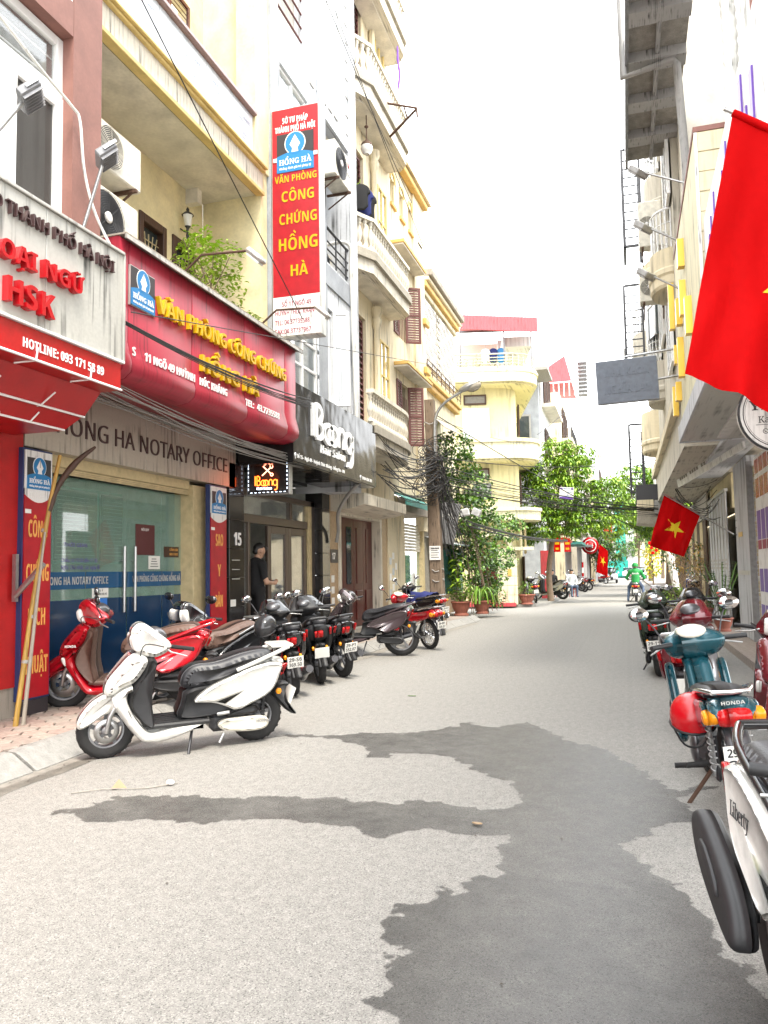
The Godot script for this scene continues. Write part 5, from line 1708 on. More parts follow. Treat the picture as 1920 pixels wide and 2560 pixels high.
func build_arch_house() -> void:
	var h := thing("arched_house", "cream house with small arched top windows and wine-red shutters", "house", Vector3(-5.3, 0.12, -20))
	var hx := Transform3D(Basis(), Vector3(5.3, -0.12, 20))
	var f := hx * fr(Vector3(-5.3, 0, 0), Vector3.RIGHT)
	var st := ns()
	var ho := [[18.55, 4.7, 19.7, 6.25], [18.4, 7.4, 19.6, 8.9]]
	for k in 4: ho.append([18.35 + k * 0.85, 10.7, 18.7 + k * 0.85, 11.35])
	wall(st, f, 18.21, 21.5, 3.4, 12.2, 0.25, ho)
	part(h, "front_wall", st, "cream_wall")
	for k in 4:
		var w := Node3D.new()
		w.name = "arched_window"
		h.add_child(w, true)
		var u := 18.35 + k * 0.85
		rect(w, "recess", "yellow_wall", f, u, 10.7, u + 0.35, 11.35, -0.2, -0.12)
		st = ns()
		var pts := []
		for i in 9: pts.append(f * Vector3(u + 0.175 + cos(PI * i / 8) * 0.2, 11.3 + sin(PI * i / 8) * 0.22, 0.01))
		tube(st, pts, 0.03, 6)
		part(w, "arch", st, "yellow_trim")
		rect(w, "sill", "orange_trim", f, u - 0.05, 10.6, u + 0.4, 10.68, 0.001, 0.06)
	st = ns()
	bev(st, Vector3(18.2, 11.85, 0.002), Vector3(21.6, 12.0, 0.2), 0.02, f)
	part(h, "cornice", st, "orange_trim")
	rect(h, "cornice", "cream_wall", f, 18.2, 12.002, 21.7, 12.1, -0.2, 0.28, 0.01)
	slab_awning(h, hx, -5.3, -4.95, -18.2, -20.4, 9.5)
	slab_awning(h, hx, -5.3, -4.95, -18.4, -20.9, 6.5)
	for e in [[18.55, 4.7, 19.7, 6.25], [18.4, 7.4, 19.6, 8.9]]:
		var w := Node3D.new()
		w.name = "shuttered_window"
		h.add_child(w, true)
		rect(w, "dark_inside", "interior_dark", f, e[0], e[1], e[2], e[3], -0.24, -0.2)
		shutter_leaf(w, f, e[0] + 0.02, e[1], e[0] + 0.42, e[3], "shutter_wood", 10)
		shutter_leaf(w, hx * fr(Vector3(-5.3, 0, -e[2] + 0.05), Vector3(0.5, 0, 0.86)), 0.0, e[1], 0.42, e[3], "shutter_wood", 10)
		st = ns()
		for k in 6: tube(st, [f * Vector3(lerpf(e[0] + 0.45, e[2], k / 5.0), e[1], -0.05), f * Vector3(lerpf(e[0] + 0.45, e[2], k / 5.0), e[3] - 0.3, -0.05)], 0.01, 5)
		part(w, "grille", st, "shutter_wood")
	rect(h, "pier", "cream_wall", f, 20.4, 3.4, 21.5, 12.0, 0.001, 0.06)
	for k in 2: rect(h, "pier_cap", "orange_trim", f, 21.2, 7.0 + k * 1.4, 21.65, 7.2 + k * 1.4, 0.062, 0.16, 0.02)
	# ground floor shop with half-lowered roller shutter
	var g := hx * fr(Vector3(-5.6, 0, 0), Vector3.RIGHT)
	rect(h, "slab", "old_concrete", g, 19.5, 3.0, 22.3, 3.38, -3, 0.2)
	rect(h, "pier", "cream_wall", g, 19.5, 0.12, 20.0, 3.0, -0.3, 0.03)
	rect(h, "post", "beige_metal", g, 20.0, 0.12, 20.15, 2.9, -0.2, 0.0)
	rect(h, "post", "beige_metal", g, 22.1, 0.12, 22.28, 2.9, -0.2, 0.0)
	rect(h, "shop_back", "interior", g, 19.6, 0.12, 22.3, 3.0, -2.2, -2.1)
	var rs := Node3D.new()
	rs.name = "roller_shutter"
	h.add_child(rs, true)
	for k in 9: rect(rs, "slat", "ivory_plastic", g, 20.15, 2.0 + k * 0.085, 22.1, 2.078 + k * 0.085, -0.1, -0.08 + 0.004 * (k % 2), 0.008)
	rect(h, "shop_glass", "glass", g, 20.15, 0.2, 22.1, 2.0, -0.13, -0.12)
	rect(h, "shop_film", "teal_paint", g, 20.2, 0.2, 21.2, 1.9, -0.16, -0.15)
	rect(h, "notice", "paper", g, 21.3, 1.0, 21.6, 1.4, -0.118, -0.114)
	var aw := thing("sheet_awning", "green corrugated sheet awning beside the concrete pole", "awning", Vector3(-5.5, 3.2, -18.2))
	st = ns()
	var rings := []
	for k in 25:
		var z := -0.12 * k
		var d := 0.015 * (k % 2)
		rings.append(PackedVector3Array([Vector3(0.0, 0.25 + d, z), Vector3(0.5, 0.0 + d, z), Vector3(0.5, -0.012 + d, z), Vector3(0.0, 0.238 + d, z)]))
	skin(st, rings, true, true, false)
	part(aw, "sheet", st, "teal_paint")
	rect(aw, "valance", "teal_paint", Transform3D(), 0.48, -0.14, 0.5, -0.02, -2.9, 0.0)
	var sh := thing("sign_board", "tilted grey board with worn white letters behind the concrete pole", "sign", Vector3(-5.3, 2.3, -22.4))
	rect(sh, "board", "grey_metal", Transform3D(Basis(Vector3.BACK, -0.2), Vector3.ZERO), 0.0, 0.0, 0.55, 1.2, -0.05, 0.0)
	for k in 5: rect(sh, "print", "panel_silver", Transform3D(Basis(Vector3.BACK, -0.2), Vector3.ZERO), 0.08 + 0.08 * k, 0.75, 0.12 + 0.08 * k, 0.86 + 0.05 * (k % 2), 0.001, 0.004)

func build_louvre_house() -> void:
	var h := thing("louvre_house", "pale yellow house with two tall slatted screens under heavy cornice", "house", Vector3(-5.5, 0.12, -24))
	var hx := Transform3D(Basis(), Vector3(5.5, -0.12, 24))
	var f := hx * fr(Vector3(-5.5, 0, 0), Vector3.RIGHT)
	var st := ns()
	wall(st, f, 21.9, 26.6, 2.6, 10.2, 0.25)
	part(h, "front_wall", st, "cream_wall")
	var back := hx * fr(Vector3(-5.5, 0, -26.6), Vector3.FORWARD)
	rect(h, "corner_strip", "orange_trim", f, 21.9, 5.5, 22.05, 9.6, 0.001, 0.1)
	for e in [[22.1, 23.75], [24.0, 26.5]]:
		var s := Node3D.new()
		s.name = "slat_screen"
		h.add_child(s, true)
		rect(s, "back", "soffit", f, e[0], 7.6, e[1], 9.6, 0.001, 0.03)
		var rows := 20
		for k in rows:
			var n := int((e[1] - e[0]) / 0.4)
			for c in n:
				var u: float = lerpf(e[0], e[1], (c + 0.5 * (k % 2)) / n)
				var u1: float = minf(u + (e[1] - e[0]) / n - 0.03, e[1])
				rect(s, "slat", "ivory_plastic" if (c + k) % 3 else "cable_grey", f, u, 7.62 + k * 0.098, u1, 7.7 + k * 0.098, 0.031, 0.06)
	rect(h, "gap", "old_concrete", f, 23.78, 7.6, 23.98, 9.6, 0.001, 0.02)
	for e in [[9.62, 9.78, 0.12, "cream_wall"], [9.782, 9.95, 0.22, "orange_trim"], [9.952, 10.08, 0.3, "cream_wall"], [10.082, 10.3, 0.4, "old_concrete"]]:
		rect(h, "cornice", e[3], f, 21.9, e[0], 26.7, e[1], -0.2, e[2], 0.02)
	for e in [[6.85, 7.0, 0.16, "orange_trim"], [7.002, 7.16, 0.24, "orange_trim"]]:
		rect(h, "ledge", e[3], f, 21.9, e[0], 26.7, e[1], -0.1, e[2], 0.02)
	st = ns()
	for y in [7.3, 7.45, 7.6]: tube(st, [f * Vector3(21.9, y, 0.2), f * Vector3(26.7, y, 0.2)], 0.014, 5)
	for k in 9: tube(st, [f * Vector3(21.9 + k * 0.6, 7.16, 0.2), f * Vector3(21.9 + k * 0.6, 7.6, 0.2)], 0.014, 5)
	part(h, "balcony_rail", st, "rust")
	window(h, f, 22.6, 3.3, 24.2, 5.0, 2, 1, "dark_wood", "window_glass", 0.08, -0.02)
	rect(h, "ground_wall", "concrete", hx * fr(Vector3(-5.6, 0, 0), Vector3.RIGHT), 22.3, 0.12, 26.6, 2.6, -0.25, 0.0)
	# triangular canvas awning
	st = ns()
	quad(st, Vector3(-5.48, 6.2, -22.0), Vector3(-5.48, 6.2, -24.4), Vector3(-4.6, 5.55, -23.6), Vector3(-4.75, 5.5, -21.6))
	quad(st, Vector3(-5.48, 6.18, -22.0), Vector3(-5.48, 6.18, -24.4), Vector3(-4.6, 5.53, -23.6), Vector3(-4.75, 5.48, -21.6))
	solo("canvas_awning", st, "old_soffit", "pale canvas awning on rods behind the street lamp", "awning")
	# low garden wall with green railings
	var fe := thing("garden_fence", "green metal railings on low brown wall beside potted plants", "fence", Vector3(-5.5, 0.12, -24.5))
	rect(fe, "low_wall", "tan_tile", Transform3D(), -0.1, 0.0, 0.1, 0.55, -2.8, 1.6)
	rect(fe, "coping", "tan_tile", Transform3D(), -0.14, 0.551, 0.14, 0.6, -2.85, 1.65, 0.01)
	for k in 30:
		st = ns()
		var z := 1.5 - k * 0.145
		tube(st, [Vector3(0, 0.6, z), Vector3(0, 2.05, z)], 0.014, 5)
		part(fe, "bar", st, "teal_paint")
	for y in [0.75, 1.95]:
		rect(fe, "rail", "teal_paint", Transform3D(), -0.012, y, 0.012, y + 0.03, -2.85, 1.55)
	var aw := thing("sheet_awning", "pale green sheet awning above the garden railings", "awning", Vector3(-5.4, 2.42, -22.4))
	st = ns()
	rings_awning(st, 4.2, 0.55, -0.18)
	part(aw, "sheet", st, "film")
	rect(aw, "valance", "teal_paint", Transform3D(), 0.535, -0.2, 0.55, 0.0 - 0.185, -4.2, 0.0)

func rings_awning(st: SurfaceTool, l: float, w: float, drop: float) -> void:
	var rings := []
	for k in int(l / 0.1) + 1:
		var d := 0.012 * (k % 2)
		var z := -0.1 * k
		rings.append(PackedVector3Array([Vector3(-0.2, 0.05 + d, z), Vector3(w, drop + d, z), Vector3(w, drop - 0.01 + d, z), Vector3(-0.2, 0.04 + d, z)]))
	skin(st, rings, true, true, false)

func rounded_front(w: float, d: float, r: float, n := 8) -> PackedVector2Array:   # plan: x right, y = depth toward the viewer; rounded right corner
	var p := PackedVector2Array([Vector2(0, -d), Vector2(0, 0), Vector2(w - r, 0)])
	for i in range(1, n + 1):
		var a := PI / 2 * (1 - float(i) / n)
		p.append(Vector2(w - r + cos(a) * r, -r + sin(a) * r))
	p.append(Vector2(w, -d))
	return p

func build_corner_house() -> void:
	# faces the alley mouth; its rounded corner turns into the street
	var h := thing("corner_house", "lemon yellow corner house with rounded balconies and red sheet roof", "house", Vector3(-6.5, 0.12, -29.6), deg_to_rad(13))
	var flat := Transform3D(Basis(Vector3.RIGHT, -PI / 2), Vector3.ZERO)   # plan x, y(depth to viewer) -> x, -z ... extruded upward
	var slab := func(called, w, d, r, y0, y1, m, x0 = 0.0, zf = 0.0):
		var st := ns()
		var p := PackedVector2Array()
		for v in rounded_front(w, d, r): p.append(Vector2(v.x + x0, v.y + zf))
		var b := Transform3D(Basis(Vector3(1, 0, 0), Vector3(0, 0, 1), Vector3(0, 1, 0)), Vector3.ZERO)
		ext(st, p, y0, y1, b)
		return part(h, called, st, m)
	slab.call("storey", 3.0, 9, 0.9, 0.0, 3.3, "lemon_wall", 0.0, -0.9)
	slab.call("storey", 2.95, 9, 0.9, 3.35, 5.55, "lemon_wall", 0.0, -0.9)
	slab.call("storey", 2.9, 9, 0.9, 6.0, 8.55, "lemon_wall", 0.0, -0.9)
	slab.call("floor_band", 3.7, 9, 1.1, 3.25, 3.6, "lemon_trim", 0.0, -0.2)
	slab.call("floor_band_top", 3.75, 9, 1.1, 3.601, 3.72, "lemon_trim", 0.0, -0.14)
	slab.call("balcony_soffit", 3.55, 9, 1.2, 5.55, 5.62, "lemon_wall", 0.0, -0.1)
	slab.call("balcony_parapet", 3.7, 9, 1.25, 5.621, 6.25, "lemon_trim", 0.0, 0.0)
	slab.call("balcony_moulding", 3.76, 9, 1.3, 6.251, 6.4, "lemon_wall", 0.0, 0.06)
	slab.call("terrace_soffit", 3.55, 9, 1.2, 8.55, 8.62, "lemon_wall", 0.0, -0.1)
	slab.call("terrace_parapet", 3.7, 9, 1.25, 8.621, 9.2, "lemon_trim", 0.0, 0.05)
	slab.call("terrace_moulding", 3.76, 9, 1.3, 9.0, 9.1, "lemon_wall", 0.0, 0.07)
	rect(h, "terrace_back", "soffit", Transform3D(), 0.0, 9.2, 2.6, 11.2, -4.0, -3.8)
	rect(h, "terrace_pier", "white_wall", Transform3D(), 2.3, 9.2, 2.75, 11.0, -3.0, -2.6)
	# terrace rails follow the rounded corner
	var ra := Node3D.new()
	ra.name = "terrace_railing"
	h.add_child(ra, true)
	var rp := []
	for v in rounded_front(3.62, 5, 1.2).slice(1): rp.append(v)
	for y in [9.32, 9.44, 9.56, 9.7]:
		var st := ns()
		var c := []
		for v in rp: c.append(Vector3(v.x, y, v.y))
		tube(st, c, 0.014 if y < 9.6 else 0.03, 5)
		part(ra, "rail", st, "lemon_trim")
	for k in rp.size():
		var st := ns()
		tube(st, [Vector3(rp[k].x, 9.2, rp[k].y), Vector3(rp[k].x, 9.7, rp[k].y)], 0.016, 5)
		part(ra, "post", st, "lemon_trim")
	# red corrugated roof on posts
	var ro := Node3D.new()
	ro.name = "sheet_roof"
	h.add_child(ro, true)
	var st := ns()
	var rings := []
	for k in 45:
		var x := 0.75 + k * 0.065
		var d := 0.02 * (k % 2)
		rings.append(PackedVector3Array([Vector3(x, 10.62 - k * 0.005, 0.35 + d), Vector3(x, 11.2 - k * 0.005, 0.3 + d), Vector3(x, 11.9, -4.2), Vector3(x, 11.87, -4.2), Vector3(x, 11.17 - k * 0.005, 0.27), Vector3(x, 10.62 - k * 0.005, 0.32)]))
	skin(st, rings, true, true, false)
	part(ro, "sheet", st, "roof_red")
	rect(ro, "truss", "grey_metal", Transform3D(), 0.6, 10.62, 3.5, 10.7, -0.2, -0.12)
	for x in [0.65, 2.35, 3.4]:
		st = ns()
		tube(st, [Vector3(x, 9.2, -0.1), Vector3(x, 10.7, -0.1)], 0.03, 6)
		part(ro, "post", st, "grey_metal")
	rect(h, "roof_slab", "white_wall", Transform3D(), 2.4, 10.3, 3.55, 10.7, -5.5, -1.2)
	# windows on the front
	window(h, Transform3D(Basis(), Vector3(0, 0, -0.9)), 0.75, 7.9, 1.65, 8.3, 1, 1, "dark_wood", "grey_shutter", 0.06, -0.02, false)
	window(h, Transform3D(Basis(), Vector3(0, 0, -0.9)), 0.7, 6.5, 1.75, 7.75, 2, 1, "white_frame", "film", 0.05, -0.02, true)
	window(h, Transform3D(Basis(), Vector3(0, 0, -0.9)), 1.0, 4.95, 1.7, 5.35, 1, 1, "dark_wood", "grey_shutter", 0.06, -0.02, false)
	window(h, Transform3D(Basis(), Vector3(0, 0, -0.9)), 1.05, 4.1, 1.75, 4.75, 1, 1, "grey_metal", "pipe_grey", 0.05, -0.02, false)
	var sd := fr(Vector3(2.97, 0, 0), Vector3.RIGHT)
	for k in 2:
		window(h, sd, 2.0, 4.0 + k * 2.8, 2.5, 5.2 + k * 2.9, 1, 1, "dark_wood", "grey_shutter", 0.06, -0.03, false)
		window(h, sd, 3.3, 3.7 + k * 2.7, 4.2, 5.3 + k * 2.9, 2, 1, "dark_wood", "grey_shutter", 0.06, -0.03, false)
	# entrance: arched hood, panelled pilaster, maroon door
	var en := Node3D.new()
	en.name = "entrance"
	h.add_child(en, true)
	rect(en, "step", "roof_red", Transform3D(), 0.6, -0.05, 2.5, 0.08, -0.9, 0.1)
	for k in 6: rect(en, "stone_course", "lemon_trim", Transform3D(), 1.9, 0.0 + k * 0.36, 2.62, 0.35 + k * 0.36, -0.898, -0.35 + 0.002 * k, 0.012)
	st = ns()
	var hood := PackedVector2Array()
	for i in 13: hood.append(Vector2(1.75 + cos(PI * (1 - i / 12.0)) * 0.72, 2.2 + sin(PI * (1 - i / 12.0)) * 0.62))
	hood.append(Vector2(3.25, 2.2)); hood.append(Vector2(3.25, 2.08)); hood.append(Vector2(2.4, 2.08))
	for i in 13: hood.append(Vector2(1.75 + cos(PI * i / 12.0) * 0.6, 2.1 + sin(PI * i / 12.0) * 0.58))
	hood.append(Vector2(0.98, 2.08)); hood.append(Vector2(0.98, 2.2))
	ext(st, hood, -0.9, -0.2)
	part(en, "arched_hood", st, "lemon_trim")
	rect(en, "door", "red_wood", Transform3D(), 1.15, 0.08, 1.88, 2.05, -0.899, -0.84, 0.01)
	rect(en, "door_panel", "red_wood", Transform3D(), 1.28, 0.3, 1.75, 0.9, -0.839, -0.82, 0.015)
	rect(en, "door_panel", "red_wood", Transform3D(), 1.28, 1.05, 1.75, 1.9, -0.839, -0.82, 0.015)
	rect(en, "poster", "letter_orange", Transform3D(), 2.26, 1.1, 2.4, 1.36, -0.33, -0.32)
	rect(h, "side_door", "dark_wood", sd, 1.1, 0.0, 2.0, 1.85, 0.002, 0.04)
	for y in [1.95, 2.6]: window(h, sd, 0.95, y, 1.3, y + 0.6, 1, 2, "beige_metal", "car_glass", 0.04, -0.04)
	# potted greenery and washing on the terrace
	for k in 5:
		var q := [0.7, 1.3, 1.9, 2.7, 3.1][k] as float
		leaf_ball("terrace_plant", h.transform * Vector3(q, 9.35, -0.2 - maxf(0.0, q - 2.4) * 0.9), Vector3(0.3, 0.28, 0.22), 130, [3, 1], 0.07, "leafy plant behind the yellow terrace rails", "plant", "plants on the yellow terrace")
	for k in 3:
		var cl := thing("washing", "%s on hanger under the red sheet roof" % ["pale shirt", "navy shirt", "blue checked shirt"][k], "washing", h.transform * Vector3(1.65 + k * 0.3, 10.0, -0.5), 0, "washing under the red roof")
		st = ns()
		puff(st, [-0.15, 0.0, -0.05, 0.06, 0.05, 0.06, 0.16, 0.0, 0.2, -0.16, 0.14, -0.18, 0.14, -0.55, -0.14, -0.55, -0.14, -0.18, -0.2, -0.16], 0.05, 0.02, 0, 1)
		part(cl, "cloth", st, ["film", "cloth_blue", "sign_blue"][k])
		st = ns()
		tube(st, [Vector3(-0.14, 0.0, 0), Vector3(0, 0.1, 0), Vector3(0.0, 0.85, 0)], 0.006, 4)
		part(cl, "hanger", st, "steel")

func simple_house(called: String, label: String, at: Vector3, w: float, hgt: float, m: String, trim: String, floors: int, side: float, seed_: int) -> Node3D:
	# a far tube house whose front faces the street (side +1: on the left, -1: on the right); w along the street
	var o := thing(called, label, "house", at)
	var f := fr(Vector3.ZERO, Vector3(side, 0, 0))
	var s := 1.0 if side > 0 else -1.0
	var u0 := 0.0 if side > 0 else -w
	rect(o, "wall", m, f, u0, 0, u0 + w, hgt, -6, 0.0)
	var q := RandomNumberGenerator.new()
	q.seed = seed_
	var fh := hgt / floors
	for k in floors:
		if k > 0:
			rect(o, "balcony_slab", trim, f, u0 + 0.05, k * fh, u0 + w - 0.05, k * fh + 0.18, 0.001, 0.7)
			var st := ns()
			for j in 12:
				var u := u0 + 0.1 + (w - 0.2) * j / 11.0
				tube(st, [f * Vector3(u, k * fh + 0.18, 0.62), f * Vector3(u, k * fh + 0.95, 0.62)], 0.015, 4)
			tube(st, [f * Vector3(u0 + 0.1, k * fh + 0.95, 0.62), f * Vector3(u0 + w - 0.1, k * fh + 0.95, 0.62)], 0.025, 4)
			part(o, "railing", st, "iron" if q.randf() < 0.5 else "white_frame")
			window(o, f, u0 + w * 0.2, k * fh + 0.3, u0 + w * 0.5, k * fh + 2.3, 2, 1, "dark_wood", "car_glass", 0.07, -0.05)
			window(o, f, u0 + w * 0.6, k * fh + 0.9, u0 + w * 0.88, k * fh + 2.2, 2, 1, "dark_wood", "car_glass", 0.07, -0.05)
		else:
			rect(o, "shopfront", "grey_metal", f, u0 + 0.3, 0.1, u0 + w - 0.3, minf(2.7, fh - 0.2), 0.001, 0.03)
			rect(o, "awning", ["red_acp", "teal_paint", "film", "grey_metal"][q.randi() % 4], f, u0 + 0.1, 2.8, u0 + w - 0.1, 2.95, 0.001, 1.0)
	# flank seen along the street
	var fl := fr(Vector3.ZERO, Vector3.BACK)
	return o

func build_far_street() -> void:
	var g := "houses further down the street"
	simple_house("far_house", "white four-storey house with dark balcony doors beyond the yellow corner house", Vector3(-3.9, 0.1, -41.0), 5.0, 13.0, "white_wall", "soffit", 4, 1, 3)
	var gr := thing("grey_house", "grey concrete house rising behind the lemon corner house", "house", Vector3(-4.0, 0.1, -40))
	rect(gr, "wall", "grey_wall", Transform3D(), -4, 0, 0, 11.4, -0.9, -0.5)
	rect(gr, "roof_overhang", "grey_shutter", Transform3D(), -4, 11.0, 0.7, 11.15, -0.9, 1.8)
	window(gr, Transform3D(Basis(), Vector3(0, 0, -0.5)), -1.6, 7.0, -0.4, 9.3, 1, 1, "cable_grey", "car_glass", 0.1, -0.02)
	simple_house("far_house", "cream house with plants and red roof terrace above tree crown", Vector3(-3.5, 0.1, -48.0), 6.0, 12.0, "cream_wall", "lemon_trim", 4, 1, 5)
	var rt := thing("roof_terrace", "red sheet roof with white railings on distant house top", "roof", Vector3(-3.4, 12.1, -50))
	var st := ns()
	hexa(st, [Vector3(-2.4, 1.0, 0.5), Vector3(0.6, 0.8, 0.5), Vector3(0.6, 0.8, -4), Vector3(-2.4, 1.0, -4), Vector3(-2.4, 1.05, 0.5), Vector3(0.2, 2.6, 0.5), Vector3(0.2, 2.6, -4), Vector3(-2.4, 1.05, -4)])
	part(rt, "sheet", st, "roof_red")
	for k in 9:
		st = ns()
		tube(st, [Vector3(-1.8 + k * 0.32, 0, 0.7), Vector3(-1.8 + k * 0.32, 0.85, 0.7)], 0.03, 4)
		part(rt, "rail_post", st, "white_frame")
	rect(rt, "handrail", "white_frame", Transform3D(), -1.9, 0.85, 0.9, 0.92, 0.66, 0.74)
	for k in 9: rect(rt, "louvre", "grey_metal", Transform3D(), 0.95, 0.1 + k * 0.25, 1.5, 0.16 + k * 0.25, -0.4, 0.4)
	simple_house("far_house", "pale pink house with red banner in the distance", Vector3(-3.2, 0.1, -55.0), 6.0, 11.0, "stone_white", "soffit", 3, 1, 7)
	simple_house("far_house", "white house behind round red shop sign", Vector3(-2.9, 0.1, -62.0), 7.0, 10.5, "white_wall", "soffit", 3, 1, 8)
	simple_house("far_house", "beige house at left far down the street", Vector3(-2.6, 0.1, -70.0), 8.0, 10.0, "cream_wall", "soffit", 3, 1, 9)
	simple_house("far_house", "grey house at left behind far parked cars", Vector3(-2.3, 0.1, -79.0), 12.0, 12.0, "light_grey_wall", "soffit", 4, 1, 10)
	simple_house("far_house", "cream house on right beyond leaning pole", Vector3(3.4, 0.1, -40.0), 8.0, 8.0, "cream_wall", "soffit", 3, -1, 11)
	simple_house("far_house", "white house on right behind dark parked car", Vector3(3.6, 0.1, -50.0), 20.0, 9.0, "white_wall", "soffit", 3, -1, 12)
	# end of the street: a house under green safety netting and blocks behind it
	var nt := thing("netted_building", "building wrapped in green safety net at the street end", "building", Vector3(-2.0, 0.1, -118))
	rect(nt, "wall", "white_wall", Transform3D(), -6, 0, 3.2, 11.0, -8, 0)
	rect(nt, "net", "net_green", Transform3D(), 0.6, 0, 2.0, 11.0, 0.05, 0.12)
	rect(nt, "net", "net_green", Transform3D(), -5, 0.2, 2.2, 2.4, 0.2, 0.3)
	window(nt, Transform3D(), -3.2, 4.0, -1.2, 6.0, 2, 1, "dark_wood", "car_glass", 0.15, -0.05)
	window(nt, Transform3D(), -3.2, 7.5, -1.2, 9.5, 2, 1, "dark_wood", "car_glass", 0.15, -0.05)
	rect(nt, "banner", "flag_red", Transform3D(), -1.2, 5.0, 0.2, 8.0, 0.1, 0.16)
	var eb := thing("end_building", "pale block closing the street behind dark trees", "building", Vector3(8.0, 0.1, -135))
	rect(eb, "wall", "cream_wall", Transform3D(), -8, 0, 14, 12.0, -8, 0)
	for k in 6: window(eb, Transform3D(), -7 + k * 2.0, 4.5, -5.8 + k * 2.0, 6.5, 2, 1, "dark_wood", "car_glass", 0.15, -0.05)
	# shop things on the far left pavement
	var rd := thing("shop_door", "bright red shop door frame behind the street tree", "door", Vector3(-3.8, 0.11, -37))
	rect(rd, "leaf", "red_acp", fr(Vector3.ZERO, Vector3(0.6, 0, 1)), 0.0, 0, 0.5, 2.2, 0, 0.06)
	for k in 2:
		var bn := thing("banner", ["red shop banner with yellow print hanging behind tree trunk", "faded red hanging banner next to brighter one", "narrow red banner at the shop awning"][k], "banner", Vector3(-3.1 + 0.45 * k, 2.05, -38.0 - k * 0.3))
		rect(bn, "cloth", ["flag_red", "letter_red", "flag_red"][k], Transform3D(), -0.15, 0.2, 0.15, 0.95 - 0.1 * k, 0, 0.02)
		rect(bn, "print", "letter_yellow", Transform3D(), -0.08, 0.3, 0.08, 0.4, 0.021, 0.024)
		rect(bn, "print", "letter_yellow", Transform3D(), -0.1, 0.55, 0.1, 0.65, 0.021, 0.024)
	var rs := thing("round_sign", "round red shop sign with white ring on far left facade", "sign", Vector3(-2.35, 3.0, -56))
	st = ns()
	lathe(st, [Vector2(0, 0.06), Vector2(0.55, 0.06), Vector2(0.58, 0.03), Vector2(0.58, -0.03)], 24, Transform3D(Basis(Vector3.RIGHT, PI / 2), Vector3.ZERO))
	part(rs, "disc", st, "letter_red")
	st = ns()
	var rp := []
	for i in 25: rp.append(Vector3(cos(TAU * i / 24) * 0.4, sin(TAU * i / 24) * 0.4, 0.065))
	tube(st, rp, 0.03, 5)
	tube(st, [Vector3(-0.2, 0, 0.065), Vector3(0.2, 0, 0.065)], 0.035, 5)
	tube(st, [Vector3(-0.15, -0.15, 0.065), Vector3(-0.15, 0.15, 0.065)], 0.03, 5)
	tube(st, [Vector3(0.15, -0.15, 0.065), Vector3(0.15, 0.15, 0.065)], 0.03, 5)
	part(rs, "emblem", st, "letter_white")
	flag(Vector3(-2.05, 1.4, -57), Vector3(-1.75, 3.1, -57), 1.0, 1.3, Vector3(1, 0, 0.0), "small red flag with yellow star hanging on far left pavement", 4)
	var bb := thing("barrier_post", "red and white striped post on the far left pavement", "post", Vector3(-2.75, 0.11, -53))
	for k in 5:
		st = ns()
		tube(st, [Vector3(0, k * 0.35, 0), Vector3(0, k * 0.35 + 0.35, 0)], 0.07, 8)
		part(bb, "band", st, "letter_red" if k % 2 == 0 else "letter_white")

# ---------------------------------------------------------------- flags
func flag(a: Vector3, b: Vector3, _w: float, _h: float, _n: Vector3, label: String, sd: int) -> void:
	# a small flag hanging limp between two points of its staff
	flag4(b, b + Vector3(0.55, -0.5, 0), a + Vector3(0.75, -0.55, 0), a + Vector3(0.0, -0.2, 0), label, b + Vector3(-0.05, 0.05, 0), a + Vector3(-0.4, -1.2, 0), sd)

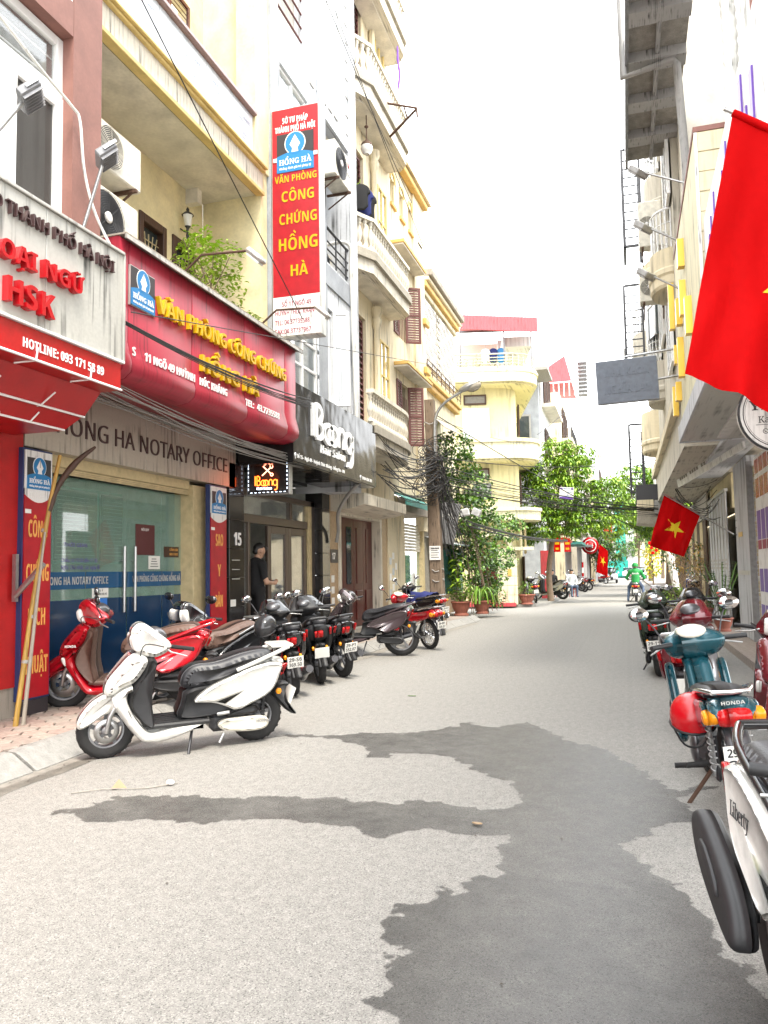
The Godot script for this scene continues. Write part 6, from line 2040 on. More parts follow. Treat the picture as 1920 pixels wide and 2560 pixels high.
func flag4(tl: Vector3, tr: Vector3, br: Vector3, bl: Vector3, label: String, tip: Vector3, foot: Vector3, sd: int) -> void:
	var o := thing("flag", label, "flag", foot)
	var nrm := (tr - tl).cross(bl - tl).normalized()
	var wv := fnl(sd, 0.9, 2)
	var L := (tr - tl).length()
	var at := func(u: float, v: float, off := 0.0) -> Vector3:
		var p := tl.lerp(tr, u).lerp(bl.lerp(br, u), v)
		var d := (sin(u * 11.0 + v * 2.6 + sd) * 0.03 + sin(u * 23.0 - v * 3.0 + sd) * 0.008 + wv.get_noise_2d(u * 3.5, v * 1.6) * 0.09) * (0.15 + v) * L
		return p + nrm * (d + off) - foot
	var st := ns()
	st.set_smooth_group(1)
	var nu := 26
	var nv := 22
	for s in [0.0, 0.0025]:
		for i in nu:
			for j in nv:
				quad(st, at.call(i / float(nu), j / float(nv), s), at.call((i + 1) / float(nu), j / float(nv), s), at.call((i + 1) / float(nu), (j + 1) / float(nv), s), at.call(i / float(nu), (j + 1) / float(nv), s))
	part(o, "cloth", st, "flag_red")
	st = ns()
	tube(st, [at.call(0.0, 0.0), at.call(0.25, 0.0), at.call(0.5, 0.0), at.call(0.75, 0.0), at.call(1.0, 0.0)], 0.022 * maxf(0.7, L), 8)
	part(o, "sleeve", st, "flag_red")
	# the star keeps its shape on the cloth: hoist along the staff, fly hanging down
	for face in [-0.004, 0.0065]:
		st = ns()
		st.set_smooth_group(1)
		var ring := []
		var sc := Vector2(0.6, 0.47) if L > 1.0 else Vector2(0.5, 0.5)
		for k in 10:
			var a := TAU * k / 10.0
			var r := 0.2 if k % 2 == 0 else 0.0765
			ring.append(sc + Vector2(cos(a) * r * 1.5, sin(a) * r))
		for k in 10:
			for m in 5:
				var p0: Vector2 = sc.lerp(ring[k], m / 5.0)
				var p1: Vector2 = sc.lerp(ring[k], (m + 1) / 5.0)
				var q0: Vector2 = sc.lerp(ring[(k + 1) % 10], m / 5.0)
				var q1: Vector2 = sc.lerp(ring[(k + 1) % 10], (m + 1) / 5.0)
				quad(st, at.call(p0.x, p0.y, face), at.call(p1.x, p1.y, face), at.call(q1.x, q1.y, face), at.call(q0.x, q0.y, face))
		part(o, "star", st, "flag_yellow")
	st = ns()
	tube(st, [Vector3.ZERO, tip - foot], [0.016, 0.013], 8)
	part(o, "staff", st, "steel")

func cage(at: Vector3, w: float, h: float, d: float, label: String) -> void:
	var o := thing("balcony_cage", label, "cage", at, 0, "")
	var st := ns()
	for x in [0.0, w]:
		for z in [0.0, -d]: box(st, Vector3(x - 0.03, 0, z - 0.03), Vector3(x + 0.03, h, z + 0.03))
	for y in [0.0, h]:
		box(st, Vector3(0.03, y - 0.03, -0.03), Vector3(w - 0.03, y + 0.03, 0.03)); box(st, Vector3(-0.03, y - 0.03, -d + 0.03), Vector3(0.03, y + 0.03, -0.031))
	part(o, "frame", st, "iron")
	for k in range(1, int(h / 0.22)):
		st = ns()
		tube(st, [Vector3(0, k * 0.22, 0), Vector3(w, k * 0.22, 0)], 0.02, 5)
		tube(st, [Vector3(0, k * 0.22, 0), Vector3(0, k * 0.22, -d)], 0.012, 5)
		part(o, "bar", st, "iron")

func round_balcony(p: Node, c: Vector3, r: float, y: float, hgt: float, m: String, rails := false, called := "round_balcony") -> void:
	# half-round balcony bulging toward the street (-x) and the viewer
	var o := Node3D.new()
	o.name = called
	p.add_child(o, true)
	var segs := 14
	var ringf := func(rr: float, yy: float) -> PackedVector3Array:
		var q := PackedVector3Array()
		for i in segs + 1:
			var a := PI * 0.5 + PI * i / segs
			q.append(Vector3(c.x + cos(a) * rr, yy, c.z + sin(a) * rr * 1.5))
		return q
	var st := ns()
	skin(st, [ringf.call(0.02, y), ringf.call(r * 0.94, y), ringf.call(r, y + 0.05), ringf.call(r, y + 0.2), ringf.call(r * 1.06, y + 0.24), ringf.call(r * 1.06, y + 0.32), ringf.call(r, y + 0.36), ringf.call(r, y + hgt), ringf.call(r - 0.12, y + hgt), ringf.call(r - 0.12, y + 0.3), ringf.call(0.02, y + 0.3)], false, false, false)
	part(o, "slab", st, m)
	if rails:
		for k in 13:
			var a := PI * 0.5 + PI * (k + 0.5) / 13
			st = ns()
			tube(st, [Vector3(c.x + cos(a) * (r - 0.05), y + hgt, c.z + sin(a) * (r - 0.05) * 1.5), Vector3(c.x + cos(a) * (r - 0.05), y + hgt + 0.75, c.z + sin(a) * (r - 0.05) * 1.5)], 0.014, 5)
			part(o, "rail_bar", st, "white_frame")
		st = ns()
		var q := []
		for v in ringf.call(r - 0.05, y + hgt + 0.76): q.append(v)
		tube(st, q, 0.025, 6)
		q = []
		for v in ringf.call(r - 0.05, y + hgt + 0.5): q.append(v)
		tube(st, q, 0.012, 5)
		part(o, "handrail", st, "white_frame")

func build_right_side() -> void:
	# --- the near shop: canopy, two projecting sign boxes, shutter, pillar
	var h := thing("near_house", "white shop house with projecting sign boxes over rolling shutter", "house", Vector3(2.1, 0.12, -8))
	var hx := Transform3D(Basis(), Vector3(-2.1, -0.12, 8))
	var f := hx * fr(Vector3(2.1, 0, 0), Vector3.LEFT)
	var st := ns()
	rect(h, "upper_wall", "white_wall", f, -13.9, 3.45, 3.0, 13.0, -4.0, 0.0)
	rect(h, "pillar", "light_grey_wall", f, -17.0, 0.12, -15.25, 3.42, -0.3, 0.0, 0.01)
	rect(h, "pillar_return", "light_grey_wall", hx * fr(Vector3(2.1, 0, -17.0), Vector3.FORWARD), -0.3, 0.12, -0.001, 3.42, 0.001, 0.02)
	rect(h, "plate", "gold", f, -16.6, 2.0, -16.1, 2.09, 0.001, 0.008)
	rect(h, "plate", "panel_silver", f, -16.9, 1.28, -15.4, 1.36, 0.001, 0.004)
	for k in 3: rect(h, "slot", "iron", f, -16.98, 2.05 + 0.14 * k, -16.85, 2.07 + 0.14 * k, 0.001, 0.004)
	var rs := Node3D.new()
	rs.name = "rolling_shutter"
	h.add_child(rs, true)
	for k in 44: rect(rs, "slat", "beige_metal" if k % 5 else "ivory_plastic", f, -15.24, 0.14 + k * 0.07, -9.0, 0.205 + k * 0.07, -0.12, -0.1 + 0.003 * (k % 2), 0.01)
	rect(h, "guide", "grey_metal", f, -15.25, 0.12, -15.2, 3.3, -0.09, 0.012)
	rect(h, "canopy_soffit", "panel_silver", f, -12.9, 3.38, -6.2, 3.44, 0.002, 1.22)
	rect(h, "canopy_lamp", "white_plastic", f, -12.5, 3.34, -10.0, 3.378, 0.6, 0.75)
	rect(h, "canopy_edge", "light_grey_wall", f, -12.92, 3.36, -6.2, 3.6, 1.222, 1.25)
	rect(h, "canopy_end", "light_grey_wall", f, -12.95, 3.36, -12.902, 3.62, 0.002, 1.25)
	# inner lobby soffit that slopes to the gate
	rect(h, "lobby_soffit", "light_grey_wall", f, -19.0, 3.43, -12.96, 3.5, 0.002, 0.55)
	# vertical banner hung on the shutter
	var bn := thing("banner", "tall white banner with red and purple blocks beside rolling shutter", "banner", Vector3(2.0, 0.3, -13.2))
	var bf := fr(Vector3.ZERO, Vector3.LEFT)
	rect(bn, "sheet", "sign_white", bf, -0.4, 0.1, 1.3, 2.85, 0, 0.012)
	for e in [["letter_red", 2.2, 2.5], ["letter_red", 2.58, 2.8], ["letter_purple", 1.55, 2.0], ["letter_maroon", 1.4, 1.54], ["letter_purple", 0.75, 1.1], ["letter_purple", 0.2, 0.55]]:
		for k in 4: rect(bn, "print", e[0], bf, -0.34 + k * 0.4, e[1], -0.02 + k * 0.4, e[2], 0.0125, 0.015)
	# sign box with gold letters, seen along its face
	var sa := thing("sign_box", "cream sign box with gold raised letters on right-hand canopy", "sign", Vector3(0.95, 3.6, -12))
	rect(sa, "box", "lemon_trim", Transform3D(), 0.0, 0.03, 0.34, 2.97, -1.6, 2.4, 0.01)
	rect(sa, "trim", "brown_paint", Transform3D(), -0.012, 2.93, 0.34, 2.99, -1.62, 2.42)
	rect(sa, "end_board", "sign_white", Transform3D(), -0.004, 0.0, 0.03, 2.92, 2.401, 2.42)
	for k in 12:
		rect(sa, "end_slat", "cream_wall", Transform3D(), 0.035, 0.05 + k * 0.24, 0.34, 0.275 + k * 0.24, 2.401, 2.415 + 0.003 * (k % 2))
	var sf := fr(Vector3(0.0, 0, 0), Vector3.LEFT)
	for k in 9:   # raised strokes, too oblique to read
		rect(sa, "letter_stroke", "gold", sf, -2.2 + (k % 5) * 0.8, [0.4, 1.1, 0.7, 1.4, 0.9, 1.9, 0.5, 1.5, 2.1][k], -2.05 + (k % 5) * 0.8, [0.9, 1.4, 1.3, 1.9, 1.4, 2.7, 0.8, 1.9, 2.5][k], 0.0, 0.09)
	# nearer white sign box with purple letters
	var sb := thing("sign_box", "white sign box with purple raised letters behind large flag", "sign", Vector3(1.0, 3.6, -5))
	rect(sb, "box", "sign_white", Transform3D(), 0.0, 0.05, 1.09, 1.82, -4.55, -0.75, 0.01)
	for k in 14:
		rect(sb, "letter_stroke", "letter_purple", sf, -4.3 + k * 0.25, 0.85 + 0.1 * (k % 3), -4.24 + k * 0.25 + 0.06 * (k % 2), 1.3 + 0.12 * (k % 4), 0.0, 0.015)
	for k in 5: rect(sb, "print", "film", sf, -4.2 + k * 0.7, 0.3, -3.7 + k * 0.7, 0.6, 0.001, 0.006)
	# board under the canopy end
	var bd := thing("clinic_board", "slanted white price board with grey lettering under canopy corner", "sign", Vector3(1.5, 3.3, -17.2))
	var bx := Transform3D(Basis(), Vector3.ZERO) * fr(Vector3.ZERO, Vector3(-1, -0.15, 0.1))
	rect(bd, "board", "sign_white", bx, -2.6, 0.02, 3.6, 0.95, -0.04, 0.0)
	rect(bd, "photo_print", "letter_purple", bx, -2.4, 0.45, -0.9, 0.9, 0.001, 0.004)
	for k in 22:
		if k % 6 != 5: rect(bd, "print", "grey_shutter", bx, -0.6 + k * 0.18, 0.55, -0.47 + k * 0.18, 0.55 + 0.2 + 0.02 * (k % 3), 0.001, 0.004)
		if k % 5 != 4: rect(bd, "print", "grey_shutter", bx, -2.2 + k * 0.25, 0.14, -2.02 + k * 0.25, 0.32, 0.001, 0.004)
	# round swing sign
	var ro := thing("round_sign", "round white sign with black double ring on right canopy", "sign", Vector3(1.42, 2.86, -8.0))
	st = ns()
	lathe(st, [Vector2(0, 0.05), Vector2(0.335, 0.05), Vector2(0.37, 0.045), Vector2(0.37, -0.045), Vector2(0.335, -0.05), Vector2(0, -0.05)], 40, Transform3D(Basis(Vector3.RIGHT, PI / 2), Vector3.ZERO))
	part(ro, "disc", st, "sign_white")
	for e in [[0.365, 0.012], [0.325, 0.005], [0.31, 0.003]]:
		st = ns()
		var q := []
		for i in 41: q.append(Vector3(cos(TAU * i / 40) * e[0], sin(TAU * i / 40) * e[0], 0.048))
		tube(st, q, e[1], 6)
		part(ro, "ring", st, "letter_black")
	letters(ro, "letter", "YẾN", Transform3D(Basis(), Vector3(-0.27, 0.03, 0.05)), 0.09, 0.3, "letter_black", 0.004, "serif-bold", true)
	letters(ro, "lettering", "Ka", Transform3D(Basis(), Vector3(-0.2, -0.09, 0.05)), 0.06, 0.1, "letter_black", 0.004, "serif", false)
	rect(ro, "underline", "letter_black", Transform3D(), -0.22, -0.11, 0.2, -0.106, 0.05, 0.054)
	st = ns()
	var q2 := []
	for i in 17: q2.append(Vector3(-0.14 + cos(TAU * i / 16) * 0.022, -0.17 + sin(TAU * i / 16) * 0.022, 0.051))
	tube(st, q2, 0.003, 5)
	tube(st, [Vector3(-0.149, -0.163, 0.051), Vector3(-0.145, -0.173, 0.051), Vector3(-0.133, -0.178, 0.051)], 0.004, 5)
	part(ro, "phone_mark", st, "letter_black")
	st = ns()
	tube(st, [Vector3(-0.1, 0.35, 0), Vector3(-0.1, 0.53, 0)], 0.012, 6)
	tube(st, [Vector3(0.1, 0.35, 0), Vector3(0.1, 0.53, 0)], 0.012, 6)
	part(ro, "hanger", st, "iron")
	# flags
	flag4(Vector3(0.79, 4.45, -5.5), Vector3(1.76, 3.82, -5.55), Vector3(1.4, 2.18, -5.62), Vector3(0.42, 2.73, -5.5), "large red flag with yellow star hanging close to white sign box", Vector3(0.74, 4.49, -5.5), Vector3(2.08, 3.61, -5.57), 5)
	flag4(Vector3(0.79, 2.92, -17.0), Vector3(1.47, 2.49, -17.2), Vector3(1.14, 1.65, -17.2), Vector3(0.45, 1.89, -17.0), "small red flag with yellow star on staff fixed to grey pillar", Vector3(0.74, 2.95, -16.98), Vector3(2.1, 2.09, -17.35), 2)
	# ribbed hose and window leaves on the upper wall
	st = ns()
	var hp := []
	var hr := []
	for k in 90:
		hp.append(Vector3(1.36 + 0.012 * sin(k * 0.2), 5.5 + k * 0.05, -9.45))
		hr.append(0.085 if k % 3 else 0.07)
	tube(st, hp, hr, 10)
	solo("ribbed_hose", st, "pipe_white", "ribbed pale hose rising beside cream sign box", "pipe")
	st = ns()
	tube(st, [Vector3(1.5, 5.45, -9.3), Vector3(1.5, 10.5, -9.3)], 0.03, 8)
	solo("downpipe", st, "pipe_white", "slim white downpipe beside the ribbed hose", "pipe")
	for k in 2:
		var wl := thing("window_leaf", ["open brown window leaf swung out from white wall", "narrow brown window leaf ajar on white wall"][k], "window", Vector3(2.0 - 0.02 * k, 6.35 - 0.18 * k, -6.9 + 1.0 * k), 0)
		var dd := Vector3(-0.72, 0, -0.42) if k == 0 else Vector3(-0.32, 0, 0.1)
		var p := [Vector3.ZERO, dd, dd + Vector3(0, 1.7, 0), Vector3(0, 1.7, 0)]
		for i in 4:
			st = ns()
			tube(st, [p[i], p[(i + 1) % 4]], 0.045, 4)
			part(wl, "rail", st, "brown_paint")
		st = ns()
		quad(st, p[0], p[1], p[2], p[3])
		part(wl, "pane", st, "window_glass")
	# --- houses further along on the right
	var r := thing("balcony_house_right", "grey and white house with round balconies above metal gate", "house", Vector3(2.2, 0.12, -20))
	var rx := Transform3D(Basis(), Vector3(-2.2, -0.12, 20))
	var rf := rx * fr(Vector3(2.2, 0, 0), Vector3.LEFT)
	rect(r, "flank_wall", "soffit", rx * fr(Vector3(1.14, 0, -13.95), Vector3.BACK), 0.0, 6.6, 6.0, 13.0, -0.3, 0.0)
	rect(r, "upper_wall", "dingy_wall", rx * fr(Vector3(1.02, 0, 0), Vector3.LEFT), -27.0, 3.5, -14.3, 11.6, -4.0, 0.0)
	rect(r, "ground_wall", "yellow_wall", rf, -23.0, 0.12, -22.4, 3.45, -0.3, 0.0)
	rect(r, "gate_head", "yellow_wall", rf, -30.0, 2.72, -18.6, 3.49, -0.35, -0.05)
	rect(r, "ground_back", "interior_dark", rf, -30.0, 0.12, -18.0, 2.72, -0.6, -0.4)
	rect(r, "roof_canopy", "concrete", Transform3D(), 0.32 - 2.2, 9.15 - 0.12, 1.14 - 2.2, 9.25 - 0.12, 20 - 15.2, 20 - 9.0)
	for k in 5:
		rect(r, "canopy_joist", "pipe_grey", Transform3D(), 0.32 - 2.2, 8.99 - 0.12, 1.139 - 2.2, 9.149 - 0.12, 20 - 14.4 + k * 1.1, 20 - 14.1 + k * 1.1)
	rect(r, "canopy_joist", "pipe_grey", Transform3D(), 0.7 - 2.2, 9.05 - 0.12, 0.76 - 2.2, 9.148 - 0.12, 20 - 15.1, 20 - 9.0)
	rect(r, "canopy_edge", "grey_metal", Transform3D(), 0.27 - 2.2, 9.0 - 0.12, 0.319 - 2.2, 9.4 - 0.12, 20 - 15.2, 20 - 9.0)
	# gate of vertical grey panels with air holes
	var gt := thing("metal_gate", "grey sheet metal gate with vertical folds and air slots", "gate", Vector3(2.2, 0.13, -20.5))
	var gf := fr(Vector3(-0.05, 0, 0), Vector3.LEFT)
	for k in 6:
		var u := -1.86 + k * 0.62
		rect(gt, "panel", "light_grey_wall", gf, u, 0.0, u + 0.6, 1.15, 0.0, 0.03, 0.01)
		rect(gt, "panel", "light_grey_wall", gf, u, 1.55, u + 0.6, 2.95, 0.0, 0.03, 0.01)
		for j in 3:
			for i in 2: rect(gt, "air_slot", "interior_dark", gf, u + 0.08 + i * 0.26, 1.25 + j * 0.09, u + 0.26 + i * 0.26, 1.3 + j * 0.09, 0.031, 0.034)
		rect(gt, "cross_rail", "light_grey_wall", gf, u, 1.152, u + 0.6, 1.548, 0.0, 0.03)
		st = ns()
		tube(st, [gf * Vector3(u + 0.61, 0, 0.035), gf * Vector3(u + 0.61, 2.95, 0.035)], 0.02, 6)
		part(gt, "fold", st, "panel_silver")
	rect(gt, "head_rail", "panel_silver", gf, -1.9, 2.952, 1.9, 3.02, -0.02, 0.05)
	var cd := thing("carved_doors", "tall brown and cream folding doors beyond grey gate", "door", Vector3(2.2, 0.13, -26))
	for k in 6: rect(cd, "leaf", "dark_wood" if k % 2 else "beige_metal", fr(Vector3(-0.06, 0, 0), Vector3.LEFT), -2.7 + k * 0.95, 0, -1.78 + k * 0.95, 2.6, 0, 0.05, 0.015)
	rect(cd, "transom", "interior_dark", fr(Vector3(-0.06, 0, 0), Vector3.LEFT), -3.0, 2.62, 3.4, 3.3, 0, 0.04)
	# round balconies and boxy bay
	round_balcony(r, rx * Vector3(1.1, 0, -20.0), 0.45, 5.24, 0.95, "dingy_wall", true)
	round_balcony(r, rx * Vector3(1.15, 0, -24.0), 0.58, 4.6, 1.15, "cream_wall", false)
	round_balcony(r, rx * Vector3(1.1, 0, -18.0), 0.42, 8.9, 0.9, "dingy_wall", true)
	round_balcony(r, rx * Vector3(1.1, 0, -21.0), 0.45, 8.5, 0.5, "cream_wall", false)
	for k in 2:
		window(r, rx * fr(Vector3(1.01, 0, 0), Vector3.LEFT), -21.0 + k * 1.9, 6.4, -19.4 + k * 1.9, 8.2, 2, 1, "white_frame", "car_glass", 0.06, -0.02, true)
		window(r, rx * fr(Vector3(1.01, 0, 0), Vector3.LEFT), -19.0 + k * 1.9, 10.0, -17.4 + k * 1.9, 11.8, 2, 1, "white_frame", "car_glass", 0.06, -0.02, true)
	var bay := Node3D.new()
	bay.name = "glazed_bay"
	r.add_child(bay, true)
	for k in 5:
		var a0 := PI * 0.5 + PI * k / 5.0
		var a1 := PI * 0.5 + PI * (k + 1) / 5.0
		var c := rx * Vector3(1.08, 6.9, -20.0)
		var pa := c + Vector3(cos(a0) * 0.38, 0, sin(a0) * 0.95)
		var pb := c + Vector3(cos(a1) * 0.38, 0, sin(a1) * 0.95)
		st = ns()
		quad(st, pa, pb, pb + Vector3(0, 1.5, 0), pa + Vector3(0, 1.5, 0))
		part(bay, "pane", st, "car_glass")
		st = ns()
		tube(st, [pa, pa + Vector3(0, 1.5, 0), pb + Vector3(0, 1.5, 0)], 0.035, 5)
		tube(st, [pa + Vector3(0, 0.75, 0), pb + Vector3(0, 0.75, 0)], 0.025, 5)
		part(bay, "glazing_bar", st, "white_frame")
	round_balcony(r, rx * Vector3(1.05, 0, -16.2), 0.5, 10.3, 0.85, "dingy_wall", true)
	round_balcony(r, rx * Vector3(1.05, 0, -25.6), 0.6, 7.6, 0.9, "dingy_wall", true)
	round_balcony(r, rx * Vector3(1.05, 0, -15.4), 0.42, 6.4, 0.7, "cream_wall", true)
	for e in [[-26.5, 5.4], [-23.0, 6.3], [-16.4, 5.2], [-22.5, 9.6], [-15.6, 8.0]]:
		window(r, rx * fr(Vector3(1.01, 0, 0), Vector3.LEFT), e[0], e[1], e[0] + 1.3, e[1] + 1.5, 2, 1, "white_frame", "car_glass", 0.06, -0.02, true)
	rect(r, "string_course", "cream_wall", rx * fr(Vector3(1.02, 0, 0), Vector3.LEFT), -27.0, 4.3, -14.3, 4.5, 0.001, 0.12)
	ac_unit(Vector3(0.5, 8.0, -16.6), Vector3.BACK, 0.46, 0.95, 0.3, "outdoor air conditioner seen from behind among the right-hand balconies", "", false)
	ac_unit(Vector3(0.48, 6.95, -16.9), Vector3.BACK, 0.55, 0.6, 0.3, "weathered outdoor air conditioner below taller unit on right", "", false)
	for e in [[Vector3(0.4, 7.35, -12.0), Vector3(1.06, 7.0, -12.0)], [Vector3(0.44, 6.5, -12.0), Vector3(1.0, 6.15, -12.1)], [Vector3(0.46, 5.85, -12.2), Vector3(0.98, 5.5, -12.3)]]:
		floodlight(e[0], e[1], Vector3(0.55, 0.75, 0.35), "grey floodlight aimed at cream sign box, %s of three" % ["highest", "middle", "lowest"][0 if e[0].y > 7 else (1 if e[0].y > 6 else 2)], "floodlights over the cream sign box", "pipe_grey")
	cage(Vector3(0.25, 3.9, -27), 0.42, 2.25, 1.5, "rusty balcony cage above dark eaves box")
	cage(Vector3(0.24, 7.5, -24), 0.5, 2.3, 1.4, "grey balcony cage above the dental sign")
	cage(Vector3(0.27, 9.4, -20), 0.4, 2.5, 1.2, "pale balcony cage beside outdoor air conditioners")
	# drainage pipes below the roof canopy
	st = ns()
	tube(st, [Vector3(0.24, 10.6, -12.0), Vector3(0.24, 8.85, -12.0), Vector3(0.95, 8.98, -12.0), Vector3(1.0, 8.9, -12.0), Vector3(1.06, 7.4, -12.0), Vector3(1.08, 5.4, -12.2)], 0.06, 10)
	solo("rainwater_pipe", st, "pipe_grey", "thick grey rainwater pipe crossing under dark roof canopy", "pipe")
	# dental sign
	var ds := thing("projecting_sign", "dark slate sign board with raised letters projecting over street", "sign", Vector3(-0.37, 4.27, -14.0), 0)
	var dx := Transform3D(Basis(Vector3.BACK, 0.03), Vector3.ZERO)
	rect(ds, "board", "grey_wall", dx, 0, 0, 1.02, 0.76, -0.1, 0.0, 0.012)
	mats["slate"] = mats.get("slate", mk("slate", lin(0.13, 0.15, 0.19), 0.5, 0.0, "plaster", 0.6))
	mk("slate_letter", lin(0.112, 0.13, 0.165), 0.5)
	rect(ds, "face", "slate", dx, 0.012, 0.012, 1.008, 0.748, 0.001, 0.008)
	letters(ds, "letter", "NHA KHOA", dx * Transform3D(Basis(), Vector3(0.14, 0.47, 0.008)), 0.13, 0.74, "slate_letter", 0.01, "bold", true)
	letters(ds, "letter", "NGHĨA LAN", dx * Transform3D(Basis(), Vector3(0.12, 0.17, 0.008)), 0.15, 0.78, "slate_letter", 0.01, "bold", true)
	st = ns()
	tube(st, [dx * Vector3(0.5, 0.76, -0.05), dx * Vector3(0.5, 0.95, -0.05)], 0.016, 6)
	tube(st, [dx * Vector3(0.5, 0.8, -0.05), dx * Vector3(1.7, 0.86, -0.05)], 0.022, 6)
	tube(st, [dx * Vector3(1.0, 0.35, -0.05), dx * Vector3(1.7, 0.4, -0.05)], 0.022, 6)
	part(ds, "bracket", st, "steel")
	# dark eaves boxes further on
	var eb := thing("eaves_box", "dark boxed eaves with sheet cladding above the far pavement", "eaves", Vector3(0.38, 2.95, -26))
	rect(eb, "box", "iron", Transform3D(), 0, 0.62, 1.3, 1.1, -2.0, 0.0)
	rect(eb, "sheet", "cream_wall", Transform3D(), 0.02, 0.35, 0.5, 0.618, -1.9, 0.02)
	rect(eb, "sheet", "cable_grey", Transform3D(), 0.52, 0.15, 1.3, 0.6, -1.9, 0.05)
	rect(eb, "valance", "old_soffit", Transform3D(Basis(Vector3.BACK, -0.1), Vector3.ZERO), 0.0, -0.1, 1.3, 0.3, -1.9, -0.05)
	# small street camera, cables on the cream wall
	var sc := thing("street_camera", "white bullet camera on cream wall above gate", "camera", Vector3(1.5, 3.45, -24.8))
	st = ns()
	tube(st, [Vector3(0, 0, 0), Vector3(-0.28, -0.05, 0.15)], 0.055, 10)
	part(sc, "body", st, "white_plastic")
	st = ns()
	tube(st, [Vector3(-0.28, -0.05, 0.15), Vector3(-0.31, -0.055, 0.165)], 0.05, 10)
	part(sc, "lens", st, "black_tile")
	# leaning pole and tree trunk at the far right pavement
	var lp := thing("leaning_pole", "pale leaning utility pole beside dark trunk on right", "pole", Vector3(1.95, 0.12, -34))
	st = ns()
	tube(st, [Vector3.ZERO, Vector3(-0.35, 2.4, 0), Vector3(-0.75, 5.6, 0)], [0.15, 0.14, 0.12], 10)
	part(lp, "shaft", st, "pipe_white")
	for k in 4: rect(lp, "notice", "paper" if k % 2 else "film", Transform3D(Basis(), Vector3(-0.1 - 0.09 * k, 1.0 + k * 0.6, 0.14)), -0.1, 0, 0.12, 0.24, 0, 0.012)


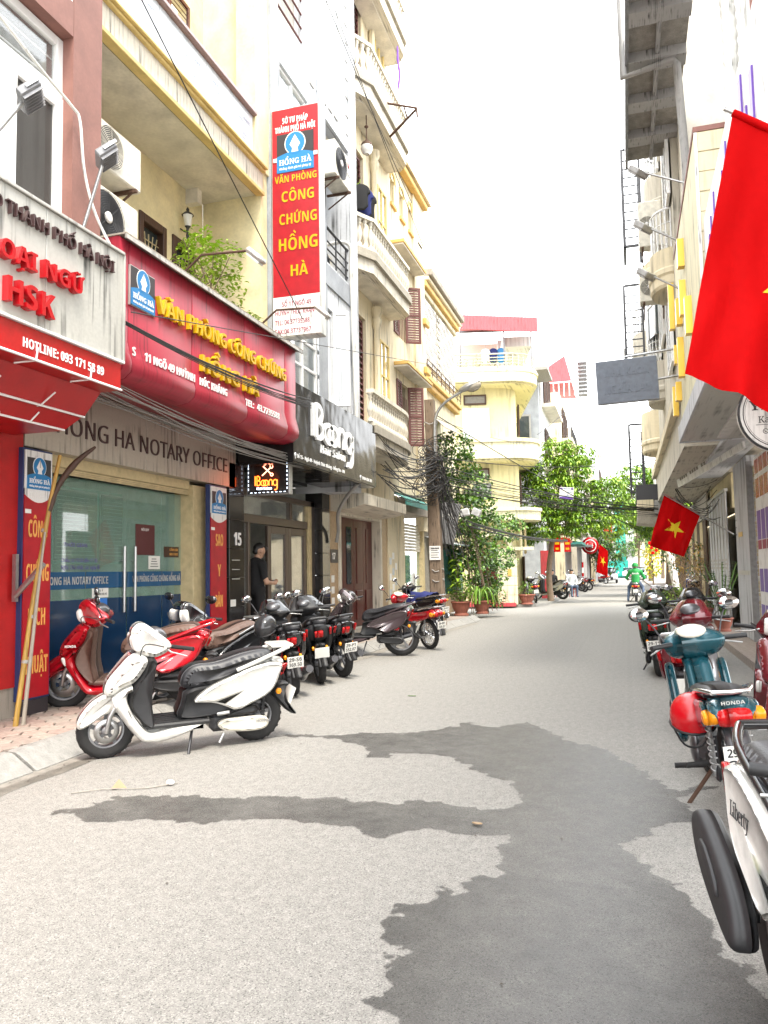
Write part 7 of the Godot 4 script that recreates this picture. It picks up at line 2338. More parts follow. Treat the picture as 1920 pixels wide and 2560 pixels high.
# ---------------------------------------------------------------- pole, street lamp and cables
func build_pole_and_cables() -> void:
	var o := thing("utility_pole", "worn concrete utility pole wrapped in tangled cables", "pole", Vector3(-4.45, 0.12, -19.0))
	var st := ns()
	var rings := []
	for e in [[0.0, 0.17], [1.5, 0.155], [3.5, 0.135], [5.6, 0.115]]:
		var ring := PackedVector3Array()
		var r: float = e[1]
		for q in [Vector2(-1, -0.8), Vector2(-0.8, -1), Vector2(0.8, -1), Vector2(1, -0.8), Vector2(1, 0.8), Vector2(0.8, 1), Vector2(-0.8, 1), Vector2(-1, 0.8)]:
			ring.append(Vector3(q.x * r - 0.02 * e[0], e[0], q.y * r))
		rings.append(ring)
	skin(st, rings, true, true, false)
	part(o, "shaft", st, "bark")
	for e in [[1.6, 0.34, "plate"], [0.45, 0.3, "film"]]:
		rect(o, "notice", e[2], Transform3D(), -0.16, e[0], 0.12, e[0] + e[1], 0.165, 0.18, 0.004)
	for k in 5: rect(o, "print", "letter_black", Transform3D(), -0.12, 1.66 + k * 0.055, 0.08 - 0.03 * (k % 2), 1.675 + k * 0.055, 0.1801, 0.182)
	letters(o, "lettering", "BÁN NHÀ", Transform3D(Basis(), Vector3(-0.13, 1.86, 0.18)), 0.05, 0.22, "letter_black", 0.003, "bold", false)
	for y in [1.1, 1.35, 3.9, 4.4, 5.0]:
		st = ns()
		var q := []
		for i in 17: q.append(Vector3(cos(TAU * i / 16) * 0.175 - 0.02 * y, y + 0.04 * sin(i * 1.3), sin(TAU * i / 16) * 0.175))
		tube(st, q, 0.012, 5)
		part(o, "cable_tie", st, "cable_grey")
	# street lamp on a bent arm
	var l := thing("street_lamp", "street lamp on grey bent arm clamped to concrete pole", "street lamp", Vector3(-4.4, 4.6, -18.85))
	st = ns()
	tube(st, curve([Vector3(-0.02, -0.3, 0), Vector3(-0.02, 0.35, 0), Vector3(0.04, 0.72, 0), Vector3(0.26, 1.0, 0), Vector3(0.72, 1.26, 0), Vector3(0.86, 1.32, 0)], 6), 0.035, 10)
	part(l, "arm", st, "steel")
	st = ns()
	var lx := Transform3D(Basis(Vector3.BACK, 0.38), Vector3(0.7, 1.22, 0))
	ball(st, lx * Vector3(0.22, 0.06, 0), Vector3(0.3, 0.09, 0.13), 14, lx.basis)
	part(l, "housing", st, "alu")
	st = ns()
	ball(st, lx * Vector3(0.32, -0.0, 0), Vector3(0.19, 0.12, 0.115), 14, lx.basis)
	part(l, "lens", st, "old_soffit")
	# tangles: many loops of black cable around the pole, one mass
	st = ns()
	var q := RandomNumberGenerator.new()
	q.seed = 77
	for k in 46:
		var c := Vector3(-4.5 + q.randf_range(-0.1, 0.12), q.randf_range(3.25, 4.6), -18.9 + q.randf_range(-0.1, 0.2))
		var rx := q.randf_range(0.15, 0.42)
		var ry := q.randf_range(0.08, 0.34)
		var tilt := q.randf_range(-0.9, 0.9)
		var pts := []
		for i in 15:
			var a := TAU * i / 14.0
			pts.append(c + Basis(Vector3.UP, q.randf_range(-0.1, 0.1) + tilt) * Vector3(cos(a) * rx, sin(a) * ry + 0.1 * cos(a) * tilt, 0.16 + 0.06 * sin(a * 2)))
		tube(st, pts, q.randf_range(0.006, 0.011), 4, false)
	for k in 40:   # bunches hanging down to the lower right of the pole
		var a := Vector3(-4.4 + q.randf_range(-0.1, 0.2), q.randf_range(3.4, 4.3), -18.85)
		var b := Vector3(-4.15 + q.randf_range(-0.25, 0.35), q.randf_range(1.7, 3.2), -19.1 - q.randf_range(0.0, 1.8))
		tube(st, sag(a, b, q.randf_range(-0.15, 0.35), 8), q.randf_range(0.006, 0.012), 4, false)
	for k in 26:   # along the front of the balcony house toward the pole
		var a := Vector3(-4.62 + q.randf_range(-0.2, 0.1), q.randf_range(3.3, 4.2), q.randf_range(-14.7, -16.0))
		var b := Vector3(-4.4 + q.randf_range(-0.05, 0.1), q.randf_range(3.4, 4.4), -18.85)
		tube(st, sag(a, b, q.randf_range(0.05, 0.5), 12), q.randf_range(0.006, 0.013), 4, false)
	var tg := part(self, "cable_tangle", st, "cable")
	tg.set_meta("kind", "stuff")
	tag(tg, "dense tangle of black cables looping around the concrete pole", "cables")
	# single long cables one can follow
	var lines := [
		[Vector3(-4.5, 4.1, -18.9), Vector3(0.9, 3.25, -26.0), 0.15, 0.013, "thick black cable crossing street from pole"],
		[Vector3(-4.5, 5.4, -18.9), Vector3(0.5, 2.6, -26.5), 0.1, 0.012, "long cable falling from pole top to far eaves"],
		[Vector3(-4.5, 4.3, -18.9), Vector3(1.0, 4.55, -24.0), 0.25, 0.011, "level cable from pole to right balcony"],
		[Vector3(-4.0, 7.3, -4.6), Vector3(-4.2, 5.0, -10.0), 0.02, 0.007, "dark cable slanting past the brown column"],
		[Vector3(-4.2, 11.2, -8.0), Vector3(-4.4, 9.9, -17.0), 0.1, 0.008, "upper dark cable passing above the tall red sign"],
		[Vector3(-4.25, 11.8, -8.4), Vector3(-4.45, 9.2, -18.8), 0.1, 0.007, "thin cable above the pale grey house"],
		[Vector3(-4.4, 3.95, -6.3), Vector3(-4.1, 6.2, -17.5), 0.0, 0.006, "thin line rising across the crimson canopy sign"],
		[Vector3(-2.9, 6.3, -28.6), Vector3(-1.2, 8.6, -32.0), 0.1, 0.011, "cable climbing in front of the lemon corner house"],
		[Vector3(-3.2, 6.0, -28.6), Vector3(-4.5, 5.3, -18.9), 0.15, 0.008, "cable from pole to the lemon balcony"]]
	for e in lines:
		st = ns()
		tube(st, sag(e[0], e[1], e[2], 16), e[3], 5)
		solo("cable", st, "cable", e[4], "cable")
	# bundles across the canopy sign and across the street
	st = ns()
	for k in 9:
		tube(st, sag(Vector3(-4.42, 3.84 + q.randf_range(-0.03, 0.03), -6.25), Vector3(-4.45, 4.0 + q.randf_range(-0.1, 0.06), -10.9), 0.06 + 0.05 * q.randf(), 14), 0.006, 4, false)
	var bu := part(self, "cable_bundle", st, "cable")
	bu.set_meta("kind", "stuff")
	tag(bu, "thin black cables drooping across face of crimson canopy sign", "cables")
	st = ns()
	for k in 16:
		tube(st, sag(Vector3(-4.9 + q.randf_range(-0.3, 0.2), 3.32 + q.randf_range(-0.1, 0.06), -6.5), Vector3(-4.75, 3.2 + q.randf_range(-0.12, 0.1), -11.0 - q.randf()), 0.03 + 0.14 * q.randf(), 14), 0.006, 4, false)
	bu = part(self, "cable_bundle", st, "cable_grey")
	bu.name = "cable_bundle_001"
	bu.set_meta("kind", "stuff")
	tag(bu, "loose grey cables running under the crimson canopy sign", "cables")
	st = ns()
	for k in 13:
		tube(st, sag(Vector3(-4.3, 3.75 + q.randf_range(-0.3, 0.3), -19.0), Vector3(1.2, 3.2 + q.randf_range(-0.22, 0.22), -26.2), 0.08 + 0.16 * q.randf(), 14), q.randf_range(0.005, 0.01), 4, false)
	for k in 6:
		tube(st, sag(Vector3(-4.2, 2.75 + q.randf_range(-0.1, 0.1), -21.5), Vector3(-2.2, 2.6 + q.randf_range(-0.08, 0.1), -32.0), 0.15, 10), 0.012, 4, false)
	bu = part(self, "cable_bundle_002", st, "cable")
	bu.set_meta("kind", "stuff")
	tag(bu, "thick bundle of black cables strung across street below blue board", "cables")
	st = ns()
	for k in 14:
		var a := Vector3(1.3, 3.3 + q.randf_range(-0.2, 0.3), -22.0)
		tube(st, sag(a, Vector3(2.0, 2.9 + q.randf_range(-0.4, 0.5), -19.0 + q.randf_range(-2, 1)), q.randf_range(0.1, 0.6), 10), 0.009, 4, false)
	bu = part(self, "cable_bundle_003", st, "cable")
	bu.set_meta("kind", "stuff")
	tag(bu, "drooping cables on cream wall above the grey gate", "cables")
	# blue and white board tied to the cables
	var b := thing("hanging_board", "small blue and white board tied to street cables", "sign", Vector3(-2.03, 3.72, -26.2))
	var bx := Transform3D(Basis(Vector3.BACK, -0.09), Vector3.ZERO)
	rect(b, "board", "sign_white", bx, 0, 0, 0.46, 0.4, -0.02, 0.0, 0.004)
	rect(b, "print", "letter_purple", bx, 0.01, 0.01, 0.45, 0.09, 0.001, 0.003)
	rect(b, "print", "letter_purple", bx, 0.02, 0.33, 0.1, 0.38, 0.001, 0.003)
	rect(b, "print", "letter_purple", bx, 0.36, 0.33, 0.44, 0.38, 0.001, 0.003)
	for e in [[0.12, 0.35], [0.2, 0.24], [0.2, 0.12]]: rect(b, "print", "sign_blue", bx, e[0], e[1], e[0] + 0.2, e[1] + 0.012, 0.001, 0.003)
	# two small white camera boxes on the pole's side
	for k in 2:
		var c := thing("junction_box", ["white junction box hanging in pole cables", "second white junction box nearer the ivy"][k], "box", Vector3(-4.0 + k * 0.3, 2.95, -20.3))
		rect(c, "case", "white_plastic", Transform3D(Basis(Vector3.BACK, 0.2 - 0.6 * k), Vector3.ZERO), -0.1, -0.08, 0.12, 0.1, -0.1, 0.1, 0.015)
		rect(c, "lid", "pipe_white", Transform3D(Basis(Vector3.BACK, 0.2 - 0.6 * k), Vector3.ZERO), -0.08, 0.1, 0.1, 0.115, -0.08, 0.08)

# ---------------------------------------------------------------- leaves
func leaf_mesh(st: SurfaceTool, at: Vector3, b: Basis, l: float, w: float) -> void:
	# a folded, drooping blade of four faces
	var p0 := at
	var pm := at + b * Vector3(0, 0.06 * l, -l * 0.45)
	var p1 := at + b * Vector3(0, -0.12 * l, -l)
	var a := at + b * Vector3(w * 0.5, 0.12 * l, -l * 0.45)
	var c := at + b * Vector3(-w * 0.5, 0.12 * l, -l * 0.45)
	tri(st, p0, a, pm); tri(st, pm, a, p1); tri(st, p0, pm, c); tri(st, pm, p1, c)

func leaves_in(st: Array, c: Vector3, r: Vector3, n: int, l: float, w: float, q: RandomNumberGenerator, whorl := 1, droop := 0.2) -> void:
	for k in n:
		var d := Vector3(q.randf_range(-1, 1), q.randf_range(-1, 1), q.randf_range(-1, 1))
		if d.length() > 1.0: d = d.normalized() * q.randf_range(0.7, 1.0)
		var p := c + d * r
		var yaw := q.randf() * TAU
		for j in whorl:
			var b := Basis(Vector3.UP, yaw + TAU * j / whorl + q.randf_range(-0.3, 0.3)) * Basis(Vector3.RIGHT, q.randf_range(-0.5, 0.5) - droop)
			leaf_mesh(st[q.randi() % st.size()], p, b, l * q.randf_range(0.7, 1.2), w * q.randf_range(0.8, 1.2))

func leaf_ball(called: String, at: Vector3, r: Vector3, n: int, kinds: Array, l: float, label: String, category: String, group := "") -> Node3D:
	var o := thing(called, label, category, at - Vector3(0, r.y, 0), 0, group)
	var q := RandomNumberGenerator.new()
	q.seed = hash(called + str(at))
	var sts := []
	for k in kinds: sts.append(ns())
	leaves_in(sts, Vector3(0, r.y, 0), r, n, l, l * 0.45, q)
	for k in kinds.size(): part(o, "foliage", sts[k], "leaf%d" % kinds[k])
	var st := ns()
	for k in 5: tube(st, [Vector3.ZERO, Vector3(q.randf_range(-1, 1) * r.x * 0.6, r.y * q.randf_range(0.8, 1.4), q.randf_range(-1, 1) * r.z * 0.6)], [0.012, 0.005], 4)
	part(o, "stem", st, "bark")
	return o

func tree(called: String, label: String, at: Vector3, trunk: Array, r0: float, clumps: Array, leaf_l: float, per: int, kinds: Array, whorl: int, sd: int, group := "") -> Node3D:
	var o := thing(called, label, "tree", at, 0, group)
	var q := RandomNumberGenerator.new()
	q.seed = sd
	var st := ns()
	var tp := curve(trunk, 4)
	var rr := []
	for i in tp.size(): rr.append(lerpf(r0, r0 * 0.45, float(i) / (tp.size() - 1)))
	tube(st, tp, rr, 10)
	part(o, "trunk", st, "bark")
	st = ns()
	var top: Vector3 = tp[-1]
	for c in clumps:
		var from: Vector3 = tp[int(tp.size() * q.randf_range(0.55, 0.95))]
		var to: Vector3 = c[0]
		var mid := from.lerp(to, 0.5) + Vector3(q.randf_range(-0.2, 0.2), q.randf_range(0.0, 0.3), q.randf_range(-0.2, 0.2))
		tube(st, curve([from, mid, to], 4), [r0 * 0.4, r0 * 0.36, r0 * 0.33, r0 * 0.28, r0 * 0.25, r0 * 0.2, r0 * 0.16, r0 * 0.12, r0 * 0.06], 6)
		for k in 4: tube(st, [mid.lerp(to, 0.5), to + Vector3(q.randf_range(-1, 1), q.randf_range(-0.5, 1), q.randf_range(-1, 1)) * c[1] * 0.8], [r0 * 0.14, r0 * 0.04], 4)
	part(o, "limbs", st, "bark")
	var sts := []
	for k in kinds: sts.append(ns())
	for c in clumps:
		leaves_in(sts, c[0], Vector3(c[1], c[1] * 0.72, c[1]), int(per * c[1] * c[1]), leaf_l, leaf_l * 0.32, q, whorl, 0.35)
	for k in kinds.size(): part(o, "crown", sts[k], "leaf%d" % kinds[k])
	return o

func pot(at: Vector3, r: float, h: float, label: String) -> Node3D:
	var o := thing("plant_pot", label, "pot", at)
	var st := ns()
	lathe(st, [Vector2(r * 0.72, 0), Vector2(r * 0.74, h * 0.12), Vector2(r * 0.6, h * 0.17), Vector2(r * 0.62, h * 0.25), Vector2(r * 0.86, h * 0.6), Vector2(r * 0.9, h * 0.88), Vector2(r * 1.02, h * 0.9), Vector2(r * 1.02, h), Vector2(r * 0.9, h), Vector2(r * 0.88, h * 0.92), Vector2(0.0, h * 0.92)], 22)
	part(o, "vessel", st, "terracotta")
	st = ns()
	lathe(st, [Vector2(r * 0.87, h * 0.925), Vector2(0.0, h * 0.94)], 16)
	part(o, "soil", st, "soil")
	return o

func build_plants() -> void:
	# street tree before the lemon corner house, with whorled long leaves
	var cl := []
	var q := RandomNumberGenerator.new()
	q.seed = 5
	for e in [[-1.0, 3.2, 0.3, 0.9], [-1.3, 2.9, 0.8, 0.7], [0.0, 3.4, 0.6, 0.9], [0.8, 3.3, 0.2, 0.8], [1.5, 3.5, 0.0, 0.8], [2.3, 3.3, -0.5, 0.7], [-0.5, 4.4, 0.0, 0.9], [0.6, 4.6, 0.2, 1.0], [1.6, 4.5, -0.3, 0.9], [0.2, 5.5, -0.2, 0.9], [1.1, 5.6, 0.0, 0.8], [-0.7, 5.3, -0.4, 0.7], [2.4, 4.7, -0.8, 0.8], [0.5, 6.4, -0.4, 0.7], [-0.9, 6.0, -0.6, 0.5], [3.1, 4.0, -1.2, 0.7], [1.5, 6.2, -0.8, 0.6]]:
		cl.append([Vector3(e[0] * 1.12 - 0.2, e[1] * 1.06 - 0.35, e[2]), e[3] * 1.2])
	tree("street_tree", "young street tree with bright whorled leaves before lemon corner house", Vector3(-3.1, 0.11, -34.0), [Vector3.ZERO, Vector3(-0.05, 1.2, 0), Vector3(0.12, 2.4, 0.05), Vector3(0.35, 3.6, 0), Vector3(0.5, 4.8, -0.2)], 0.14, cl, 0.27, 150, [3, 1, 3, 0], 6, 11)
	cl = []
	for k in 16: cl.append([Vector3(q.randf_range(-3.6, 1.2), q.randf_range(3.2, 6.4), q.randf_range(-1.5, 1.5)), q.randf_range(0.8, 1.3)])
	tree("street_tree", "taller leafy tree standing behind the bright whorled tree", Vector3(2.6, 0.11, -42.0), [Vector3.ZERO, Vector3(0.1, 2.5, 0), Vector3(0.2, 5.0, 0)], 0.2, cl, 0.32, 75, [3, 1, 0], 6, 12)
	for e in [[2.6, -52.0, 6.5, 21], [3.0, -64.0, 8.0, 22], [-3.0, -66.0, 5.2, 23], [2.2, -82.0, 9.0, 24], [4.0, -98.0, 9.5, 25], [-2.6, -92.0, 5.5, 26], [1.6, -118.0, 8.0, 27]]:
		cl = []
		q.seed = e[3]
		for k in 13: cl.append([Vector3(q.randf_range(-1.9, 1.9), e[2] * q.randf_range(0.35, 1.0), q.randf_range(-1.8, 1.8)), q.randf_range(0.9, 1.6)])
		tree("far_tree", ["dense tree on right behind leaning pole", "large dark tree over the dark parked car", "low bushy tree by the round red sign", "tall dark tree at right far down street", "tall tree closing the street on right", "small tree near the far silver car", "last dark tree at the street end"][e[3] - 21], Vector3(e[0], 0.11, e[1]), [Vector3.ZERO, Vector3(0.1, e[2] * 0.4, 0), Vector3(0.0, e[2] * 0.8, 0)], 0.22, cl, 0.42, 42, [0, 2, 1], 3, e[3], "trees further down the street")
	# ivy mass over the garden fence
	var iv := thing("ivy", "mass of dark green ivy hanging over garden fence beside pole", "ivy", Vector3(-5.1, 0.12, -25.5))
	var sts := [ns(), ns(), ns()]
	for e in [[0.1, 5.2, 1.5, 0.7], [0.0, 4.6, 1.0, 0.8], [0.2, 4.0, 0.4, 0.9], [0.4, 3.4, -0.2, 0.8], [0.1, 3.2, 0.9, 0.9], [0.6, 2.8, -1.0, 0.7], [0.0, 2.3, 0.3, 0.8], [0.4, 1.9, -0.6, 0.8], [0.1, 1.4, 0.4, 0.7], [0.6, 1.2, -1.2, 0.7], [0.9, 1.8, -2.2, 0.6], [1.0, 2.7, -3.0, 0.5], [0.5, 0.8, -0.8, 0.6], [0.9, 3.2, -4.0, 0.4], [1.2, 3.1, -4.8, 0.35]]:
		leaves_in(sts, Vector3(e[0], e[1], e[2]), Vector3(e[3], e[3] * 0.8, e[3]), int(1000 * e[3] * e[3]), 0.13, 0.1, q, 1, 0.6)
	part(iv, "foliage", sts[0], "leaf2")
	part(iv, "foliage", sts[1], "leaf0")
	part(iv, "foliage", sts[2], "leaf1")
	var st := ns()
	for k in 14: tube(st, sag(Vector3(q.randf_range(-0.3, 0.3), q.randf_range(3, 5), q.randf_range(-1, 1.4)), Vector3(q.randf_range(0, 1), 0.0, q.randf_range(-1.5, 1)), -0.2, 8), 0.012, 4)
	part(iv, "stems", st, "bark")
	# pots before the fence
	pot(Vector3(-4.75, 0.12, -23.2), 0.3, 0.42, "large brown pot with broad foot beside concrete pole")
	leaf_ball("shrub", Vector3(-4.75, 0.85, -23.2), Vector3(0.38, 0.34, 0.34), 420, [1, 0, 3], 0.13, "leafy green shrub growing in large brown pot", "plant")
	pot(Vector3(-4.3, 0.12, -24.2), 0.27, 0.4, "second brown pot half hidden by long leaves")
	var sp := thing("strap_leaf_plant", "plant with long arching strap leaves in second brown pot", "plant", Vector3(-4.3, 0.5, -24.0))
	st = ns()
	for k in 46:
		var a := q.randf() * TAU
		var l := q.randf_range(0.35, 0.7)
		var d := Vector3(cos(a), 0, sin(a))
		var p := curve([Vector3.ZERO, d * l * 0.4 + Vector3(0, l * 0.7, 0), d * l * 0.85 + Vector3(0, l * 0.5, 0), d * l * 1.05 + Vector3(0, -0.05, 0)], 3)
		var s := Vector3(-d.z, 0, d.x) * 0.02
		for i in p.size() - 1: quad(st, p[i] - s, p[i] + s, p[i + 1] + s * 0.8, p[i + 1] - s * 0.8)
	part(sp, "leaves", st, "leaf1")
	st = ns()
	tube(st, [Vector3(0, -0.1, 0), Vector3(0, 0.1, 0)], 0.04, 6)
	part(sp, "crown_base", st, "leaf0")
	leaf_ball("shrub", Vector3(-4.0, 0.62, -24.6), Vector3(0.4, 0.36, 0.35), 300, [0, 2, 1], 0.15, "dark broad-leaved shrub behind second brown pot", "plant")
	var sap := thing("sapling", "thin sapling with few large pale leaves in large brown pot", "plant", Vector3(-4.85, 0.5, -23.1))
	st = ns()
	tube(st, [Vector3.ZERO, Vector3(0.02, 0.7, 0), Vector3(0.1, 1.3, 0)], [0.015, 0.012, 0.008], 5)
	part(sap, "stem", st, "bark")
	st = ns()
	for k in 16: leaf_mesh(st, Vector3(0.05, 0.5 + k * 0.055, 0), Basis(Vector3.UP, k * 2.4) * Basis(Vector3.RIGHT, -0.2), 0.34, 0.13)
	part(sap, "leaves", st, "leaf3")
	pot(Vector3(-3.75, 0.11, -31.0), 0.33, 0.38, "wide red-brown pot at the lemon house entrance")
	leaf_ball("shrub", Vector3(-3.8, 0.72, -31.0), Vector3(0.3, 0.3, 0.25), 130, [0, 1], 0.12, "sparse grey-green shrub in wide red-brown pot", "plant")
	# on the crimson canopy: bushes against the yellow wall
	var cb := thing("canopy_bush", "lime green leafy bush growing on top of crimson canopy", "plant", Vector3(-5.15, 4.8, -8.9))
	st = ns()
	for k in 12: tube(st, curve([Vector3(0, 0, 0), Vector3(q.randf_range(-0.1, 0.15), 0.4, q.randf_range(-0.3, 0.3)), Vector3(q.randf_range(-0.2, 0.4), q.randf_range(0.6, 1.0), q.randf_range(-0.5, 0.5))], 4), 0.007, 4)
	part(cb, "stems", st, "bark")
	sts = [ns(), ns()]
	for e in [[0.0, 0.75, 0.0, 0.34], [0.15, 0.85, -0.3, 0.3], [0.1, 0.55, 0.3, 0.24], [0.15, 0.5, -0.45, 0.25], [0.0, 1.0, 0.05, 0.22]]:
		leaves_in(sts, Vector3(e[0], e[1], e[2]), Vector3(e[3], e[3], e[3]), int(2100 * e[3] * e[3]), 0.085, 0.045, q, 1, 0.1)
	part(cb, "foliage", sts[0], "leaf3")
	part(cb, "foliage", sts[1], "leaf3")
	leaf_ball("trough_plant", Vector3(-5.0, 5.0, -9.75), Vector3(0.22, 0.16, 0.5), 260, [1, 3], 0.09, "low green plants in red trough at canopy end", "plant")
	st = ns()
	bev(st, Vector3(-5.15, 4.8, -10.2), Vector3(-4.85, 4.92, -9.3), 0.02)
	solo("plant_trough", st, "terracotta", "low red plant trough on top of crimson canopy", "trough")
	# right pavement: pots, dry bush, zamioculcas
	pot(Vector3(1.72, 0.12, -20.4), 0.26, 0.34, "terracotta pot beside the grey gate")
	leaf_ball("shrub", Vector3(1.7, 0.6, -20.4), Vector3(0.3, 0.2, 0.26), 160, [0, 2], 0.1, "small dark green shrub in terracotta pot by gate", "plant")
	pot(Vector3(1.85, 0.12, -17.6), 0.2, 0.28, "small pot hidden behind right-hand motorbikes")
	var zz := thing("stalk_plant", "plant with tall leafy stalks behind the maroon motorbike", "plant", Vector3(1.85, 0.36, -17.6))
	sts = [ns()]
	st = ns()
	for k in 9:
		var a := TAU * k / 9.0
		var top := Vector3(cos(a) * 0.35, 1.0 + 0.15 * sin(k * 2.0), sin(a) * 0.3)
		var p := curve([Vector3.ZERO, top * 0.5 + Vector3(0, 0.1, 0), top], 6)
		tube(st, p, 0.012, 4)
		for i in range(2, p.size()):
			for s in [-1, 1]: leaf_mesh(sts[0], p[i], Basis(Vector3.UP, a + s * 1.2) * Basis(Vector3.RIGHT, 0.3), 0.13, 0.05)
	part(zz, "stems", st, "leaf0")
	part(zz, "leaves", sts[0], "leaf2")
	var dr := thing("dry_bush", "dry brown creeper bush below the small red flag", "plant", Vector3(1.75, 0.12, -24.0))
	st = ns()
	for k in 150:
		var a := Vector3(q.randf_range(-0.5, 0.3), q.randf_range(0.2, 2.0), q.randf_range(-0.8, 0.8))
		tube(st, sag(a, a + Vector3(q.randf_range(-0.4, 0.4), q.randf_range(-0.7, 0.3), q.randf_range(-0.3, 0.3)), 0.1, 3), 0.008, 3, false)
	part(dr, "twigs", st, "tan_tile")
	sts = [ns(), ns()]
	leaves_in(sts, Vector3(-0.1, 1.6, 0), Vector3(0.6, 0.6, 0.9), 420, 0.11, 0.06, q, 1, 0.5)
	part(dr, "foliage", sts[0], "leaf0")
	part(dr, "foliage", sts[1], "orange_trim")
	leaf_ball("shrub", Vector3(0.98, 0.85, -19.2), Vector3(0.2, 0.28, 0.2), 150, [3, 1], 0.12, "yellow-green croton plant beside parked motorbikes", "plant")
	var yb := thing("yellow_shrub", "yellow flowering shrub with red blooms near leaning pole", "plant", Vector3(1.0, 0.12, -33.5))
	sts = [ns(), ns()]
	leaves_in(sts, Vector3(0, 1.6, 0), Vector3(0.35, 0.8, 0.35), 420, 0.16, 0.08, q, 1, 0.3)
	part(yb, "foliage", sts[0], "leaf3")
	part(yb, "foliage", sts[1], "flag_yellow")
	st = ns()
	tube(st, [Vector3.ZERO, Vector3(0, 1.6, 0)], 0.03, 5)
	part(yb, "stem", st, "bark")
	st = ns()
	for k in 5: ball(st, Vector3(q.randf_range(-0.2, 0.3), 1.9 + 0.1 * k, 0.3), Vector3(0.07, 0.07, 0.07), 6)
	part(yb, "blooms", st, "flag_red")

# ---------------------------------------------------------------- motorbikes (x forward, y up; rear wheel touches the ground at x = 0)
func wheel(p: Node, c: Vector3, r: float, w: float, spokes := 5, disc := true) -> void:
	var o := Node3D.new()
	o.name = "wheel"
	p.add_child(o, true)
	o.position = c
	var side := Transform3D(Basis(Vector3.RIGHT, PI / 2), Vector3.ZERO)
	var st := ns()
	var rim := r - w * 0.95
	lathe(st, [Vector2(rim, -w * 0.36), Vector2(r - w * 0.5, -w * 0.52), Vector2(r - w * 0.16, -w * 0.42), Vector2(r, -w * 0.12), Vector2(r, w * 0.12), Vector2(r - w * 0.16, w * 0.42), Vector2(r - w * 0.5, w * 0.52), Vector2(rim, w * 0.36)], 36, side, false)
	for k in 24:   # tread blocks
		var a := TAU * k / 24
		for s in [-1, 1]:
			box(st, Vector3(-0.012, r - 0.006, -0.004), Vector3(0.012, r + 0.0012, 0.004), Transform3D(Basis(Vector3.BACK, a) * Basis(Vector3.UP, 0.0), Vector3(0, 0, s * w * 0.2)))
	part(o, "tyre", st, "rubber")
	st = ns()
	lathe(st, [Vector2(rim * 0.9, -w * 0.3), Vector2(rim + 0.004, -w * 0.36), Vector2(rim + 0.004, w * 0.36), Vector2(rim * 0.9, w * 0.3), Vector2(rim * 0.9, -w * 0.3)], 32, side, false)
	lathe(st, [Vector2(0.0, -w * 0.55), Vector2(0.035, -w * 0.55), Vector2(0.04, 0), Vector2(0.035, w * 0.55), Vector2(0.0, w * 0.55)], 12, side, false)
	for k in spokes:
		var a := TAU * k / spokes
		box(st, Vector3(-0.016 if spokes < 9 else -0.004, 0.03, -w * 0.12), Vector3(0.016 if spokes < 9 else 0.004, rim * 0.93, w * 0.12), Transform3D(Basis(Vector3.BACK, a), Vector3.ZERO))
	part(o, "rim", st, "grey_metal" if spokes < 9 else "chrome")
	if disc:
		st = ns()
		lathe(st, [Vector2(rim * 0.42, -w * 0.5), Vector2(rim * 0.72, -w * 0.5), Vector2(rim * 0.72, -w * 0.45), Vector2(rim * 0.42, -w * 0.45)], 24, side, false)
		part(o, "brake_disc", st, "steel")

func mirror(p: Node, root: Vector3, tip: Vector3, back := Vector3(-1, 0.15, 0), m := "bike_black") -> void:
	var o := Node3D.new()
	o.name = "mirror"
	p.add_child(o, true)
	var st := ns()
	tube(st, curve([root, root.lerp(tip, 0.5) + Vector3(0.03, 0.03, 0), tip], 4), 0.006, 6)
	part(o, "stem", st, "iron")
	var b := Basis.looking_at(back.normalized(), Vector3.UP)
	st = ns()
	ball(st, tip, Vector3(0.075, 0.048, 0.022), 14, b)
	part(o, "shell", st, m)
	st = ns()
	lathe(st, [Vector2(0, 0.002), Vector2(0.9, 0.002), Vector2(0.9, 0)], 20, Transform3D(b * Basis(Vector3.RIGHT, -PI / 2) * Basis.from_scale(Vector3(0.076, 1, 0.049)), tip + back.normalized() * 0.017))
	part(o, "glass", st, "mirror")

func shock(p: Node, a: Vector3, b: Vector3, m := "matte_black") -> void:
	var st := ns()
	var pts := []
	var d := (b - a)
	var s := d.cross(Vector3.BACK).normalized()
	for i in 81:
		var t := i / 80.0
		pts.append(a + d * t + (s * cos(t * TAU * 8) + Vector3.BACK * sin(t * TAU * 8)) * 0.02)
	tube(st, pts, 0.005, 4)
	tube(st, [a - d * 0.1, b + d * 0.12], 0.014, 6)
	part(p, "shock_absorber", st, m)

func number_plate(p: Node, c: Vector3, tilt: float, lines: Array) -> void:
	var o := Node3D.new()
	o.name = "number_plate"
	p.add_child(o, true)
	var xf := Transform3D(fr(Vector3.ZERO, Vector3.LEFT).basis, c) * Transform3D(Basis(Vector3.RIGHT, tilt), Vector3.ZERO)
	rect(o, "plate", "plate", xf, -0.095, -0.07, 0.095, 0.07, -0.003, 0.003)
	for k in lines.size():
		letters(o, "lettering", lines[k], xf * Transform3D(Basis(), Vector3(-0.08, 0.012 - k * 0.063, 0.003)), 0.045, 0.155, "letter_black", 0.001, "bold", false)

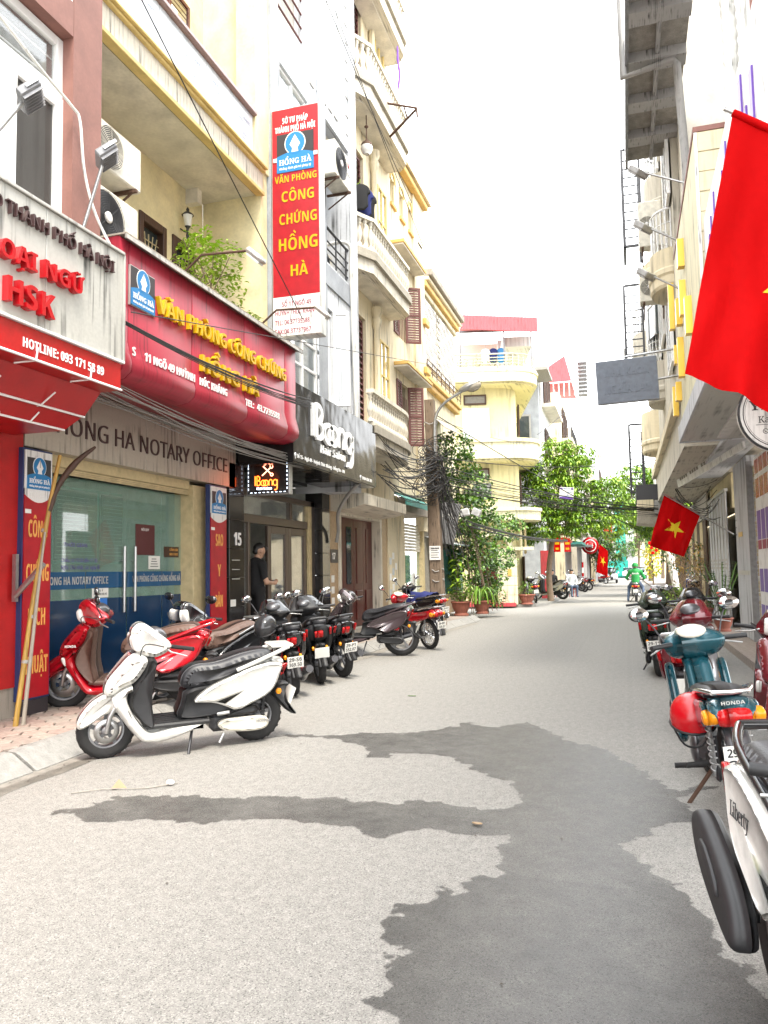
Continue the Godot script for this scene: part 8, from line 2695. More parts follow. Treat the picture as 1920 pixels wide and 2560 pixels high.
func bars(p: Node, c: Vector3, w: float, mir: bool, m: String, steer := 0.0) -> void:
	var b := Basis(Vector3.UP, steer)
	for s in [-1, 1]:
		var st := ns()
		tube(st, [c + b * Vector3(-0.03, 0.0, s * 0.17), c + b * Vector3(-0.1, 0.0, s * w)], 0.017, 8)
		part(p, "grip", st, "matte_black")
		st = ns()
		tube(st, [c + b * Vector3(0.03, -0.005, s * 0.17), c + b * Vector3(0.02, -0.03, s * 0.24), c + b * Vector3(-0.05, -0.05, s * (w - 0.01))], [0.009, 0.007, 0.005], 6)
		part(p, "brake_lever", st, "alu")
		if mir: mirror(p, c + b * Vector3(0.0, 0.02, s * 0.2), c + b * Vector3(0.05, 0.22, s * 0.33), b * Vector3(-1, 0.15, -s * 0.15))

# opts: body, inner, seat, plate, mirrors, spring, r (wheel radius), cover (engine), rack, lean, brand
func scooter(at: Vector3, yaw: float, label: String, o: Dictionary) -> Node3D:
	var t := thing("motor_scooter", label, "motorbike", at)
	t.basis = Basis(Vector3.UP, deg_to_rad(yaw)) * Basis(Vector3.RIGHT, o.get("lean", -0.09))
	var body: String = o.get("body", "bike_black")
	var inner: String = o.get("inner", "matte_black")
	var r: float = o.get("r", 0.225)
	var k: float = o.get("k", 1.0)
	var lift := r - 0.225
	var root := Node3D.new()
	var X := Transform3D(Basis.from_scale(Vector3(1, 1.04, 1)), Vector3(0, lift, 0))
	wheel(t, Vector3(-0.03, r, 0), r, 0.1, o.get("spokes", 5), false)
	wheel(t, Vector3(1.23, r, 0), r, 0.09, o.get("spokes", 5), true)
	var st := ns()
	for s in [-1, 1]: tube(st, [X * Vector3(1.04, 0.62, s * 0.03), Vector3(1.21, r + 0.12, s * 0.065), Vector3(1.235, r - 0.01, s * 0.065)], [0.02, 0.022, 0.018], 8)
	part(t, "fork", st, "steel")
	st = ns()
	puff(st, [1.17, 0.47, 1.12, 0.39, 1.09, 0.33, 1.18, 0.36, 1.26, 0.34, 1.36, 0.27, 1.44, 0.24, 1.46, 0.28, 1.43, 0.36, 1.35, 0.45, 1.26, 0.5, 1.2, 0.51], 0.075, 0.02, 0, 2, X)
	part(t, "front_fender", st, body)
	st = ns()
	puff(st, [1.02, 0.82, 0.93, 0.78, 0.93, 0.73, 0.97, 0.66, 1.03, 0.58, 1.12, 0.55, 1.2, 0.48, 1.25, 0.49, 1.26, 0.54, 1.23, 0.62, 1.16, 0.7, 1.08, 0.79], func(v): return 0.12 + 0.1 * clampf((1.2 - v.x) * 3.0, 0, 1), 0.05, 0, 2, X)
	part(t, "front_cowl", st, body)
	st = ns()
	puff(st, [1.03, 0.585, 1.12, 0.55, 1.19, 0.5, 1.2, 0.44, 1.16, 0.36, 1.06, 0.22, 1.0, 0.15, 0.95, 0.12, 0.8, 0.115, 0.56, 0.18, 0.42, 0.235, 0.7, 0.235, 0.88, 0.195, 0.95, 0.22, 1.06, 0.38, 1.1, 0.5], func(v): return 0.2 - 0.06 * clampf((v.x - 1.0) * 4.0, 0, 1), 0.03, 0, 2, X)
	part(t, "leg_shield", st, body)
	st = ns()
	puff(st, [0.95, 0.79, 0.86, 0.77, 0.87, 0.69, 0.89, 0.56, 0.9, 0.41, 0.86, 0.25, 0.93, 0.22, 1.06, 0.37, 1.09, 0.48, 1.03, 0.59, 0.97, 0.67], 0.185, 0.02, 0, 2, X)
	part(t, "inner_shield", st, inner)
	st = ns()
	bev(st, Vector3(0.42, 0.225, -0.17), Vector3(0.95, 0.262, 0.17), 0.012, X)
	for j in 6: box(st, Vector3(0.48, 0.262, -0.14 + j * 0.055), Vector3(0.85, 0.268, -0.13 + j * 0.055), X)
	part(t, "floor_board", st, inner)
	st = ns()
	puff(st, [1.06, 0.95, 1.055, 1.0, 1.0, 1.045, 0.95, 1.035, 0.9, 1.0, 0.79, 0.92, 0.74, 0.87, 0.78, 0.82, 0.84, 0.78, 0.9, 0.765, 1.01, 0.8, 1.04, 0.85], func(v): return 0.11 + 0.1 * clampf((1.0 - v.x) * 5.0, 0, 1), 0.045, 0, 2, X)
	part(t, "handlebar_cowl", st, body)
	st = ns()
	puff(st, [1.01, 0.97, 1.072, 0.95, 1.068, 0.88, 1.04, 0.825, 0.96, 0.81, 0.985, 0.87], 0.13, 0.015, 0, 2, X)
	part(t, "headlight", st, "lamp_glass")
	st = ns()
	ball(st, X * Vector3(0.84, 0.945, 0), Vector3(0.085, 0.05, 0.1), 14, Basis(Vector3.BACK, 0.55))
	part(t, "instrument_panel", st, "bike_grey")
	for s in [-1, 1]:
		st = ns()
		puff(st, [1.19, 0.5, 1.215, 0.49, 1.2, 0.44, 1.17, 0.4, 1.16, 0.46], 0.02, 0.01, s * 0.14, 1, X)
		part(t, "indicator", st, "lamp_amber" if o.get("amber", false) else "lamp_glass")
	bars(t, X * Vector3(0.84, 0.86, 0), 0.37, o.get("mirrors", true), body, o.get("steer", 0.0))
	st = ns()
	puff(st, [0.655, 0.57, 0.63, 0.63, 0.57, 0.68, 0.5, 0.695, 0.4, 0.695, 0.3, 0.715, 0.2, 0.75, 0.07, 0.775, -0.03, 0.785, -0.1, 0.78, -0.14, 0.75, -0.14, 0.7, 0.0, 0.665, 0.18, 0.59, 0.3, 0.53, 0.48, 0.5, 0.61, 0.49, 0.65, 0.52], func(v): return 0.1 + 0.05 * clampf((0.55 - v.x) * 3.0, 0, 1), 0.05, 0, 2, X)
	part(t, "seat", st, o.get("seat", "seat_vinyl"))
	st = ns()
	puff(st, [0.63, 0.5, 0.3, 0.54, 0.1, 0.56, 0.05, 0.38, 0.2, 0.3, 0.39, 0.26, 0.6, 0.255, 0.69, 0.28, 0.64, 0.4], 0.125, 0.02, 0, 1, X)
	part(t, "under_seat_body", st, inner)
	for s in [-1, 1]:
		st = ns()
		puff(st, [0.57, 0.405, 0.52, 0.46, 0.43, 0.52, 0.33, 0.56, 0.22, 0.6, 0.1, 0.645, 0.0, 0.67, -0.12, 0.69, -0.21, 0.66, -0.18, 0.59, -0.15, 0.5, -0.08, 0.42, 0.05, 0.365, 0.2, 0.305, 0.3, 0.355, 0.4, 0.39, 0.5, 0.4], 0.035, 0.018, s * 0.145, 1, X)
		part(t, "side_panel", st, body)
	st = ns()
	puff(st, [0.12, 0.64, 0.04, 0.68, -0.1, 0.715, -0.2, 0.71, -0.25, 0.68, -0.2, 0.56, -0.12, 0.5, 0.0, 0.5], 0.13, 0.03, 0, 2, X)
	part(t, "tail", st, body)
	for s in [-1, 1]:
		st = ns()
		puff(st, [-0.03, 0.605, -0.14, 0.63, -0.25, 0.68, -0.235, 0.63, -0.185, 0.56, -0.195, 0.6, -0.1, 0.592], 0.014, 0.006, s * 0.158, 1, X)
		part(t, "tail_light", st, "lamp_red")
	st = ns()
	puff(st, [-0.2, 0.55, -0.24, 0.64, -0.262, 0.62, -0.225, 0.55], 0.055, 0.008, 0, 1, X)
	part(t, "tail_light", st, "lamp_red")
	# grab rail
	st = ns()
	var gp := []
	for s in [-1, 1]:
		gp = [X * Vector3(0.2, 0.63, s * 0.14), X * Vector3(-0.1, 0.74, s * 0.15), X * Vector3(-0.27, 0.79, s * 0.1)]
		tube(st, curve(gp, 4), 0.018, 8)
	tube(st, [X * Vector3(-0.27, 0.79, -0.1), X * Vector3(-0.29, 0.795, 0.0), X * Vector3(-0.27, 0.79, 0.1)], 0.02, 8)
	if o.get("rack", false): bev(st, Vector3(-0.33, 0.785, -0.1), Vector3(-0.12, 0.815, 0.1), 0.012, X)
	part(t, "grab_rail", st, o.get("rail", body))
	# engine, belt cover, air box, exhaust
	st = ns()
	puff(st, [0.36, 0.2, 0.31, 0.245, 0.06, 0.245, -0.06, 0.24, -0.11, 0.19, -0.08, 0.13, 0.05, 0.115, 0.3, 0.14], 0.03, 0.02, -0.12, 2, X)
	part(t, "belt_cover", st, o.get("cover", "matte_black"))
	if o.get("brand", ""): letters(t, "lettering", o.brand, X * Transform3D(Basis(), Vector3(0.02, 0.19, -0.1515)) * Transform3D(Basis(Vector3.UP, PI), Vector3.ZERO), 0.022, 0.13, "grey_metal", 0.001, "bold", false)
	st = ns()
	puff(st, [0.3, 0.25, 0.22, 0.32, 0.0, 0.36, -0.02, 0.27, 0.1, 0.255], 0.04, 0.02, -0.1, 1, X)
	part(t, "air_box", st, "matte_black")
	st = ns()
	bev(st, Vector3(0.1, 0.12, -0.08), Vector3(0.4, 0.28, 0.1), 0.04, X)
	part(t, "engine", st, "bike_grey")
	st = ns()
	tube(st, curve([X * Vector3(0.35, 0.14, 0.1), X * Vector3(0.15, 0.13, 0.15), X * Vector3(0.02, 0.2, 0.16), X * Vector3(-0.28, 0.27, 0.17)], 5), [0.02, 0.02, 0.02, 0.022, 0.03, 0.045, 0.055, 0.06, 0.062, 0.062, 0.06, 0.06, 0.058, 0.055, 0.05, 0.045], 12)
	if o.get("guard", false):
		st = ns()
		puff(st, [0.16, 0.2, 0.1, 0.17, -0.1, 0.22, -0.3, 0.3, -0.4, 0.4, -0.38, 0.47, -0.28, 0.48, 0.0, 0.38, 0.12, 0.3], 0.045, 0.03, 0.2, 2, X)
		puff(st, [0.02, 0.28, -0.1, 0.32, -0.24, 0.38, -0.2, 0.42, -0.04, 0.35], 0.012, 0.008, 0.245, 1, X)
		part(t, "exhaust", st, "matte_black")
	else: part(t, "exhaust", st, "bike_grey")
	st = ns()
	for s in [-1, 1]: tube(st, curve([X * Vector3(0.83, 0.87, s * 0.2), X * Vector3(0.98, 0.9, s * 0.23), X * Vector3(1.0, 0.78, s * 0.12), X * Vector3(0.98, 0.7, s * 0.08)], 4), 0.005, 5)
	part(t, "brake_cable", st, "cable")
	for s in [-1, 1]: shock(t, X * Vector3(-0.06, 0.48, s * 0.11), X * Vector3(-0.05, 0.24, s * 0.11), o.get("spring", "matte_black"))
	st = ns()
	puff(st, [-0.14, 0.42, -0.23, 0.49, -0.33, 0.47, -0.28, 0.43, -0.3, 0.33, -0.35, 0.26, -0.4, 0.2, -0.36, 0.195, -0.29, 0.24, -0.23, 0.31, -0.17, 0.37], 0.06, 0.015, 0, 1, X)
	part(t, "rear_fender", st, "matte_black")
	for s in [-1, 1]:
		st = ns()
		ball(st, X * Vector3(-0.2, 0.42, s * 0.09), Vector3(0.028, 0.028, 0.02), 10)
		part(t, "reflector", st, "lamp_amber")
	number_plate(t, X * Vector3(-0.335, 0.37, 0), 0.35, o.get("plate", []))
	# stand
	st = ns()
	tube(st, [X * Vector3(0.56, 0.17, -0.1), Vector3(0.62, 0.0 + 0.02, -0.24)], 0.012, 6)
	tube(st, [Vector3(0.6, 0.012, -0.25), Vector3(0.66, 0.012, -0.23)], 0.014, 6)
	part(t, "side_stand", st, "iron")
	st = ns()
	tube(st, [X * Vector3(0.3, 0.13, -0.14), X * Vector3(0.34, 0.06, -0.16)], 0.012, 6)
	tube(st, [X * Vector3(0.36, 0.29, -0.15), X * Vector3(0.27, 0.31, -0.19)], 0.016, 6)
	part(t, "foot_peg", st, "alu")
	return t

func underbone(at: Vector3, yaw: float, label: String, o: Dictionary) -> Node3D:
	var t := thing("motorbike", label, "motorbike", at)
	t.basis = Basis(Vector3.UP, deg_to_rad(yaw)) * Basis(Vector3.RIGHT, o.get("lean", -0.09))
	var body: String = o.get("body", "bike_black")
	var r := 0.285
	wheel(t, Vector3(0, r, 0), r, 0.075, 16, false)
	wheel(t, Vector3(1.22, r, 0), r, 0.07, 16, false)
	var I := Transform3D()
	var st := ns()
	for s in [-1, 1]: tube(st, [Vector3(1.0, 0.75, s * 0.06), Vector3(1.22, r, s * 0.07)], 0.02, 8)
	part(t, "fork", st, "steel")
	st = ns()
	puff(st, [1.06, 0.5, 1.02, 0.42, 1.1, 0.52, 1.22, 0.575, 1.35, 0.54, 1.46, 0.43, 1.48, 0.46, 1.4, 0.57, 1.25, 0.625, 1.12, 0.6], 0.06, 0.015, 0, 2)
	part(t, "front_fender", st, body)
	for s in [-1, 1]:
		st = ns()
		puff(st, [1.07, 0.8, 0.98, 0.82, 0.9, 0.7, 0.82, 0.5, 0.74, 0.36, 0.8, 0.3, 0.9, 0.34, 0.98, 0.45, 1.04, 0.6], 0.03, 0.03, s * 0.17, 2)
		part(t, "leg_shield", st, body)
	st = ns()
	puff(st, [1.02, 0.84, 0.92, 0.82, 0.84, 0.62, 0.7, 0.5, 0.45, 0.5, 0.45, 0.6, 0.62, 0.6, 0.75, 0.7, 0.85, 0.85], 0.085, 0.03, 0, 2)
	part(t, "frame_cover", st, body)
	st = ns()
	puff(st, [1.08, 0.93, 1.06, 1.0, 0.98, 1.04, 0.88, 1.02, 0.82, 0.96, 0.86, 0.88, 0.95, 0.82, 1.05, 0.85], func(v): return 0.1 + 0.12 * clampf((1.02 - v.x) * 6.0, 0, 1), 0.045, 0, 2)
	part(t, "handlebar_cowl", st, body)
	st = ns()
	ball(st, Vector3(1.06, 0.935, 0), Vector3(0.04, 0.075, 0.095), 14, Basis(Vector3.BACK, 0.25))
	part(t, "headlight", st, "lamp_glass")
	st = ns()
	ball(st, Vector3(0.9, 1.02, 0), Vector3(0.08, 0.03, 0.1), 14, Basis(Vector3.BACK, 0.45))
	part(t, "instrument_panel", st, o.get("dial", "ivory_plastic"))
	bars(t, Vector3(0.92, 0.95, 0), 0.34, o.get("mirrors", true), "bike_black", o.get("steer", 0.0))
	st = ns()
	puff(st, [0.55, 0.7, 0.5, 0.74, 0.3, 0.75, 0.1, 0.78, -0.1, 0.8, -0.2, 0.785, -0.22, 0.75, 0.0, 0.71, 0.3, 0.67, 0.53, 0.66], 0.115, 0.04, 0, 2)
	part(t, "seat", st, "seat_vinyl")
	for s in [-1, 1]:
		st = ns()
		puff(st, [0.5, 0.64, 0.3, 0.68, 0.0, 0.71, -0.22, 0.74, -0.3, 0.7, -0.2, 0.6, 0.0, 0.55, 0.3, 0.5, 0.45, 0.52], 0.03, 0.03, s * 0.115, 2)
		part(t, "side_panel", st, body)
	st = ns()
	puff(st, [-0.1, 0.73, -0.26, 0.76, -0.36, 0.72, -0.38, 0.66, -0.3, 0.6, -0.15, 0.6], 0.12, 0.03, 0, 2)
	part(t, "tail", st, body)
	st = ns()
	puff(st, [-0.3, 0.72, -0.385, 0.71, -0.4, 0.66, -0.36, 0.61, -0.3, 0.62], 0.085, 0.02, 0, 2)
	part(t, "tail_light", st, "lamp_red")
	for s in [-1, 1]:
		st = ns()
		puff(st, [-0.26, 0.71, -0.36, 0.7, -0.37, 0.66, -0.33, 0.62, -0.26, 0.64], 0.04, 0.015, s * 0.115, 2)
		part(t, "indicator", st, "lamp_amber")
	st = ns()
	for s in [-1, 1]: tube(st, curve([Vector3(0.1, 0.74, s * 0.13), Vector3(-0.15, 0.79, s * 0.14), Vector3(-0.36, 0.8, s * 0.09)], 4), 0.013, 8)
	tube(st, [Vector3(-0.36, 0.8, -0.09), Vector3(-0.385, 0.8, 0), Vector3(-0.36, 0.8, 0.09)], 0.013, 8)
	part(t, "grab_rail", st, "chrome")
	st = ns()
	puff(st, [-0.2, 0.6, -0.33, 0.6, -0.42, 0.42, -0.46, 0.28, -0.42, 0.28, -0.34, 0.42, -0.25, 0.53], 0.06, 0.015, 0, 1)
	part(t, "rear_fender", st, "bike_grey")
	number_plate(t, Vector3(-0.43, 0.47, 0), 0.2, o.get("plate", []))
	st = ns()
	bev(st, Vector3(0.35, 0.25, -0.13), Vector3(0.72, 0.42, 0.13), 0.05)
	ball(st, Vector3(0.5, 0.32, -0.13), Vector3(0.1, 0.1, 0.04), 12)
	ball(st, Vector3(0.5, 0.32, 0.13), Vector3(0.1, 0.1, 0.04), 12)
	tube(st, [Vector3(0.7, 0.36, 0), Vector3(0.92, 0.4, 0)], 0.06, 10)
	part(t, "engine", st, "bike_grey")
	st = ns()
	bev(st, Vector3(-0.02, 0.25, -0.1), Vector3(0.4, 0.34, -0.07), 0.02)
	part(t, "chain_case", st, "matte_black")
	st = ns()
	tube(st, curve([Vector3(0.75, 0.28, 0.1), Vector3(0.5, 0.2, 0.13), Vector3(0.2, 0.23, 0.14), Vector3(-0.3, 0.33, 0.15)], 5), [0.018, 0.018, 0.018, 0.018, 0.018, 0.02, 0.025, 0.035, 0.042, 0.045, 0.045, 0.045, 0.045, 0.044, 0.042, 0.04], 12)
	part(t, "exhaust", st, "chrome")
	for s in [-1, 1]: shock(t, Vector3(-0.06, 0.62, s * 0.1), Vector3(-0.0, 0.32, s * 0.1), "steel")
	st = ns()
	for s in [-1, 1]:
		tube(st, [Vector3(0.45, 0.24, s * 0.1), Vector3(0.45, 0.25, s * 0.28)], 0.017, 8)
		tube(st, [Vector3(0.12, 0.33, s * 0.1), Vector3(0.1, 0.33, s * 0.24)], 0.017, 8)
	part(t, "foot_peg", st, "rubber")
	st = ns()
	tube(st, [Vector3(0.38, 0.22, -0.08), Vector3(0.42, 0.02, -0.24)], 0.014, 6)
	tube(st, [Vector3(0.39, 0.012, -0.26), Vector3(0.47, 0.012, -0.23)], 0.014, 6)
	part(t, "side_stand", st, "rust")
	return t

func helmet(at: Vector3, m: String, label: String, tilt := 0.3) -> void:
	var o := thing("helmet", label, "helmet", at)
	var b := Basis(Vector3.RIGHT, tilt)
	var st := ns()
	var rings := []
	for i in 9:
		var a := PI * 0.5 * i / 8.0
		var ring := PackedVector3Array()
		for k in 18: ring.append(b * Vector3(cos(TAU * k / 18) * 0.13 * cos(a), 0.02 + sin(a) * 0.13, sin(TAU * k / 18) * 0.16 * cos(a)))
		rings.append(ring)
	var low := PackedVector3Array()
	for k in 18: low.append(b * Vector3(cos(TAU * k / 18) * 0.125, -0.03, sin(TAU * k / 18) * 0.155))
	rings.push_front(low)
	skin(st, rings, false)
	part(o, "shell", st, m)
	st = ns()
	var q := []
	for k in 19: q.append(b * Vector3(cos(TAU * k / 18) * 0.127, -0.03, sin(TAU * k / 18) * 0.157))
	tube(st, q, 0.008, 6)
	part(o, "rim_band", st, "matte_black")
	st = ns()
	tube(st, curve([b * Vector3(0.12, -0.03, 0), b * Vector3(0.05, -0.16, 0.02), b * Vector3(-0.05, -0.16, 0.02), b * Vector3(-0.12, -0.03, 0)], 4), 0.007, 5)
	part(o, "strap", st, "matte_black")

func build_motorbikes() -> void:
	var row := "motorbikes parked along the left kerb"
	scooter(Vector3(-3.2, 0, -6.39), 225, "white scooter with black seat and floor parked across left kerb", {"body": "pearl_white", "cover": "ivory_plastic", "mirrors": false, "rack": true, "rail": "pearl_white", "brand": "HONDA", "lean": -0.1, "steer": 0.35})
	var red := scooter(Vector3(-4.42, 0.12, -7.35), 203, "bright red scooter with brown seat on paving beside glass shopfront", {"body": "bike_red", "inner": "seat_brown", "seat": "seat_brown", "r": 0.26, "steer": 0.25, "lean": -0.12, "mirrors": true})
	letters(red, "lettering", "HONDA", Transform3D(Basis(Vector3.UP, PI), Vector3(1.16, 0.66, -0.2)), 0.025, 0.11, "letter_white", 0.002, "bold", false)
	var bk := scooter(Vector3(-4.55, 0.06, -8.75), 255, "black scooter with round dials between the red and white scooters", {"seat": "seat_brown", "r": 0.25, "mirrors": true, "rail": "steel", "rack": true, "lean": -0.06})
	helmet(Vector3(-4.1, 0.82, -8.55), "helmet_dark", "black and white helmet resting on black scooter near white tail", 0.5)
	scooter(Vector3(-3.86, 0, -8.8), 125, "black scooter with red flashes, red springs and plate ending 369.50", {"plate": ["29-S6", "369.50"], "spring": "bike_red", "r": 0.27, "amber": true})
	scooter(Vector3(-3.93, 0, -9.86), 122, "dusty black scooter wedged between two darker scooters", {"body": "matte_black", "r": 0.27})
	scooter(Vector3(-3.86, 0, -10.5), 138, "glossy black scooter with grey seat and tilted plate", {"r": 0.275, "plate": ["29-P1", "552.07"], "seat": "bike_grey"})
	scooter(Vector3(-3.81, 0.0, -13.27), 183, "large plum-grey scooter with big wheels facing the red door", {"body": "bike_plum", "r": 0.32, "spokes": 5, "mirrors": false, "plate": []})
	underbone(Vector3(-3.56, 0, -14.45), 140, "red motorbike with plate 29 M1 239.07 behind plum scooter", {"body": "bike_red", "plate": ["29-M1", "239.07"]})
	underbone(Vector3(-4.2, 0.12, -17.6), 142, "black motorbike half covered with blue cloth beside pole", {"plate": ["29-K1", "245.17"]})
	var cv := thing("bike_cover", "dark blue cloth thrown over motorbike beside pole", "cloth", Vector3(-4.5, 0.85, -17.95))
	var st := ns()
	var n := fnl(8, 1.2, 3)
	var rings := []
	for i in 9:
		var ring := PackedVector3Array()
		for k in 15:
			var a := PI * k / 14.0
			var rr := 0.26 + 0.08 * n.get_noise_2d(i * 1.3, k * 1.1)
			ring.append(Basis(Vector3.UP, deg_to_rad(142)) * Vector3(-0.35 + i * 0.1, sin(a) * rr * 0.9 - 0.12, cos(a) * rr))
		rings.append(ring)
	skin(st, rings, false, false)
	part(cv, "cloth", st, "cloth_blue")
	st = ns()
	tube(st, [Vector3(-0.3, -0.1, -0.2), Vector3(0.3, -0.12, 0.2)], 0.03, 6)
	part(cv, "hem_roll", st, "cloth_blue")
	# right-hand side
	var lib := scooter(Vector3(0.47, 0, -2.92), 279, "white scooter with black seat and floor beside camera-side kerb on right", {"body": "pearl_white", "r": 0.27, "mirrors": false, "rail": "bike_black", "lean": -0.05, "guard": true})
	letters(lib, "lettering", "Liberty", Transform3D(Basis(), Vector3(-0.08, 0.6, 0.186)), 0.05, 0.2, "letter_black", 0.002, "serif", false)
	var teal := underbone(Vector3(0.57, 0, -4.9), 93, "teal motorbike with cracked dial and orange tail lamps", {"body": "bike_teal", "plate": ["29-M8", "2  1"], "steer": 0.35, "mirrors": true, "lean": -0.12})
	letters(teal, "lettering", "HONDA", Transform3D(fr(Vector3.ZERO, Vector3.LEFT).basis, Vector3(-0.375, 0.735, 0)) * Transform3D(Basis(), Vector3(-0.06, 0, 0)), 0.018, 0.12, "panel_silver", 0.001, "bold", false)
	helmet(Vector3(0.34, 0.55, -5.1), "letter_red", "red helmet hanging at side of teal motorbike", 0.25)
	scooter(Vector3(0.5, 0, -7.6), 78, "maroon scooter with grey muffler parked before teal motorbike", {"body": "bike_maroon", "r": 0.27, "rail": "steel", "inner": "bike_silver"})
	scooter(Vector3(1.28, 0, -7.9), 258, "maroon scooter facing the camera-side pavement with clear headlight", {"body": "bike_maroon", "r": 0.26, "mirrors": false, "cover": "steel"})
	scooter(Vector3(0.37, 0, -11.3), 86, "dark green scooter with plate 29-T1 038.72", {"body": "bike_green", "plate": ["29-T1", "038.72"], "r": 0.27, "mirrors": false})
	scooter(Vector3(0.95, 0, -12.4), 84, "black scooter with blank white plate beside dark green scooter", {"r": 0.27, "plate": [], "spring": "alu"})
	var far := "motorbikes parked far down the street"
	var f := [[-2.75, 0.11, -35.6, 158, "bike_silver", "silver and black scooter parked behind the street tree", 0], [-3.5, 0.11, -31.9, 105, "bike_black", "black motorbike with white plate beside lemon house wall", 1], [-2.6, 0.11, -48.0, 155, "bike_silver", "grey scooter first in the far left group", 0], [-2.55, 0.0, -50.3, 150, "bike_maroon", "dark red scooter in the far left group", 0], [-2.4, 0.0, -54.0, 150, "bike_black", "black motorbike behind the far dark red scooter", 1], [1.1, 0.0, -25.5, 15, "bike_black", "black motorbike nearest in far right row", 1], [1.1, 0.0, -27.3, 12, "bike_maroon", "dark red motorbike in far right row", 1], [1.15, 0.0, -29.5, 10, "cloth_blue", "blue motorbike in far right row", 1], [-1.9, 0.0, -76.0, 150, "bike_red", "red motorbike beside the far silver car", 1], [0.2, 0.0, -95.0, 80, "bike_red", "motorbike riding away at street end", 1]]
	for e in f:
		if e[6]: underbone(Vector3(e[0], e[1], e[2]), e[3], e[5], {"body": e[4], "plate": []})
		else: scooter(Vector3(e[0], e[1], e[2]), e[3], e[5], {"body": e[4], "plate": [], "r": 0.28})
	underbone(Vector3(0.33, 0, -35.3), 88, "black motorbike ridden by person in green jacket", {"plate": [""], "lean": 0.0, "body": "bike_black"})
	car(Vector3(-1.75, 0, -80.0), 270, "car_silver", "silver car driving toward us far down street")
	car(Vector3(1.35, 0, -100.0), 270, "car_dark", "dark car parked at right far down street")
	car(Vector3(0.2, 0, -118.0), 300, "car_white", "white car crossing at the street end")

func car(at: Vector3, yaw: float, m: String, label: String) -> void:
	var t := thing("car", label, "car", at, deg_to_rad(yaw))
	var st := ns()
	puff(st, [-2.15, 0.35, -2.15, 0.85, -1.9, 0.98, -1.0, 1.0, 0.95, 0.97, 1.8, 0.82, 2.15, 0.65, 2.2, 0.35, 1.9, 0.25, -1.9, 0.25], 0.88, 0.12, 0, 2)
	part(t, "body", st, m)
	st = ns()
	puff(st, [-1.7, 0.95, -1.2, 1.38, -0.6, 1.5, 0.2, 1.48, 0.6, 1.32, 1.15, 0.95], 0.74, 0.1, 0, 1)
	part(t, "cabin_glass", st, "car_glass")
	st = ns()
	puff(st, [-1.25, 1.4, -0.6, 1.52, 0.2, 1.5, 0.3, 1.46, -0.6, 1.47, -1.2, 1.36], 0.7, 0.05, 0, 1)
	part(t, "roof", st, m)
	for x in [-1.35, 1.35]:
		for s in [-1, 1]: wheel(t, Vector3(x, 0.31, s * 0.78), 0.31, 0.19, 5, false)
	for s in [-1, 1]:
		st = ns()
		puff(st, [2.0, 0.78, 2.14, 0.68, 2.17, 0.58, 2.0, 0.64], 0.17, 0.03, s * 0.62, 1)
		part(t, "headlight", st, "lamp_glass")
		st = ns()
		ball(st, Vector3(0.75, 1.0, s * 0.95), Vector3(0.06, 0.07, 0.11), 8)
		part(t, "mirror", st, m)
	st = ns()
	bev(st, Vector3(2.1, 0.36, -0.5), Vector3(2.185, 0.6, 0.5), 0.03)
	part(t, "grille", st, "matte_black")
	rect(t, "number_plate", "plate", Transform3D(), 2.19, 0.38, 2.2, 0.48, -0.22, 0.22)

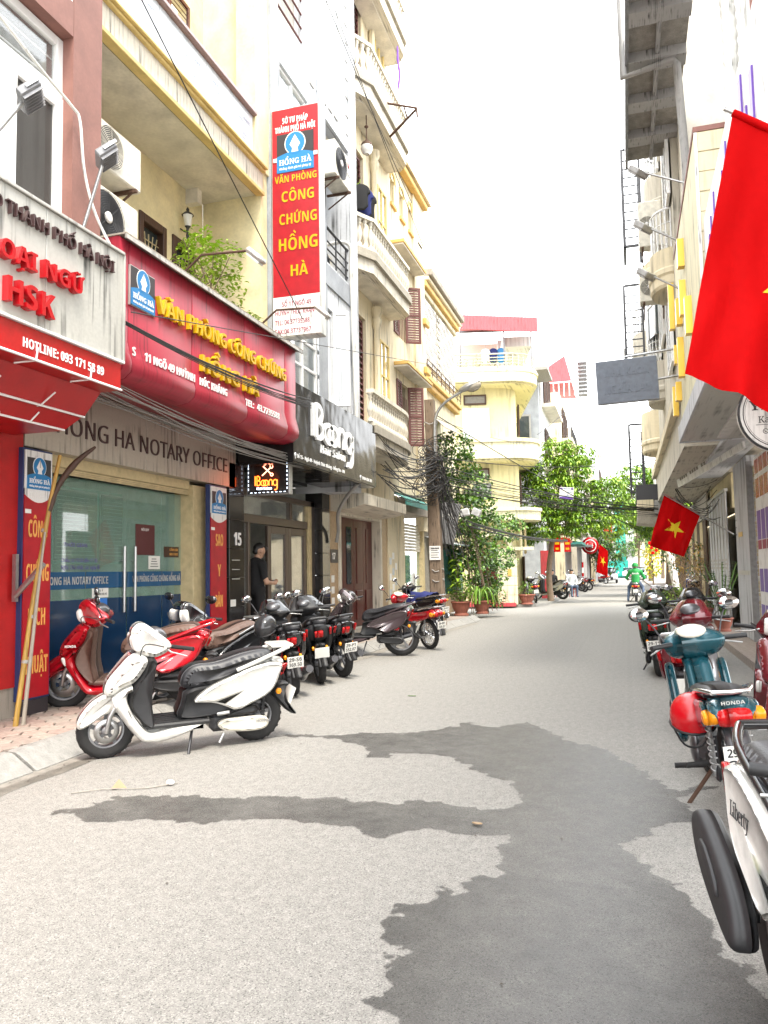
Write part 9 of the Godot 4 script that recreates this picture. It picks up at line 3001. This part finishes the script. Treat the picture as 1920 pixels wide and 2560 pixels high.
# ---------------------------------------------------------------- people: one skin pulled over a jointed skeleton
func body_mesh(bones: Array, cell: float, blend := 0.03) -> ArrayMesh:
	# bones: [a, b, ra, rb]; surface nets over the smooth union of tapered capsules
	var lo := Vector3.INF
	var hi := -Vector3.INF
	for b in bones:
		for i in 2:
			lo = lo.min(b[i] - Vector3.ONE * (b[2 + i] + cell * 3)); hi = hi.max(b[i] + Vector3.ONE * (b[2 + i] + cell * 3))
	var n := Vector3i(((hi - lo) / cell).ceil()) + Vector3i.ONE
	var val := {}
	var sd := func(p: Vector3) -> float:
		var d := 1e9
		for b in bones:
			var ab: Vector3 = b[1] - b[0]
			var t := clampf((p - b[0]).dot(ab) / maxf(ab.length_squared(), 1e-6), 0, 1)
			var e: float = p.distance_to(b[0] + ab * t) - lerpf(b[2], b[3], t)
			var h := clampf(0.5 + 0.5 * (d - e) / blend, 0, 1)
			d = lerpf(d, e, h) - blend * h * (1 - h) if d < 1e8 else e
		return d
	for b in bones:
		var r: float = maxf(b[2], b[3]) + cell * 2.5
		var l0: Vector3 = (b[0].min(b[1]) - Vector3.ONE * r - lo) / cell
		var l1: Vector3 = (b[0].max(b[1]) + Vector3.ONE * r - lo) / cell
		for x in range(maxi(0, int(l0.x)), mini(n.x, int(l1.x) + 1)):
			for y in range(maxi(0, int(l0.y)), mini(n.y, int(l1.y) + 1)):
				for z in range(maxi(0, int(l0.z)), mini(n.z, int(l1.z) + 1)):
					var k := Vector3i(x, y, z)
					if val.has(k): continue
					val[k] = sd.call(lo + Vector3(k) * cell)
	var vert := {}
	var C := []
	for i in 8: C.append(Vector3i(i & 1, (i >> 1) & 1, (i >> 2) & 1))
	var E := [[0, 1], [2, 3], [4, 5], [6, 7], [0, 2], [1, 3], [4, 6], [5, 7], [0, 4], [1, 5], [2, 6], [3, 7]]
	for k in val:
		var v := []
		var ok := true
		var neg := 0
		for c in C:
			var q = val.get(k + c)
			if q == null:
				ok = false
				break
			v.append(q)
			if q < 0: neg += 1
		if not ok or neg == 0 or neg == 8: continue
		var p := Vector3.ZERO
		var m := 0
		for e in E:
			if (v[e[0]] < 0) != (v[e[1]] < 0):
				p += Vector3(C[e[0]]).lerp(Vector3(C[e[1]]), v[e[0]] / (v[e[0]] - v[e[1]])); m += 1
		vert[k] = lo + (Vector3(k) + p / m) * cell
	var st := ns()
	st.set_smooth_group(1)
	for k in val:
		for ax in 3:
			var d := [Vector3i(1, 0, 0), Vector3i(0, 1, 0), Vector3i(0, 0, 1)][ax] as Vector3i
			var q = val.get(k + d)
			if q == null or (val[k] < 0) == (q < 0): continue
			var u := [Vector3i(0, 1, 0), Vector3i(0, 0, 1), Vector3i(1, 0, 0)][ax] as Vector3i
			var w := [Vector3i(0, 0, 1), Vector3i(1, 0, 0), Vector3i(0, 1, 0)][ax] as Vector3i
			var a = vert.get(k); var b2 = vert.get(k - u); var c2 = vert.get(k - u - w); var d2 = vert.get(k - w)
			if a == null or b2 == null or c2 == null or d2 == null: continue
			if val[k] < 0: quad(st, a, b2, c2, d2)
			else: quad(st, a, d2, c2, b2)
	return done(st)

func head(p: Node, c: Vector3, face: Basis, hair := true) -> void:
	# x to the figure's left, y up, -z toward where the face looks
	var B := func(a: Vector3, b: Vector3, ra: float, rb: float): return [c + face * a, c + face * b, ra, rb]
	var bones := [B.call(Vector3(0, 0.03, 0.015), Vector3(0, 0.05, -0.015), 0.088, 0.085), B.call(Vector3(0, -0.04, -0.03), Vector3(0, -0.085, -0.055), 0.06, 0.034), B.call(Vector3(0, 0.0, -0.095), Vector3(0, -0.025, -0.112), 0.01, 0.014), B.call(Vector3(-0.03, 0.015, -0.082), Vector3(0.03, 0.015, -0.082), 0.018, 0.018), B.call(Vector3(-0.02, -0.055, -0.088), Vector3(0.02, -0.055, -0.088), 0.013, 0.013)]
	for s in [-1, 1]: bones.append(B.call(Vector3(s * 0.085, 0.01, 0.012), Vector3(s * 0.088, -0.025, 0.005), 0.018, 0.012))
	part(p, "head", body_mesh(bones, 0.009, 0.02), "skin")
	for s in [-1, 1]:
		var st := ns()
		ball(st, c + face * Vector3(s * 0.032, 0.008, -0.092), Vector3(0.012, 0.006, 0.008), 8, face)
		part(p, "eye", st, "hair")
	if hair:
		part(p, "hair", body_mesh([B.call(Vector3(0, 0.07, 0.02), Vector3(0, 0.085, -0.05), 0.085, 0.06), B.call(Vector3(0, 0.03, 0.05), Vector3(0, -0.03, 0.06), 0.075, 0.05), B.call(Vector3(-0.04, 0.08, -0.07), Vector3(0.05, 0.09, -0.06), 0.04, 0.04)], 0.012, 0.03), "hair")

func hand_bones(w: Vector3, dirv: Vector3, palm_n: Vector3, curl: float) -> Array:
	var d := dirv.normalized()
	var s := d.cross(palm_n).normalized()
	var o := [[w, w + d * 0.08, 0.028, 0.036]]
	for k in 4:
		var a := w + d * 0.085 + s * (k - 1.5) * 0.021
		var l: float = [0.06, 0.07, 0.065, 0.05][k]
		var b := a + (d * (1 - curl) + palm_n * curl).normalized() * l * 0.55
		o.append([a, b, 0.0095, 0.009])
		o.append([b, b + (d * (1 - curl * 1.6) + palm_n * curl * 1.6).normalized() * l * 0.5, 0.009, 0.008])
	var ta := w + d * 0.03 - s * 0.03
	o.append([ta, ta + (d * 0.6 - s * 0.5 + palm_n * 0.4).normalized() * 0.05, 0.012, 0.01])
	return o

func build_people() -> void:
	# man in the open salon door, head bent over what he holds
	var o := thing("person", "person in black shirt and trousers standing in salon doorway looking down", "person", Vector3(-5.85, 0.22, -11.85), deg_to_rad(-25))
	var f := Basis()   # local -z is where the figure looks
	var torso := [[Vector3(0, 0.98, 0), Vector3(0, 1.15, 0.0), 0.135, 0.13], [Vector3(0, 1.15, 0), Vector3(0, 1.36, 0.01), 0.13, 0.145], [Vector3(-0.17, 1.4, 0.01), Vector3(0.17, 1.4, 0.01), 0.065, 0.065], [Vector3(0, 1.4, 0), Vector3(0, 1.47, -0.01), 0.06, 0.05]]
	var legs := []
	for s in [-1, 1]:
		torso.append([Vector3(s * 0.19, 1.38, 0.01), Vector3(s * 0.22, 1.18, 0.0), 0.062, 0.058])
		legs.append([Vector3(s * 0.085, 0.96, 0), Vector3(s * 0.1, 0.52, -0.01), 0.095, 0.065])
		legs.append([Vector3(s * 0.1, 0.52, -0.01), Vector3(s * 0.1, 0.08, 0.01), 0.065, 0.048])
		legs.append([Vector3(s * 0.1, 0.05, 0.02), Vector3(s * 0.11, 0.035, -0.16), 0.045, 0.036])
	legs.append([Vector3(-0.07, 0.98, 0), Vector3(0.07, 0.98, 0), 0.11, 0.11])
	part(o, "shirt", body_mesh(torso, 0.02, 0.04), "shirt_black")
	part(o, "trousers", body_mesh(legs, 0.022, 0.03), "shirt_black")
	for s in [-1, 1]:
		var elbow := Vector3(s * 0.25, 1.1, -0.02)
		var wrist := Vector3(s * 0.09, 1.08, -0.27)
		var b := [[Vector3(s * 0.22, 1.2, 0.0), elbow, 0.046, 0.04], [elbow, wrist, 0.04, 0.027]]
		b.append_array(hand_bones(wrist, Vector3(-s * 0.25, 0.05, -1), Vector3(0, 0.9, 0.1), 0.45))
		part(o, "arm", body_mesh(b, 0.0085, 0.012), "skin")
	part(o, "neck", body_mesh([[Vector3(0, 1.42, 0), Vector3(0, 1.52, -0.03), 0.055, 0.052]], 0.015), "skin")
	head(o, Vector3(0, 1.6, -0.06), Basis(Vector3.RIGHT, -0.5))
	var st := ns()
	bev(st, Vector3(-0.05, 1.11, -0.42), Vector3(0.05, 1.122, -0.28), 0.004)
	solo("phone", st, "black_tile", "dark phone held by person in the salon doorway", "phone", "", o.transform)
	# rider in a green jacket, seen from behind
	o = thing("person", "person in green jacket, helmet and jeans riding motorbike away", "person", Vector3(0.34, 0.0, -35.5), 0.0)
	torso = [[Vector3(0, 0.86, 0.02), Vector3(0, 1.05, 0.0), 0.17, 0.16], [Vector3(0, 1.05, 0), Vector3(0, 1.26, -0.04), 0.16, 0.18], [Vector3(-0.19, 1.29, -0.05), Vector3(0.19, 1.29, -0.05), 0.085, 0.085]]
	legs = []
	for s in [-1, 1]:
		torso.append([Vector3(s * 0.22, 1.28, -0.05), Vector3(s * 0.36, 1.02, -0.15), 0.075, 0.06])
		torso.append([Vector3(s * 0.36, 1.02, -0.15), Vector3(s * 0.33, 0.95, -0.42), 0.06, 0.045])
		var foot := Vector3(s * 0.36, 0.06, -0.1) if s > 0 else Vector3(s * 0.33, 0.06, 0.0)
		legs.append([Vector3(s * 0.1, 0.84, 0.02), Vector3(s * 0.27, 0.62, -0.38), 0.1, 0.075])
		legs.append([Vector3(s * 0.27, 0.62, -0.38), foot + Vector3(0, 0.06, 0), 0.07, 0.05])
		legs.append([foot, foot + Vector3(0, -0.01, -0.16), 0.05, 0.04])
		var hb := hand_bones(Vector3(s * 0.33, 0.95, -0.44), Vector3(-s * 0.1, 0, -1), Vector3(0, -1, 0), 0.5)
		part(o, "hand", body_mesh(hb, 0.012, 0.015), "skin")
	part(o, "jacket", body_mesh(torso, 0.024, 0.05), "jacket_green")
	part(o, "jeans", body_mesh(legs, 0.024, 0.03), "jean")
	part(o, "neck", body_mesh([[Vector3(0, 1.3, -0.06), Vector3(0, 1.42, -0.07), 0.06, 0.056]], 0.015), "skin")
	head(o, Vector3(0, 1.5, -0.08), Basis(), false)
	letters(o, "lettering", "Grab", Transform3D(Basis(), Vector3(-0.14, 1.17, 0.155)), 0.07, 0.28, "letter_white", 0.012, "bold", false)
	helmet(Vector3(0.34, 1.52, -35.57), "jacket_green", "green helmet worn by the motorbike rider", 0.0)
	# two people sitting at the far shop
	for k in 2:
		o = thing("person", ["person in dark top sitting at far left shop", "person in pale top sitting next to another at far left shop"][k], "person", Vector3(-3.45 + k * 0.9, 0.11, -38.6), 0.4)
		var bn := [[Vector3(0, 0.5, 0), Vector3(0, 0.95, 0.03), 0.14, 0.15], [Vector3(-0.16, 0.98, 0.03), Vector3(0.16, 0.98, 0.03), 0.07, 0.07]]
		for s in [-1, 1]:
			bn.append([Vector3(s * 0.2, 0.97, 0.03), Vector3(s * 0.24, 0.7, 0.1), 0.055, 0.045]); bn.append([Vector3(s * 0.24, 0.7, 0.1), Vector3(s * 0.12, 0.6, 0.35), 0.045, 0.03])
		part(o, "top", body_mesh(bn, 0.03, 0.04), ["shirt_black", "film"][k])
		bn = []
		for s in [-1, 1]:
			bn.append([Vector3(s * 0.09, 0.48, 0.05), Vector3(s * 0.13, 0.5, 0.42), 0.085, 0.065]); bn.append([Vector3(s * 0.13, 0.5, 0.42), Vector3(s * 0.13, 0.08, 0.4), 0.06, 0.045]); bn.append([Vector3(s * 0.13, 0.05, 0.4), Vector3(s * 0.13, 0.04, 0.55), 0.04, 0.035])
		part(o, "trousers", body_mesh(bn, 0.03, 0.03), "jean")
		part(o, "neck", body_mesh([[Vector3(0, 1.0, 0.03), Vector3(0, 1.1, 0.04), 0.05, 0.05]], 0.02), "skin")
		head(o, Vector3(0, 1.18, 0.04), Basis(Vector3.UP, PI))
		st = ns()
		bev(st, Vector3(-0.18, 0.36, -0.18), Vector3(0.18, 0.4, 0.2), 0.01)
		for x in [-0.15, 0.15]:
			for z in [-0.15, 0.16]: tube(st, [Vector3(x, 0.0, z), Vector3(x, 0.36, z)], 0.015, 5)
		solo("stool", st, "letter_red", ["low red stool under person in dark top", "low red stool under person in pale top"][k], "stool", "", o.transform)

func build_litter() -> void:
	var q := RandomNumberGenerator.new()
	q.seed = 99
	# a twig with paper scraps by the kerb
	var st := ns()
	tube(st, curve([Vector3(-3.62, 0.008, -4.55), Vector3(-3.45, 0.012, -4.68), Vector3(-3.2, 0.008, -4.78), Vector3(-3.05, 0.01, -4.95)], 5), 0.004, 5)
	solo("twig", st, "concrete", "thin pale twig lying on road before white scooter", "twig")
	st = ns()
	tri(st, Vector3(-3.42, 0.005, -4.7), Vector3(-3.33, 0.005, -4.76), Vector3(-3.38, 0.07, -4.74))
	tri(st, Vector3(-3.42, 0.005, -4.7), Vector3(-3.38, 0.07, -4.74), Vector3(-3.4, 0.006, -4.78))
	solo("dry_leaf", st, "tan_tile", "folded dry leaf standing up on road by the twig", "leaf")
	st = ns()
	ball(st, Vector3(-3.08, 0.025, -4.9), Vector3(0.035, 0.016, 0.022), 8)
	solo("crumpled_paper", st, "paper", "crumpled white paper on road at end of twig", "litter")
	st = ns()
	puff(st, [-0.04, -0.01, 0.0, -0.02, 0.04, 0.0, 0.0, 0.018], 0.004, 0.005, 0, 1, Transform3D(Basis(Vector3.RIGHT, PI / 2), Vector3(-0.87, 0.016, -4.55)))
	solo("dry_leaf", st, "tan_tile", "brown leaf lying on the wet asphalt", "leaf")
	st = ns()
	puff(st, [-0.05, -0.012, 0.05, -0.014, 0.05, 0.012, -0.05, 0.01], 0.003, 0.005, 0, 1, Transform3D(Basis(Vector3.RIGHT, PI / 2), Vector3(-2.45, 0.006, -9.0)))
	solo("green_leaf", st, "leaf0", "green leaf lying on dry road beyond the wet patch", "leaf")
	# small chips and leaf bits scattered on the road
	st = ns()
	for k in 160:
		var x := q.randf_range(-4.0, 0.6)
		var z := -q.randf_range(2.2, 13.0)
		if k < 120:
			z = -q.randf_range(2.5, 18.0)
			x = kerb_x(z) + q.randf_range(0.02, 0.22)
		var s := q.randf_range(0.004, 0.011)
		ball(st, Vector3(x, 0.007, z), Vector3(s, 0.004, s * q.randf_range(0.5, 1.4)), 5)
	var g := part(self, "road_grit", st, "dirt")
	g.set_meta("kind", "stuff")
	tag(g, "scattered dark grit and leaf bits on the road surface", "grit")
